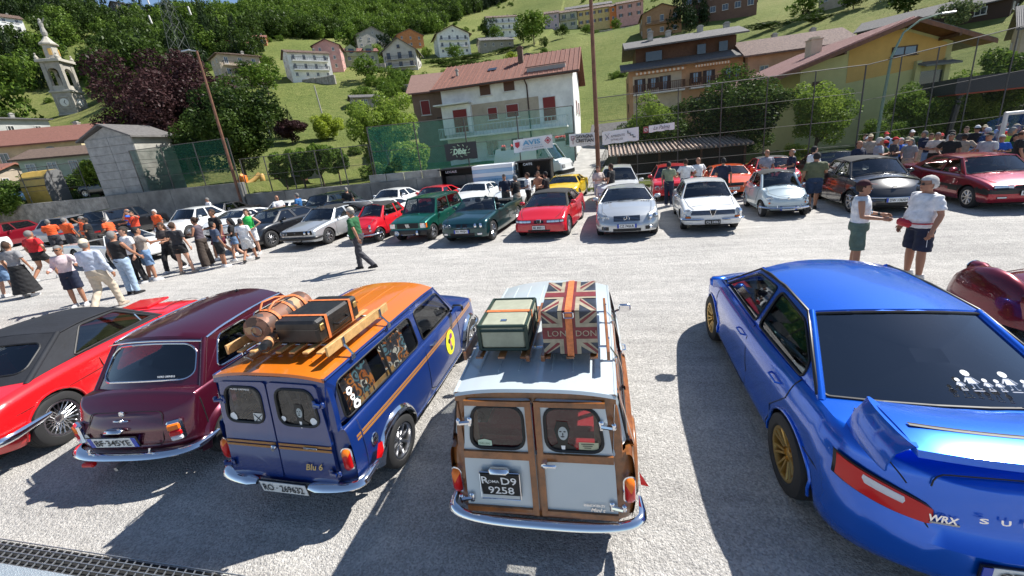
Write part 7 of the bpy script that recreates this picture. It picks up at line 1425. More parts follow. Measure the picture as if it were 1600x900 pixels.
# banners
BAN = M('banner_white', (.72, .73, .75), .6); RDI, BLI, GRI, DKI = M('ink_red', (.45, .03, .05), .5), M('ink_blue', (.10, .33, .52), .5), M('ink_green', (.45, .62, .40), .5), M('ink_dark', (.05, .05, .06), .5)
def banner(label, u0, z0, u1, z1, h, v=22.3, mat=None, cat='banner'):
    t = thing('banner', label, cat, (u0, v, 0)); n = 12; dz = z1-z0; w = u1-u0
    def P(x, z, o=0): return V3(x, -.03*sin(x*2.2)-.02-o, z0+dz*x/w+z)
    m = MB(); m.grid([[P(w*k/n, q*h+.02*sin(k*1.3)*(q-.5)) for q in (-.5, -.17, .17, .5)] for k in range(n+1)]); m.build('banner_sheet', mat or BAN, t); ex = V3(w, 0, dz).normalized()
    m = MB(); [m.tube([P(x, s*h*.5), P(x, s*(h*.5+.10))], .008, 4) for x in (.02, w-.02) for s in (1, -1)]; m.build('tie', TRIM, t); return t, P, ex
E3 = V3(0, 0, 1)
t, P, ex = banner('white banner reading AVIS in blue letters with two red emblems', -5.1, 2.80, -2.9, 2.90, .68, 22.2)
text('lettering', 'AVIS', BLI, t, P(1.05, .10, .06), ex, E3, w=1.0, h=.26, bold=.03); text('lettering', 'DONATORI SANGUE', BLI, t, P(1.1, -.10, .06), ex, E3, w=1.1, h=.05); text('lettering', 'PRESSO LA SEZIONE', DKI, t, P(1.1, -.21, .06), ex, E3, w=1.2, h=.05)
m = MB(); p = P(.24, .05, .06); m.add([p+ex*a+E3*b for a, b in ((-.13, .15), (.13, .15), (.12, -.05), (0, -.17), (-.12, -.05))], [(0, 1, 2, 3, 4)]); m.build('emblem', RDI, t)
m = MB(); p = P(1.95, .07, .06); m.grid([[p+ex*(a*k)+E3*(b*k) for a, b in ((0, .19), (.19, 0), (0, -.19), (-.19, 0))] for k in (1, .75)], True); m.add([p+ex*(a*.45)+E3*(b*.45) for a, b in ((0, .19), (.19, 0), (0, -.19), (-.19, 0))], [(0, 1, 2, 3)]); m.build('emblem', RDI, t)
t, P, ex = banner('white banner reading GAVAGNA CRISTIAN left of the tall brown pole', -2.0, 2.82, -.62, 2.78, .66)
text('lettering', 'GAVAGNA', DKI, t, P(.82, .17, .06), ex, E3, w=.95, h=.19, bold=.04); text('lettering', 'CRISTIAN', DKI, t, P(.82, -.05, .06), ex, E3, w=.95, h=.19, bold=.04); text('lettering', 'TINTEGGIATURE', DKI, t, P(.85, -.22, .06), ex, E3, w=.6, h=.04)
m = MB(); p = P(.18, .03, .06); [m.box(p+V3(a, 0, b), (w_, .01, h_)) for a, b, w_, h_ in ((-.06, .08, .03, .22), (.04, .17, .16, .03), (.1, .08, .03, .16), (0, -.02, .13, .03), (.02, -.14, .03, .2), (.05, .04, .1, .05))]; m.build('emblem', M('ink_plum', (.22, .05, .1)), t)
t, P, ex = banner('white banner reading AMBIENTE with a grey stair symbol right of the tall pole', -.25, 2.75, 1.62, 2.82, .66)
text('lettering', 'AMBIENTE', DKI, t, P(.80, .04, .06), ex, E3, w=.72, h=.12); text('lettering', "D'PALUSI", DKI, t, P(.75, -.14, .06), ex, E3, w=.6, h=.11); m = MB(); m.tube([P(.15, .2, .06), P(.35, -.05, .06)], .012, 4); m.tube([P(.38, .22, .06), P(.15, -.12, .06)], .008, 4); m.build('emblem', DKI, t)
m = MB(); s_ = [(1.32, .22), (1.32, .08), (1.44, .08), (1.44, -.03), (1.58, -.03), (1.58, -.14), (1.70, -.14)]; m.tube([P(a, b, .06) for a, b in s_], .028, 4); m.build('stair_symbol', M('ink_grey', (.12, .12, .13)), t)
t, P, ex = banner('small white banner with flowing handwriting on the tall fence', 2.15, 2.98, 3.42, 3.02, .34, 22.6)
text('lettering', 'La Palma', DKI, t, P(.62, .02, .06), ex, E3, w=.8, h=.18, shear=.4); text('lettering', 'via Roma', DKI, t, P(.9, -.11, .06), ex, E3, w=.3, h=.04)
t2 = thing('emblem_sign', 'dark red square emblem sign hanging left of the small handwriting banner', 'sign', (2.0, 22.58, 2.96)); m = MB(); m.box((0, 0, 0), (.26, .02, .32)); m.build('sign_board', M('maroon_board', (.25, .05, .05), .6), t2); m = MB(); m.tube([(.08*cos(a), -.02, .08*sin(a)) for a in [k*pi/6 for k in range(12)]], .012, 4, closed=True); m.tube([(-.05, -.02, -.05), (.05, -.02, .05)], .01, 4); m.build('emblem', BAN, t2)
t, P, ex = banner('black banner with leafy pale green logo lettering on the net fence', -9.3, 2.85, -7.35, 2.85, .95, 22.5, M('banner_black', (.02, .022, .025), .5))
text('lettering', 'Dibiz', M('ink_mint', (.5, .72, .5), .5), t, P(.95, .0, .06), ex, E3, w=.85, h=.34, bold=.05, shear=.2); m = MB(); [m.tube([P(.95+.5*cos(a), .02+.27*sin(a), .05), P(.95+.62*cos(a+.2), .02+.36*sin(a+.2), .05)], .02, 4) for a in [k*.52 for k in range(12)]]; m.build('leaf_print', GRI, t)
# stalls and trailer
def stall(label, u0, u1, z1, v, mat, txt=None, n=0):
    t = thing('stall', label, 'stall', ((u0+u1)/2, v, 0)); w = u1-u0
    m = MB(); m.box((0, .9, z1/2), (w, .08, z1)); [m.box((s*(w/2-.04), .45, z1/2), (.06, .95, z1)) for s in (1, -1)]; m.build('wall', mat, t); m = MB(); m.box((0, .4, z1+.03), (w+.1, 1.3, .07)); m.build('roof', mat, t); m = MB(); m.box((0, -.05, .5), (w-.1, .08, 1.0)); m.build('counter', mat, t)
    if txt: text('lettering', txt, BAN, t, (-.3, -.27, z1-.12), (1, 0, 0), E3, h=.13)
    return t
BK = M('black_panel', (.018, .016, .016), .6); stall('dark stall marked LOCALE left of the striped trailer', -9.5, -7.35, 1.9, 21.8, BK, 'LOCALE'); stall('black stall marked CAFFE under the white van', -4.85, -3.0, 1.95, 21.6, BK, 'CAFFE')
t = thing('striped_trailer', 'low trailer with pale blue and white horizontal stripes', 'trailer', (-6.15, 21.6, 0)); SB_ = M('pale_blue_stripe', (.30, .45, .62), .5)
for k in range(8): m = MB(); m.box((0, 0, .45+.205*k), (2.3, 1.2, .20), ch=.01); m.build('stripe_panel', SB_ if k % 2 == 0 else BAN, t)
for s in (1, -1): m = MB(); m.lathe([(.001, -.08), (.28, -.08), (.28, .08), (.001, .08)], 16, 'x', (s*.9, -.5, .28)); m.build('wheel', RUBBER, t)
text('lettering', 'LA BIRRERIA', BLI, t, (.2, -.63, 1.17), (1, 0, 0), E3, w=1.2)
# concrete road ramp and steps to the lane
g = mesh_obj('lane', [(-2.6, 22.4, .02), (-.9, 22.4, .02), (-.2, 32, 1.0), (-2.6, 32, 1.1), (-2.2, 42, 2.6), (1.2, 42, 2.2)], [(0, 1, 2, 3), (3, 2, 5, 4)], CONC2); g['kind'] = 'structure'
g = mesh_obj('lawn_bank', [(-.75, 22.65, .02), (1.5, 22.65, .02), (1.2, 28, .7), (.0, 28, .9)], [(0, 1, 2, 3)], bpy.data.materials['meadow']); g['kind'] = 'structure'
fence('thin metal hand rail climbing the sloping lane', [(-.85, 22.8, .0), (-.1, 31.5, 1.0)], .95, 1.0, NET, wires=2, r=.02, name='hand_rail', cat='railing')
fence('dark low railing in front of the roofed hut', [(-.3, 22.0, 0), (8.5, 22.4, 0)], .75, 1.8, NET, wires=2, r=.025, name='low_railing', cat='railing', post=STEEL)
# flower pots along the terrace
for i, u in enumerate((-6.0, -5.4, -2.75, -2.45)):
    t = thing('flower_box', ['leftmost red geranium box on the terrace rail', 'second red geranium box from the left on the terrace rail', 'red geranium box just right of the AVIS banner', 'rightmost red geranium box near the lane'][i], 'flower box', (u, 23.4, 2.7 if i < 2 else 2.9), 0, 'red geranium boxes'); m = MB(); m.box((0, 0, 0), (.3, .18, .16), ch=.02); m.build('box', TILE_B, t)
    rr = random.Random(i); m = MB(); [m.lathe([(.001, -.045), (.05, 0), (.001, .045)], 6, 'z', (rr.uniform(-.15, .15), rr.uniform(-.08, .08), .12+rr.random()*.1)) for _ in range(16)]; m.build('blossoms', M('geranium_red', (.55, .02, .02), .6), t)
# goal frame
t = thing('goal_frame', 'white football goal frame with blue net at the right edge', 'goal', (13.6, 17.4, 0)); m = MB(); m.tube([(-.25, 0, 0), (-.25, 0, 2.25), (2.6, 0, 2.25), (2.6, 0, 0)], .075, 8); m.build('frame', FR_W, t); m = MB(); m.grid([[(x, y, z) for y, z in ((.08, 2.2), (.7, 2.0), (1.4, 0))] for x in (-.2, .8, 1.8, 2.55)]); m.build('net', netting('blue_net', (.02, .06, .2), .22), t)
# grating by the viewer's feet
t = thing('steel_grating', 'galvanised steel grating over a dark gutter at the lower left', 'grating', (-4.1, 1.525, .0), radians(1)); ST = M('galvanised_bar', (.50, .52, .53), .35, .8)
m = MB(); m.box((0, 0, -.005), (6.4, .18, .03)); m.build('gutter_floor', UNDER, t)
gb = MB(); gb.box((0, 0, 0), (.005, .17, .012), rz=.35); b0 = gb.build('bearing_bar', ST, t); b0.location = (-3.0, 0, .03)
for k in range(1, 72):
    b = b0.copy(); COL.objects.link(b); b.location = (-3.0+k*.085, 0, .03)
for y in (-.085, -.04, .005, .05, .088): m = MB(); m.box((0, y, .036), (6.1, .004, .010)); m.build('cross_bar', ST, t)
t = thing('metal_step', 'pale perforated metal step below the grating in the lower left corner', 'step', (-4.2, 1.24, .0), radians(1)); m = MB(); m.box((0, 0, .045), (6.4, .38, .03), ch=.004); m.build('tread', M('perforated_steel', (.45, .52, .56), .45, .6, bump=(120, .9, .01)), t)
# garden things
for i, (u, v, c_) in enumerate(((-27.3, 25.2, (.8, .22, .03)), (-26.3, 25.6, (.75, .45, .15)))):
    t = thing('toy_slide', 'orange plastic garden slide on the lawn behind the shaded fence' if i == 0 else 'pale orange plastic playhouse beside the slide', 'toy', (u, v, 2.0), i); m = MB(); m.tube([(-.5, 0, .05), (0, 0, .35), (.45, 0, .7)], [.16, .16, .2], 8); m.box((.5, 0, .35), (.3, .4, .7), ch=.06); m.build('slide_body', M('orange_plastic_%d' % i, c_, .4), t, 50)
t = thing('garden_shelter', 'low garden shelter with brown posts on the lawn', 'shelter', (-24.5, 28, 1.9)); m = MB(); m.box((0, 0, 1.5), (3, 2, .1)); m.build('roof', SLATE, t); [MB().box((x, -.9, .7), (.3, .3, 1.5)).build('post', WOODD, t) for x in (-1.2, 1.3)]; m = MB(); m.box((0, .9, .7), (2.9, .1, 1.5)); m.build('wall', BL, t)
# ------------------------------------------------------------------ trees and shrubs
tree('large dark purple beech between the church tower and the dark green tree', (-38.6, 31.0, 2.0), 5.9, 12.8, 'purple', tr=.08, n=42000, s=0.023, cl=60, seed=3, rc=(.16, .30), name='purple_beech')
tree('broad dark green tree rising behind the shaded wall', (-29.5, 27.8, 2.0), 4.2, 8.6, 'dark', tr=.08, n=24000, s=0.030, cl=50, seed=4, rc=(.16, .30))
tree('airy fresh green tree standing left of the brown house', (-16.6, 28.6, 1.4), 3.0, 6.6, 'bright', tr=.12, n=16000, s=0.033, cl=44, seed=5, rc=(.14, .28))
tree('huge rounded tree with dark base and sunlit top between apartment house and yellow house', (7.6, 30.2, .1), 4.2, 6.3, 'dark', tr=.05, n=28000, s=0.028, cl=60, seed=6, rc=(.16, .30)); tree('fresh green shrub crown on the left flank of the huge rounded tree', (2.9, 31.0, .3), 2.5, 5.0, 'bright', tr=.1, n=14000, s=0.036, cl=36, seed=7)  # the huge tree's dark leaves carry the shade of its lower crown
tree('silvery olive-like shrub right of the tall pole', (1.6, 31.5, .4), 1.9, 3.3, 'silver', tr=.1, n=10000, s=0.040, cl=30, seed=8)
tree('flat-topped sunlit tree in front of the yellow house', (11.9, 26.8, .1), 1.9, 4.8, 'bright', tr=.2, n=14000, s=0.036, cl=34, seed=9)
tree('small dark-leaved bush below the flat-topped tree', (14.6, 26.0, .1), 1.1, 2.4, 'mid', tr=.05, n=8000, s=0.046, cl=24, seed=10, name='bush')
for i, (u, v, w, h, k, lab) in enumerate([(17.0, 27.2, 1.7, 3.9, 'mid', 'leafy tree left of the dark walkway behind the crowd'), (19.2, 28.0, 1.5, 3.3, 'bright', 'yellowish green tree behind the dark walkway'), (21.5, 29.5, 2.2, 5.0, 'mid', 'tree above the dark walkway at the right edge'), (23.5, 31, 2.0, 4.2, 'silver', 'pale hillside tree right of the yellow house')]): tree(lab, (u, v, .3), w, h, k, tr=.1, n=10000, s=0.043, cl=30, seed=20+i)
for i, (u, v, z, w, h) in enumerate([(-22.3, 24.2, 1.5, .95, 2.6), (-20.8, 24.2, 1.5, 1.05, 2.8), (-19.2, 24.1, 1.5, 1.0, 3.0), (-17.8, 24.0, 1.5, .9, 2.6)]): tree(['leafy vine bush at the left end of the shrub row on the lawn', 'second vine bush of the shrub row on the lawn', 'third and tallest vine bush of the shrub row', 'vine bush at the right end of the shrub row, nearest the bright tree'][i], (u, v, z), w, h, 'mid', tr=.22, n=6400, s=0.073, cl=20, seed=30+i, name='bush', group='shrubs on the lawn')
tree('pale leafy shrub beside the green netting and black banner', (-12.4, 24.2, 1.5), 1.5, 2.6, 'bright', tr=.05, n=9000, s=0.059, cl=26, seed=36, name='bush'); tree('low green shrub spilling over the concrete panels', (-14.6, 23.6, 1.3), 1.2, 1.5, 'mid', tr=.02, n=5000, s=0.066, cl=18, seed=37, name='bush')
tree('trimmed yellow-green hedge ball by the fence at right', (10.2, 25.0, .2), .95, 1.35, 'yellow', tr=.02, n=10000, s=0.040, cl=40, seed=38, name='bush', ry=.8); tree('low yellow-green hedge right of the hedge ball', (12.2, 24.3, .1), 1.0, .8, 'yellow', tr=.02, n=6000, s=0.046, cl=30, seed=39, name='bush', ry=.6)
tree('small bright bush growing by the wall beside the grey utility building', (-42.2, 25.5, 2.3), 1.5, 3.2, 'bright', tr=.1, n=7000, s=0.059, cl=22, seed=40); tree('leafy bush beside the yellow booth at far left', (-52, 25.0, 2.3), 1.3, 2.4, 'mid', tr=.1, n=5600, s=0.066, cl=20, seed=41)
tree('purple-leaved garden tree beside the street lamp', (-40.5, 46.8, 5.3), 2.3, 4.2, 'purple', tr=.2, n=7000, s=0.059, cl=26, seed=42); tree('bright lime-green round tree on the slope by the street lamp', (-38.0, 50.4, 5.8), 2.5, 4.0, 'yellow', tr=.1, n=7600, s=0.059, cl=28, seed=43)
for i, (u, v) in enumerate(((-44.8, 50), (-43.4, 50.6), (-46.0, 50.2))): tree(['dark cypress in the middle of the cypress group', 'dark cypress at the right of the cypress group', 'dark cypress at the left of the cypress group'][i], (u, v, terr(u, v)), .75, 4.6-.3*i, 'conifer', tr=.02, proto='c', shape='cone', seed=44+i, name='cypress', group='cypresses by the street lamp')
VT = [(-52.9, 88.7, 3.6, 6.0, 'mid', 'large round tree on the meadow right of the pink house'), (-72.4, 130.2, 2.6, 5.8, 'bright', 'round tree in front of the grey gabled house'), (-64.9, 152.5, 2.4, 4.8, 'bright', 'clipped ball tree beside the orange house'), (-52.3, 148.8, 3.3, 5.5, 'mid', 'round tree in front of the white chalet'),
    (-24.8, 158.8, 7.0, 11.5, 'mid', 'big spreading tree below the coloured terrace'), (-31, 172, 4.2, 9, 'mid', 'tree left of the big spreading tree below the terrace'), (-49.9, 191, 4.6, 9.5, 'dark', 'dark tree between chalet and apartment block'), (-44.5, 182, 3.5, 7, 'mid', 'tree in front of the white and brown block'), (-104, 44, 4.4, 6.5, 'mid', 'tree on the slope left of the church tower'), (-93, 66, 3.2, 5.5, 'dark', 'dark tree just right of the church tower'),
    (-64.9, 71.8, 3.9, 6.5, 'mid', 'leafy tree left of the white three-storey house'), (-72, 76, 3.2, 5.5, 'dark', 'dark tree beside the beige balcony block'), (-82, 154.9, 3.3, 8, 'conifer', 'spruce-like tree left of the A-frame house'), (-94.5, 149, 4.5, 9, 'mid', 'tree on the meadow above the pink house'), (-114.8, 161.9, 3.6, 7, 'mid', 'lone tree on the upper meadow'), (-20, 150, 2.0, 3.6, 'dark', 'dark clipped bush above the hay field'), (-15, 165, 3.0, 5, 'dark', 'dark round bush below the terrace wall'),
    (-6, 172, 2.6, 4.2, 'mid', 'garden bush in front of the yellow terrace house'), (5, 178, 2.6, 4.2, 'mid', 'garden bush in front of the pink terrace house'), (47.5, 120, 4.0, 6.5, 'mid', 'tree in the gardens at the top right'), (54, 112, 3.2, 5.2, 'dark', 'dark garden tree above the yellow house meadow'), (60, 108, 3.4, 5.6, 'mid', 'green tree beside the cream house at the top edge'), (48.5, 74, 2.4, 4.6, 'silver', 'young tree behind the yellow house ridge'), (53, 92, 4.2, 7.0, 'dark', 'broad dark tree left of the long barn'), (58, 88, 3.5, 6.2, 'mid', 'tree above the long barn'), (-25, 118, 2.4, 3.4, 'yellow', 'yellow-green bush above the white house roof')]
for i, (u, v, w, h, k, lab) in enumerate(VT): tree(lab, (u, v, terr(u, v)-.2), w, h, k, tr=.10, proto='p%d' % (i % 3), seed=60+i)
for i, (u, v, w, h) in enumerate([(22.5, 139, 4.6, 15), (28, 143, 3.6, 13), (43, 150, 4, 15), (66, 116, 3.2, 12), (69, 122, 3.0, 11)]): tree(['very large dark conifer in front of the brown hillside house', 'dark conifer right of the very large one', 'dark conifer at the right end of the shaded brown building', 'dark conifer at the top right edge of the meadow', 'second dark conifer at the top right edge'][i], (u, v, terr(u, v)-.5), w, h, 'conifer', tr=.04, proto='c', shape='cone', seed=90+i, name='conifer', group='conifers on the hill')
for i, (u, v, w, d, a) in enumerate([(-38, 112, 9, 1.2, .1), (-30, 104, 7, 1.1, -.05), (-46, 118, 6, 1.2, .2), (-20, 128, 8, 1.0, 0), (40, 118, 9, 1.2, .3), (47, 112, 8, 1.1, .3), (-44, 140, 8, 1.3, .1), (-33, 150, 7, 1.2, 0)]):
    t = tree('dark clipped hedge '+['below the white chalet, the longest', 'nearest the big white house roof', 'right of the A-frame house garden', 'along the hay field', 'at the top of the right meadow', 'at the top right beside the garden trees', 'in front of the low grey house', 'under the white and brown block'][i], (u, v, terr(u, v)-.2), w, 2.1, 'dark', tr=.02, proto='p%d' % (i % 3), seed=120+i, name='hedge', cat='hedge', ry=d); t.rotation_euler.z = a
for i, (u, v, w, lab) in enumerate([(-42, 84, 9, 'on the slope behind the bright green tree'), (-36, 95, 12, 'below the hedges in the village centre'), (-58, 100, 8, 'under the pale green house'), (2, 205, 30, 'supporting the gardens of the coloured terrace'), (-62, 84, 8, 'in front of the white three-storey house')]):
    t = thing('terrace_wall', 'low dark stone terrace wall '+lab, 'wall', (u, v, terr(u, v)-.6), .05); n = int(w/1.5)
    for k in range(n): m = MB(); m.box((-w/2+w*(k+.5)/n, 0, .9), (w/n-.04, .5, 1.8+.15*sin(k*2)), ch=.05); m.build('wall_section', STONE, t)
# ---- woods and scrub too many to count: instanced crowns on points
def scatter(name, pts, crowns, seed):
    rng = np.random.RandomState(seed); n = len(pts); me = bpy.data.meshes.new(name); me.vertices.add(n); me.vertices.foreach_set('co', np.array([p[:3] for p in pts]).reshape(-1)); 
    a = me.attributes.new('size', 'FLOAT_VECTOR', 'POINT'); a.data.foreach_set('vector', np.array([(p[3], p[3], p[4]) for p in pts]).reshape(-1)); b = me.attributes.new('turn', 'FLOAT_VECTOR', 'POINT'); r = np.zeros((n, 3)); r[:, 2] = rng.uniform(0, 6.28, n); r[:, :2] = rng.uniform(-.12, .12, (n, 2)); b.data.foreach_set('vector', r.reshape(-1))
    o = bpy.data.objects.new(name, me); link(o); o['kind'] = 'stuff'; ng = bpy.data.node_groups.new(name, 'GeometryNodeTree'); ng.interface.new_socket('Geometry', in_out='INPUT', socket_type='NodeSocketGeometry'); ng.interface.new_socket('Geometry', in_out='OUTPUT', socket_type='NodeSocketGeometry')
    N = ng.nodes.new; K = ng.links.new; gi, go = N('NodeGroupInput'), N('NodeGroupOutput'); mp = N('GeometryNodeMeshToPoints'); ip = N('GeometryNodeInstanceOnPoints'); oi = N('GeometryNodeObjectInfo'); oi.inputs['Object'].default_value = crowns; oi.inputs['As Instance'].default_value = True
    s, t_ = N('GeometryNodeInputNamedAttribute'), N('GeometryNodeInputNamedAttribute'); s.data_type = t_.data_type = 'FLOAT_VECTOR'; s.inputs[0].default_value = 'size'; t_.inputs[0].default_value = 'turn'
    K(gi.outputs[0], mp.inputs[0]); K(mp.outputs[0], ip.inputs['Points']); K(oi.outputs['Geometry'], ip.inputs['Instance']); K(t_.outputs[0], ip.inputs['Rotation']); K(s.outputs[0], ip.inputs['Scale']); K(ip.outputs[0], go.inputs[0])
    md = o.modifiers.new('n', 'NODES'); md.node_group = ng; return o
def crown_of(kind, key):
    for o in S.objects:
        if o.type == 'MESH' and o.name.startswith('crown') and o.data == CR.get((key, kind)): return o
BND = [(-75, 105), (-62, 112), (-60.6, 160), (-59.3, 160), (-57.5, 110), (-53.8, 125), (-48.6, 146), (-46.8, 155), (-42.5, 160), (-41.3, 195), (-36.7, 196), (-27.9, 238), (-21.5, 248), (-19.7, 275), (-16.3, 305), (-12.1, 330), (-8, 520), (0, 600)]
rr = random.Random(11); P1, P2, P3 = [], [], []
for i in range(5200):
    az = rr.uniform(-78, -8); rmin = interp(az, BND); r = rmin+(560-rmin)*rr.random()**1.15
    if r > 560: continue
    if rr.random() > (.55+.45*min(1, rmin/r))*r/430: continue
    u, v = r*sin(radians(az)), r*cos(radians(az)); s = rr.uniform(2.6, 5.2)*(1+.0012*(r-150)); z = terr(u, v)+s*.75; q = sin(u*.03)+cos(v*.027)+rr.uniform(-1.2, 1.2)
    if (u+222)**2+(v-178)**2 < 240 or (u+185)**2+(v-104)**2 < 130 or (-62 < az < -56.5 and r < 175): continue
    (P1 if q > .5 else P2 if q > -.9 else P3).append((u, v, z, s, s*rr.uniform(1.0, 1.45)))
c_mid, c_dark, c_con = crown_of('mid', ('p0', 'round')), crown_of('dark', ('p0', 'round')) or crown_of('dark', ('p1', 'round')) or crown_of('dark', ('p2', 'round')), crown_of('conifer', ('c', 'cone'))
scatter('green_broadleaf_wood', P1, c_mid, 1); scatter('dark_broadleaf_wood', P2, c_dark, 2); scatter('conifers_in_the_wood', [(a, b, c+d*.6, d*.62, e*1.35) for a, b, c, d, e in P3], c_con, 3)  # broadleaf trees in two leaf varieties, mid green and dark green
B1 = []
for i in range(4200):
    az = rr.uniform(-74, 42); r = rr.uniform(50, 330); u, v = r*sin(radians(az)), r*cos(radians(az))
    k = sin(u*.11+v*.07)+sin(u*.05-v*.13+2)
    if (az > -50 and k < .75) or (az <= -50 and (k < -.2 or r > 170)): continue
    if az > -30 and abs(az-12) < 30 and r < 215 and k < 1.75: continue
    if -62 < az < -56 and 60 < r < 140: continue
    s = rr.uniform(.5, 1.5)*(1.25 if az < -50 else 1.7 if az < -12 and r > 85 and rr.random() < .5 else 1); B1.append((u, v, terr(u, v)+s*.4, s, s*.85))
scatter('hillside_scrub', B1, c_mid, 4)
WD = [(rr.uniform(-34, 8), 22.1+rr.random()*.25) for _ in range(160)]
scatter('low_weeds', [(a, b, .02, rr.uniform(.015, .035)*(1 if b < 5 else 5), rr.uniform(.012, .022)*(1 if b < 5 else 5)) for a, b in WD], c_mid, 6)
# ------------------------------------------------------------------ people: forward is +Y, 1.72 m tall before scaling
ARM = dict(down=((.255, -.03, 1.13), (.27, .06, .88)), hip=((.37, -.09, 1.17), (.19, .06, 1.02)), fold=((.25, .04, 1.13), (.03, .23, 1.16)), fwd=((.24, .02, 1.13), (.20, .28, 1.10)), up=((.30, .12, 1.42), (.10, .24, 1.60)), out=((.36, .14, 1.22), (.46, .42, 1.22)), back=((.26, -.12, 1.15), (.25, -.16, .90)), raise_=((.34, .02, 1.60), (.28, .06, 1.86)), pocket=((.30, -.08, 1.14), (.20, .03, .94)), swing=((.25, .10, 1.15), (.24, .27, .97)))
LEG = dict(stand=(((.10, .01, .49), (.11, 0, .08)), ((.10, .01, .49), (.11, 0, .08))), apart=(((.14, .02, .49), (.18, .02, .08)), ((.14, .0, .49), (.18, -.04, .08))), walk=(((.10, .17, .51), (.10, .22, .09)), ((.10, .0, .50), (.10, -.30, .12))))
def ring(m, rows):
    """rows of (centre, rx, ry): stacked level ellipses"""
    n = 18; R = [[(c[0]+rx*cos(2*pi*k/n), c[1]+ry*sin(2*pi*k/n), c[2]) for k in range(n)] for c, rx, ry in rows]; m.grid(R, True); m.add(R[0], [tuple(range(n-1, -1, -1))]); m.add(R[-1], [tuple(range(n))])
def torso(m, b, z0, z1, inf, fem):
    T = [(.84, .150, .115, 0), (.93, .165, .125, 0), (1.03, .148, .115, .0), (1.12, .146, .112, .0), (1.24, .168, .122, .0), (1.34, .182, .115, -.005), (1.41, .155, .092, -.01), (1.455, .075, .068, -.012)]
    if fem: T = [(.84, .160, .12, 0), (.93, .172, .125, -.01), (1.03, .142, .108, 0), (1.12, .128, .10, 0), (1.24, .148, .125, .012), (1.34, .158, .11, -.0), (1.41, .135, .085, -.01), (1.455, .065, .06, -.012)]
    rows = []
    for i in range(17):
        z = z0+(z1-z0)*i/16; f = lambda j: sm(z, [(t[0], t[j]) for t in T]); be = b*math.exp(-((z-1.06)/.13)**2)
        rows.append(((0, f(3)+be*.55, z), f(1)+inf+be*.5, f(2)+inf+be*.6))
    ring(m, rows)
def arm_pts(a, s, fem):
    sh = (s*(.165 if fem else .185), -.01, 1.395); e, w = [(s*p[0], p[1], p[2]) for p in ARM[a]]; return V3(*sh), V3(*e), V3(*w)
def body_mb(arms, legs, fem, b):
    m = MB(); torso(m, b*.8, .84, 1.455, 0, fem); m.tube([(0, -.015, 1.42), (0, 0, 1.50), (0, .008, 1.54)], [.058, .052, .052], 12)
    ring(m, [((0, .03+.0, 1.475), .025, .03), ((0, .025, 1.485), .048, .058), ((0, .015, 1.52), .060, .080), ((0, .005, 1.57), .069, .093), ((0, 0, 1.62), .074, .098), ((0, -.004, 1.66), .070, .092), ((0, -.006, 1.695), .052, .07), ((0, -.006, 1.715), .02, .03)])
    m.tube([(0, .085, 1.60), (0, .112, 1.572), (0, .09, 1.562)], [.010, .014, .010], 8)
    for s in (1, -1):
        m.box((s*.077, -.005, 1.585), (.016, .035, .055), ch=.006); a = arms[0 if s > 0 else 1]; S_, E, W_ = arm_pts(a, s, fem); k = .88 if fem else 1
        m.tube([S_, S_.lerp(E, .3), S_.lerp(E, .7), E, E.lerp(W_, .3), W_], [.050*k, .050*k, .042*k, .037*k, .040*k, .026*k], 10)
        d = (W_-E).normalized(); m.tube([W_, W_+d*.04, W_+d*.085], [.025, .036, .032], 8)
        K, A = [V3(s*p[0], p[1], p[2]) for p in LEG[legs][0 if s > 0 else 1]]; H_ = V3(s*.09, 0, .88)
        m.tube([H_, H_.lerp(K, .4), K, K.lerp(A, .35), A], [.088, .080, .055, .056, .036], 12); m.tube([A, A+V3(0, .0, -.04)], [.036, .04], 8)
    return m
def finger_mb(arms, fem):
    m = MB()
    for s in (1, -1):
        S_, E, W_ = arm_pts(arms[0 if s > 0 else 1], s, fem); d = (W_-E).normalized(); side = d.cross(V3(s, 0, 0)).normalized() if abs(d.x) < .85 else V3(0, 1, 0); curl = side.cross(d)*-1; P = W_+d*.075
        for k, l in enumerate((.062, .075, .07, .055)): o = P+side*(-.024+.016*k); m.tube([o-d*.02, o+d*l*.45, o+d*l*.8+curl*.016, o+d*l*.95+curl*.034], [.0095, .009, .0085, .006], 5)
        m.tube([W_+d*.02+side*-.02, W_+d*.05+side*-.048, W_+d*.085+side*-.052], [.012, .010, .008], 5)
    for s in (1, -1): m.m = 1; m.lathe([(.001, -.010), (.012, 0), (.001, .008)], 8, 'y', (s*.028, .090, 1.60)); 
    m.m = 2; m.box((0, .094, 1.537), (.04, .012, .008), ch=.003); m.m = 1
    for s in (1, -1): m.box((s*.028, .095, 1.622), (.034, .01, .007))
    return m
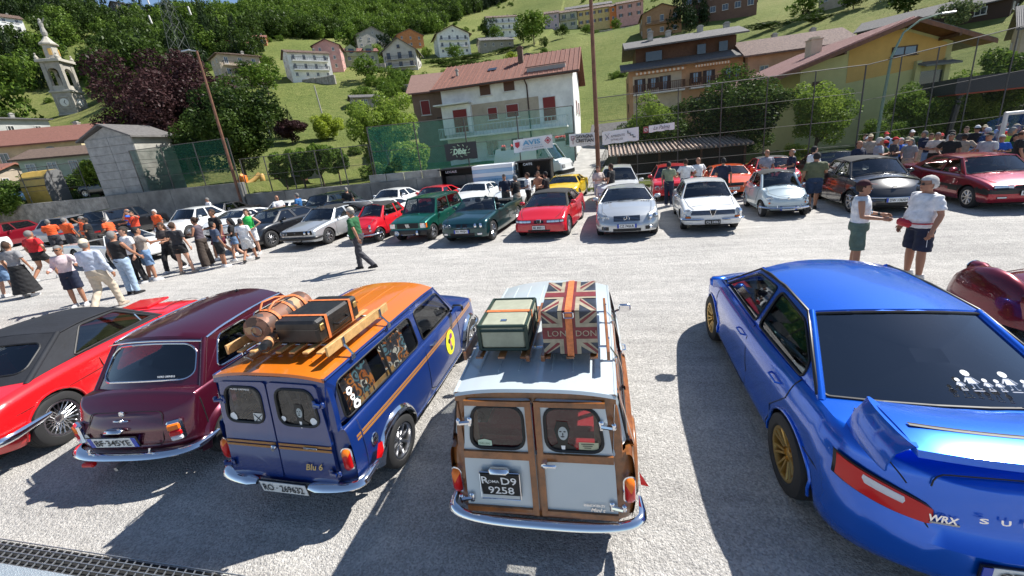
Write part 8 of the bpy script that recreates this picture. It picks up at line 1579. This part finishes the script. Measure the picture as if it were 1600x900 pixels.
def cloth_mb(kind, arms, legs, fem, b):
    m = MB()
    if kind in ('tee', 'long', 'tank'):
        torso(m, b, .90, 1.452, .020, fem)
        for s in (1, -1):
            S_, E, W_ = arm_pts(arms[0 if s > 0 else 1], s, fem)
            if kind == 'tee': m.tube([S_-V3(s*.05, 0, 0), S_, S_.lerp(E, .35), S_.lerp(E, .72)], [.06, .066, .068, .070], 12)
            elif kind == 'long': m.tube([S_-V3(s*.05, 0, 0), S_, S_.lerp(E, .5), E, E.lerp(W_, .5), W_], [.06, .064, .058, .052, .048, .042], 12)
    else:
        w0 = .024; torso(m, b*.5, .85, 1.01, w0, fem)
        if kind == 'skirt': ring(m, [((0, 0, .97), .165, .13), ((0, 0, .8), .20, .17), ((0, 0, .5), .25, .22), ((0, 0, .14), .32, .28)])
        for s in (1, -1):
            K, A = [V3(s*p[0], p[1], p[2]) for p in LEG[legs][0 if s > 0 else 1]]; H_ = V3(s*.085, 0, .90)
            if kind == 'shorts': m.tube([H_, H_.lerp(K, .4), H_.lerp(K, .95)], [.108, .108, .108], 14)
            elif kind == 'mini': m.tube([H_, H_.lerp(K, .3), H_.lerp(K, .5)], [.108, .104, .106], 14)
            elif kind == 'pants': m.tube([H_, H_.lerp(K, .5), K, K.lerp(A, .5), A-V3(0, 0, .01)], [.108, .092, .078, .072, .068], 14)
            elif kind == 'wide': m.tube([H_, H_.lerp(K, .5), K, K.lerp(A, .5), A-V3(0, 0, .02)], [.112, .11, .12, .13, .13], 14)
    return m
_PQ = {}
def want(key, fn, vox, smth): 
    if key not in _PQ: _PQ[key] = (fn, vox, smth)
def bake():
    tmp = []
    for key, (fn, vox, smth) in _PQ.items():
        mb = fn(); me = bpy.data.meshes.new('t'); me.from_pydata(mb.v, [], mb.f); o = bpy.data.objects.new('t', me); COL.objects.link(o)
        r = o.modifiers.new('r', 'REMESH'); r.mode = 'VOXEL'; r.voxel_size = vox; r.use_smooth_shade = True; s = o.modifiers.new('s', 'SMOOTH'); s.iterations = smth; s.factor = .5; tmp.append((key, o, me))
    dg = bpy.context.evaluated_depsgraph_get(); dg.update()
    for key, o, me in tmp: _PQ[key] = bpy.data.meshes.new_from_object(o.evaluated_get(dg))
    for key, o, me in tmp: bpy.data.objects.remove(o); bpy.data.meshes.remove(me)
def wrinkle(me, amp, seed):
    n = len(me.vertices); co = np.empty(n*3); me.vertices.foreach_get('co', co); co = co.reshape(-1, 3); no = np.empty(n*3); me.vertices.foreach_get('normal', no); no = no.reshape(-1, 3)
    w = np.sin(co[:, 2]*38+co[:, 0]*21+seed)*np.cos(co[:, 1]*25-co[:, 2]*17)+.5*np.sin(co[:, 0]*60+co[:, 2]*50); co += no*(w*amp)[:, None]; me.vertices.foreach_set('co', co.reshape(-1)); me.update()
HA = {}
def hair_mesh(kind):
    if kind in HA: return HA[kind]
    m = MB(); rng = random.Random(3); n, k = 20, 14; rows = []
    big = dict(short=.008, curly=.016, long=.014, bun=.010, cap=.010, thin=.006)[kind]
    for i in range(k+1):
        a = pi*i/k; rows.append([((.074+big)*sin(a)*cos(b)*(1+(.06*sin(b*9+i*2) if kind == 'curly' else 0)), -.006+(.098+big)*sin(a)*sin(b)*(1+(.06*sin(b*7+i*3) if kind == 'curly' else 0)), 1.605+(.112+big)*cos(a)) for b in [2*pi*j/n for j in range(n)]])
    rows = [[(p[0]*(1+.07*rng.uniform(-1, 1)), p[1]*(1+.07*rng.uniform(-1, 1)), p[2]+.004*rng.uniform(-1, 1)) for p in r] if 0 < i < k else r for i, r in enumerate(rows)]; m.grid(rows, True); keep = []
    for f in m.f:
        c = [sum(m.v[i][j] for i in f)/4 for j in range(3)]; lim = (1.648 if c[1] > .035 else 1.60 if c[1] > -.01 else 1.53 if kind != 'long' else 1.46)
        if kind == 'cap': lim = 1.64
        if kind == 'thin': lim = 1.58 if c[1] < 0 else 9; 
        if c[2] > lim and not (kind == 'thin' and c[2] > 1.655): keep.append(f)
    m.f = keep; m.mi = [0]*len(keep)
    if kind == 'long': m.tube([(0, -.06, 1.60), (0, -.09, 1.50), (0, -.10, 1.38), (0, -.10, 1.30)], [.07, .075, .06, .02], 10)
    if kind == 'bun': m.lathe([(.001, -.04), (.035, -.02), (.035, .02), (.001, .04)], 10, 'z', (0, -.12, 1.64))
    if kind == 'cap': m.grid([[(x, .075+.02*q+(.075-.9*x*x)*q*1.0, 1.655-.012*q) for x in [-.065+.013*j for j in range(11)]] for q in (0, .5, 1)])
    o = m.build('h', TRIM, None, 60); me = o.data; me.materials.clear(); bpy.data.objects.remove(o); HA[kind] = me; return me
def shoe_mesh():
    if 'shoe' in HA: return HA['shoe']
    m = MB(); ring(m, [((0, .05, 0), .046, .135), ((0, .05, .025), .048, .138), ((0, .045, .05), .043, .125), ((0, .0, .075), .038, .07), ((0, -.01, .10), .036, .05)]); o = m.build('s', TRIM, None, 50); me = o.data; me.materials.clear(); bpy.data.objects.remove(o); HA['shoe'] = me; return me
_CM = {}
def cm(c):
    k = tuple(round(x, 3) for x in c)
    if k not in _CM: _CM[k] = M('cloth_%02x%02x%02x' % tuple(int(255*x) for x in k), k, .85, var=(9, .25), bump=(90, .25, .004))
    return _CM[k]
SKIN = [M('skin_tan', (.36, .17, .10), .5), M('skin_light', (.50, .27, .18), .5), M('skin_brown', (.20, .09, .05), .5)]; LIP = M('lips', (.25, .07, .06), .5)
def inst(name, me, mats, par, loc=(0, 0, 0), rz=0):
    if len(me.materials) < len(mats): [me.materials.append(None) for _ in range(len(mats)-len(me.materials))]
    o = bpy.data.objects.new(name, me); link(o, par)
    for i, mt in enumerate(mats): o.material_slots[i].link = 'OBJECT'; o.material_slots[i].material = mt
    o.location = loc; o.rotation_euler = (0, 0, rz); return o
PL = []
def P_(label, u, v, deg, top, bot, arms=('down', 'down'), legs='stand', tk='tee', bk='shorts', hair='short', hc=(.03, .02, .015), h=1.72, fem=0, b=0.0, skin=0, shoe=(.5, .5, .5), cap=None, glass=0, fat=1.0, group=None, extra=None, lean=0, hero=0): PL.append(dict(locals()))
def make_people():
    for p in PL:
        A, L, F, B = p['arms'], p['legs'], p['fem'], round(p['b'], 2); vx = .011 if p['hero'] else .017; hh = p['hero']
        p['kb'] = ('b', A, L, F, B, hh); p['kt'] = ('t', p['tk'], A, F, B, hh); p['kp'] = ('p', p['bk'], L, F, B, hh)
        want(p['kb'], lambda A=A, L=L, F=F, B=B: body_mb(A, L, F, B), vx, 4); want(p['kt'], lambda p=p, A=A, L=L, F=F, B=B: cloth_mb(p['tk'], A, L, F, B), vx, 3); want(p['kp'], lambda p=p, A=A, L=L, F=F, B=B: cloth_mb(p['bk'], A, L, F, B), vx, 3)
    bake(); done = set()
    for i, p in enumerate(PL):
        for k in ('kt', 'kp'):
            if p[k] not in done: wrinkle(_PQ[p[k]], .0045, i); done.add(p[k])
        if p['kb'] not in done:
            done.add(p['kb']); me = _PQ[p['kb']]; f = finger_mb(p['arms'], p['fem']); bm = bmesh.new(); bm.from_mesh(me); nb = len(bm.faces); vs = [bm.verts.new(q) for q in f.v]
            for q, mi in zip(f.f, f.mi):
                try: fc = bm.faces.new([vs[j] for j in q]); fc.material_index = mi; fc.smooth = True
                except ValueError: pass
            bm.to_mesh(me); bm.free()
        t = thing('person', p['label'], 'person', (p['u'], p['v'], 0), radians(p['deg']), p['group']); s = p['h']/1.72; t.scale = (s*p['fat'], s*p['fat'], s); t.rotation_euler[0] = radians(p['lean'])
        sk = SKIN[p['skin']]; inst('body', _PQ[p['kb']], [sk, TRIM, LIP], t); inst('top', _PQ[p['kt']], [cm(p['top'])], t); inst({'shorts': 'shorts', 'mini': 'shorts', 'pants': 'trousers', 'wide': 'trousers', 'skirt': 'skirt'}[p['bk']], _PQ[p['kp']], [cm(p['bot'])], t)
        if p['hair']: inst('hair', hair_mesh(p['hair']), [cm(p['hc'])], t)
        if p['cap']: inst('cap', hair_mesh('cap'), [cm(p['cap'])], t, (0, 0, .008))
        for j, sg in enumerate((1, -1)): K, A_ = LEG[p['legs']][j]; inst('shoe', shoe_mesh(), [cm(p['shoe'])], t, (sg*A_[0], A_[1]-.01, A_[2]-.08), -sg*.15)
        if p['glass']: m = MB(); [m.box((sg*.034, .101, 1.60), (.05, .012, .032), ch=.008) for sg in (1, -1)]; [m.box((sg*.072, .05, 1.604), (.004, .1, .008)) for sg in (1, -1)]; m.build('sunglasses', TRIM, t)
        if p['extra']: p['extra'](t)
K_, Wt, Gy, Nv, Or, Be, Kh, Rd, Bl, Dn = (.012, .012, .014), (.72, .72, .73), (.25, .25, .26), (.012, .018, .045), (.75, .10, .02), (.42, .33, .26), (.10, .11, .06), (.55, .015, .02), (.02, .10, .45), (.16, .26, .42)
GH_, BR_, WH_ = (.17, .165, .16), (.045, .022, .012), (.48, .46, .44)
def tank_print(t):
    m = MB(); m.tube([(-.16, .105, 1.22), (-.10, .135, 1.21), (-.05, .15, 1.175), (.08, .152, 1.17), (.15, .12, 1.18)], .004, 4); m.build('stripe', BLI, t); text('lettering', 'BLACK', DKI, t, (.02, .158, 1.215), (-1, 0, 0), (0, 0, 1), w=.15, bold=.03); m = MB(); m.tube([(.243*1+0, .0, 0)]*2, .001, 3)
    m = MB(); e, w = ARM['fwd']; m.tube([V3(-w[0], w[1]-.05, w[2]), V3(-w[0], w[1]-.02, w[2])], .036, 10); m.build('wristwatch', TRIM, t)
def bum_bag(t):
    m = MB(); m.box((.05, .20, .965), (.24, .09, .13), ch=.035); m.build('waist_bag', M('red_nylon', (.45, .01, .03), .6), t, 50); m = MB(); m.tube([(.2*cos(a), .05+.2*sin(a), .985) for a in [k*pi/10 for k in range(20)]], .012, 6, closed=True); m.build('bag_belt', M('red_nylon', (.45, .01, .03), .6), t)
    for x in (.235, -.235): m = MB(); m.tube([(x*.8, .04, .86), (x*.86, .04, .60)], .004, 4); m.build('side_stripe', WHITE_P, t)
P_('man in white sleeveless shirt, green shorts and dark red cap, hands together, talking', 4.32, 7.95, -118, Wt, (.10, .15, .12), ('fwd', 'fwd'), 'apart', 'tank', 'shorts', 'short', BR_, cap=(.05, .01, .015), hero=1, extra=tank_print, h=1.73)
P_('heavy man with curly white hair, white T-shirt, navy shorts and a red waist bag', 5.12, 7.75, 95, Wt, Nv, ('down', 'down'), 'stand', 'tee', 'shorts', 'curly', WH_, b=.075, fat=1.1, glass=1, hero=1, extra=bum_bag, h=1.76)
P_('man in green T-shirt, grey trousers and pale cap walking alone across the lane', -6.69, 9.3, 95, (.015, .10, .035), (.05, .05, .06), ('swing', 'back'), 'walk', 'tee', 'pants', 'short', GH_, cap=(.55, .5, .42), b=.06, lean=-4, shoe=K_, hero=1, h=1.76, extra=lambda t: (lambda m: (m.tube([(.24, .30, .90), (.24, .32, .70)], [.03, .035], 8), m.build('water_bottle', LENS, t)))(MB()))
P_('woman seen from behind in grey T-shirt and long black skirt at the far left', -17.1, 7.7, 25, Gy, K_, ('down', 'down'), 'stand', 'tee', 'skirt', 'short', BR_, fem=1, h=1.70, shoe=Wt)
P_('person in beige top and denim shorts behind the woman in the black skirt', -18.0, 7.75, 10, Be, Dn, ('down', 'down'), 'apart', bk='shorts', skin=1)
P_('man in red T-shirt and black shorts walking away at left', -19.3, 9.3, 12, Rd, K_, ('hip', 'down'), 'walk', bk='mini', hair='short', hc=GH_, h=1.78, fat=1.08)
P_('woman with sunglasses, pinkish white shirt and navy shorts holding her hand up', -13.65, 6.95, 215, (.65, .52, .54), Nv, ('fwd', 'out'), 'stand', 'long', 'shorts', 'bun', GH_, fem=1, glass=1, h=1.64)
P_('man in cream cap, pale striped shirt and beige trousers seen from behind', -12.25, 6.72, 22, (.50, .55, .66), (.52, .44, .34), ('down', 'fwd'), 'walk', 'long', 'pants', 'short', GH_, cap=(.6, .53, .40), h=1.80, b=.05, shoe=Be)
for a in [('couple member in orange T-shirt standing close, left one', -25.6, 13.1, 60, ('fold', 'fold'), 0), ('couple member in orange T-shirt standing close, right one', -24.9, 13.3, 20, ('down', 'fwd'), .06), ('man in orange-red T-shirt with one hand on his head', -23.6, 13.2, 150, ('up', 'down'), .04)]: P_(a[0], a[1], a[2], a[3], Or, (.04, .04, .05), a[4], 'stand', hc=GH_, b=a[5], h=1.76)
P_('man in black T-shirt with folded arms among the orange shirts', -22.7, 12.8, 140, K_, K_, ('fold', 'fold'), 'stand', b=.03, h=1.72); P_('bent orange-shirted person with cap next to the man in blue', -22.3, 13.6, 100, Or, Nv, ('fwd', 'fwd'), 'apart', hc=GH_, cap=K_, lean=-18, h=1.66)
P_('bald man in royal blue shirt behind the orange shirts', -22.6, 14.4, 120, Bl, Nv, ('out', 'fwd'), 'stand', hair='thin', hc=GH_, h=1.82); P_('person in orange top with black shoulder strap holding up a camera', -21.6, 13.9, 200, (.75, .07, .03), K_, ('up', 'up'), 'stand', 'tee', 'pants', h=1.76, extra=lambda t: (lambda m: (m.tube([(-.17, .13, 1.42), (0, .16, 1.2), (.16, .13, 1.0)], .012, 4), m.build('strap', TRIM, t)))(MB()))
P_('white-haired person in orange top right of the camera holder', -20.8, 14.3, 180, Or, K_, ('down', 'down'), hc=WH_, h=1.70)
P_('man in black tank top and pale jeans with his back half turned', -13.0, 7.75, 5, K_, (.34, .45, .58), ('swing', 'down'), 'stand', 'tank', 'pants', 'short', GH_, h=1.80, shoe=K_); P_('person in white printed T-shirt and black trousers behind the man in the tank top', -14.1, 8.7, 170, Wt, K_, ('fwd', 'down'), 'apart', 'tee', 'pants', h=1.74, skin=1, b=.04)
P_('youth in taupe T-shirt and denim shorts with outstretched arm', -13.9, 8.9, 340, (.36, .31, .27), Dn, ('out', 'hip'), 'apart', 'tee', 'shorts', 'short', K_, h=1.70, shoe=Wt); P_('laughing dark-haired woman in patterned black top and black leggings', -14.2, 9.8, 190, (.06, .05, .05), K_, ('fwd', 'fwd'), 'walk', 'tee', 'pants', 'long', BR_, fem=1, h=1.66, shoe=Wt)
P_('woman in dark top and black shorts seen from behind with bare legs', -13.3, 9.5, 15, (.03, .03, .035), K_, ('down', 'out'), 'apart', 'tee', 'mini', 'bun', BR_, fem=1, h=1.68, skin=1, shoe=Be); P_('woman with tied hair in dark tank top and wide brown trousers', -13.3, 10.2, 110, (.10, .08, .10), (.055, .04, .032), ('fold', 'fold'), 'apart', 'tank', 'wide', 'bun', BR_, fem=1, h=1.70, shoe=Wt)
P_('man in black T-shirt and maroon shorts facing the group', -13.6, 11.1, 170, K_, (.12, .012, .03), ('fwd', 'down'), 'walk', 'tee', 'shorts', 'short', BR_, h=1.82, shoe=Wt); P_('boy in slate blue T-shirt and black shorts', -12.5, 10.1, 340, (.05, .07, .12), K_, ('down', 'down'), 'stand', h=1.52, shoe=Wt, hc=K_)
P_('dark-haired girl in denim skirt behind the boy in blue', -12.6, 10.8, 130, K_, Dn, ('down', 'fwd'), 'walk', 'tee', 'mini', 'long', K_, fem=1, h=1.50, skin=1, shoe=Wt); P_('woman in bright green sleeveless top by the black coupe', -12.7, 11.6, 190, (.03, .55, .10), Wt, ('down', 'hip'), 'stand', 'tank', 'shorts', 'long', BR_, fem=1, h=1.68, skin=1)
P_('child in white T-shirt and white shorts by the black coupe', -12.0, 10.65, 20, Wt, (.6, .6, .6), ('down', 'down'), 'walk', h=1.48, shoe=K_, hc=K_)
P_('man in white T-shirt talking behind the black coupe', -15.6, 16.1, 250, Wt, Nv, ('fold', 'fold'), hair='thin', hc=GH_); P_('man in blue T-shirt talking behind the black coupe', -14.9, 16.6, 100, (.02, .12, .32), Nv, ('fwd', 'down'), hair='short', hc=GH_); P_('man in black shirt standing behind the tiny red car', -12.4, 17.0, 10, K_, K_, ('down', 'down'), hc=GH_, h=1.76); P_('person in white seated high behind the white saloon', -23.3, 19.0, 160, Wt, K_, ('fwd', 'fwd'), hc=GH_)
P_('young man in black T-shirt and cap between the white and teal cars', -4.45, 16.9, 190, Nv, (.05, .05, .05), ('fwd', 'down'), cap=K_); P_('man in black T-shirt and beige shorts leaning by the red angular coupe', -3.75, 16.0, 60, K_, Be, ('fwd', 'fwd'), b=.05, hc=GH_, cap=(.2, .2, .2)); P_('person in white shirt partly hidden behind the man in beige shorts', -3.4, 16.8, 100, Wt, K_, ('down', 'fwd'), hc=BR_)
P_('man in black T-shirt and cap left of the yellow coupe', -2.55, 16.4, 70, K_, K_, ('fwd', 'fwd'), cap=K_, b=.04); P_('vendor in black inside the black stall', -3.75, 21.9, 200, K_, Gy, ('fold', 'fold')); P_('bare-armed person between the vendor stall and the yellow coupe', -3.0, 17.2, 160, (.35, .16, .10), K_, ('fwd', 'fwd'), 'apart', 'tank', 'shorts', 'short', BR_)
P_('man in black T-shirt by the tall brown pole', .1, 16.9, 60, K_, K_, ('fwd', 'down'), hc=BR_, h=1.78); P_('person in pale top holding papers by the tall brown pole', -.42, 17.0, 200, (.6, .5, .45), (.4, .45, .5), ('fold', 'fwd'), fem=1, hair='long', hc=BR_, skin=1)
P_('person in black and white floral shirt and navy trousers in front of the red hatchback', 2.25, 16.1, 330, (.22, .25, .16), Nv, ('fwd', 'down'), 'stand', 'tee', 'pants', 'short', K_, shoe=Wt, extra=lambda t: (lambda m: (m.box((-.17, -.02, 1.15), (.1, .16, .2), ch=.03), m.build('shoulder_bag', TRIM, t)))(MB())); P_('man in white T-shirt with hands on hips behind the white classic coupe', 2.95, 16.7, 10, Wt, Nv, ('hip', 'hip'), hc=BR_, b=.05); P_('bald person right behind the man in white with hands on hips', 3.45, 16.9, 200, Wt, Nv, ('hip', 'hip'), hair='thin', hc=GH_)
P_('man in dark navy T-shirt in front of the orange coupe', 4.05, 15.7, 350, Nv, K_, ('down', 'fwd'), hc=K_, b=.05); P_('elderly man in patterned shirt beside the red convertible', 5.9, 17.0, 190, (.28, .27, .32), Gy, ('fwd', 'down'), hair='thin', hc=WH_, h=1.78)
P_('older man in navy shirt behind the man in white near the pale blue car', 6.75, 17.0, 90, Nv, (.3, .3, .3), ('fwd', 'fwd'), hair='thin', hc=WH_); P_('young man in white T-shirt holding a phone near the pale blue car', 6.95, 15.8, 280, Wt, K_, ('fwd', 'fwd'), 'stand', 'tee', 'pants', 'short', K_, h=1.84, skin=1); P_('broad man in olive T-shirt and dark jean shorts seen from behind by the black soft-top', 6.2, 13.9, 345, Kh, (.02, .04, .09), ('fwd', 'down'), 'walk', 'tee', 'shorts', 'short', K_, b=.09, fat=1.12, h=1.78, shoe=K_)
# crowd behind the dark red saloon
rr = random.Random(5); CT = [('white', Wt), ('black', K_), ('navy', Nv), ('grey', Gy), ('pale blue', (.35, .45, .6)), ('royal blue', Bl), ('beige', Be), ('dark green', (.02, .06, .03)), ('dark grey', (.05, .05, .055))]; CC = [('white cap', Wt), ('red cap', Rd), ('black cap', K_), ('straw-coloured hat', (.5, .42, .28)), ('', None), ('', None), ('', None)]
fix = [(8.9, 17.0, 'navy', Nv, None, 'thin'), (9.75, 17.4, 'grey striped', (.33, .37, .42), (.5, .47, .4), 'short'), (11.9, 15.9, 'light grey', (.42, .42, .43), (.03, .03, .03), 'short'), (12.75, 15.9, 'plain black', K_, None, 'thin'), (12.1, 18.3, 'pale beige', (.6, .52, .45), None, 'short'), (14.2, 16.6, 'pure white', Wt, Wt, 'short'), (13.4, 17.1, 'yellow safety', (.5, .75, .05), None, 'short')]
WHO = ['at the left end of the crowd', 'near the left end of the crowd', 'in the front of the crowd right of centre', 'in the front of the crowd by the goal frame', 'in the middle of the crowd, head above the saloon roof', 'at the right edge of the crowd', 'in the front right part of the crowd']
for (u, v, cn, c_, cp, hr), w in zip(fix, WHO): P_('person in %s top %s' % (cn, w), u, v, rr.uniform(100, 260), c_, K_, rr.choice([('down', 'down'), ('fwd', 'fwd'), ('fold', 'fold')]), hair=hr, hc=rr.choice([GH_, BR_, WH_]), cap=cp, h=rr.uniform(1.68, 1.84), group='crowd behind the cars at the right')
k = 0
for row, v0 in enumerate((17.6, 18.6, 19.6, 20.7, 21.8)):
    for j in range(9):
        u = 10.3+row*.28+j*.78+rr.uniform(-.25, .25); v = v0+rr.uniform(-.35, .35)-j*.18; cn, c_ = rr.choice(CT); hn, cp = rr.choice(CC)
        P_('person in %s top%s, %s of the crowd, %s' % (cn, ' and '+hn if hn else '', ['front row', 'second row', 'third row', 'fourth row', 'back row'][row], ['leftmost', 'second from left', 'third from left', 'fourth from left', 'in the middle', 'fourth from right', 'third from right', 'second from right', 'rightmost'][j]), u, v, rr.uniform(0, 360), c_, rr.choice([K_, Nv, Be, Dn]), rr.choice([('down', 'down'), ('fwd', 'fwd'), ('fold', 'fold'), ('hip', 'down')]), rr.choice(['stand', 'apart']), fem=rr.choice([0, 0, 1]), hair=rr.choice(['short', 'short', 'long', 'thin']), hc=rr.choice([GH_, BR_, K_, WH_]), cap=cp, h=rr.uniform(1.6, 1.85), skin=rr.choice([0, 0, 1]), bk=rr.choice(['shorts', 'pants']), group='crowd behind the cars at the right')
make_people()
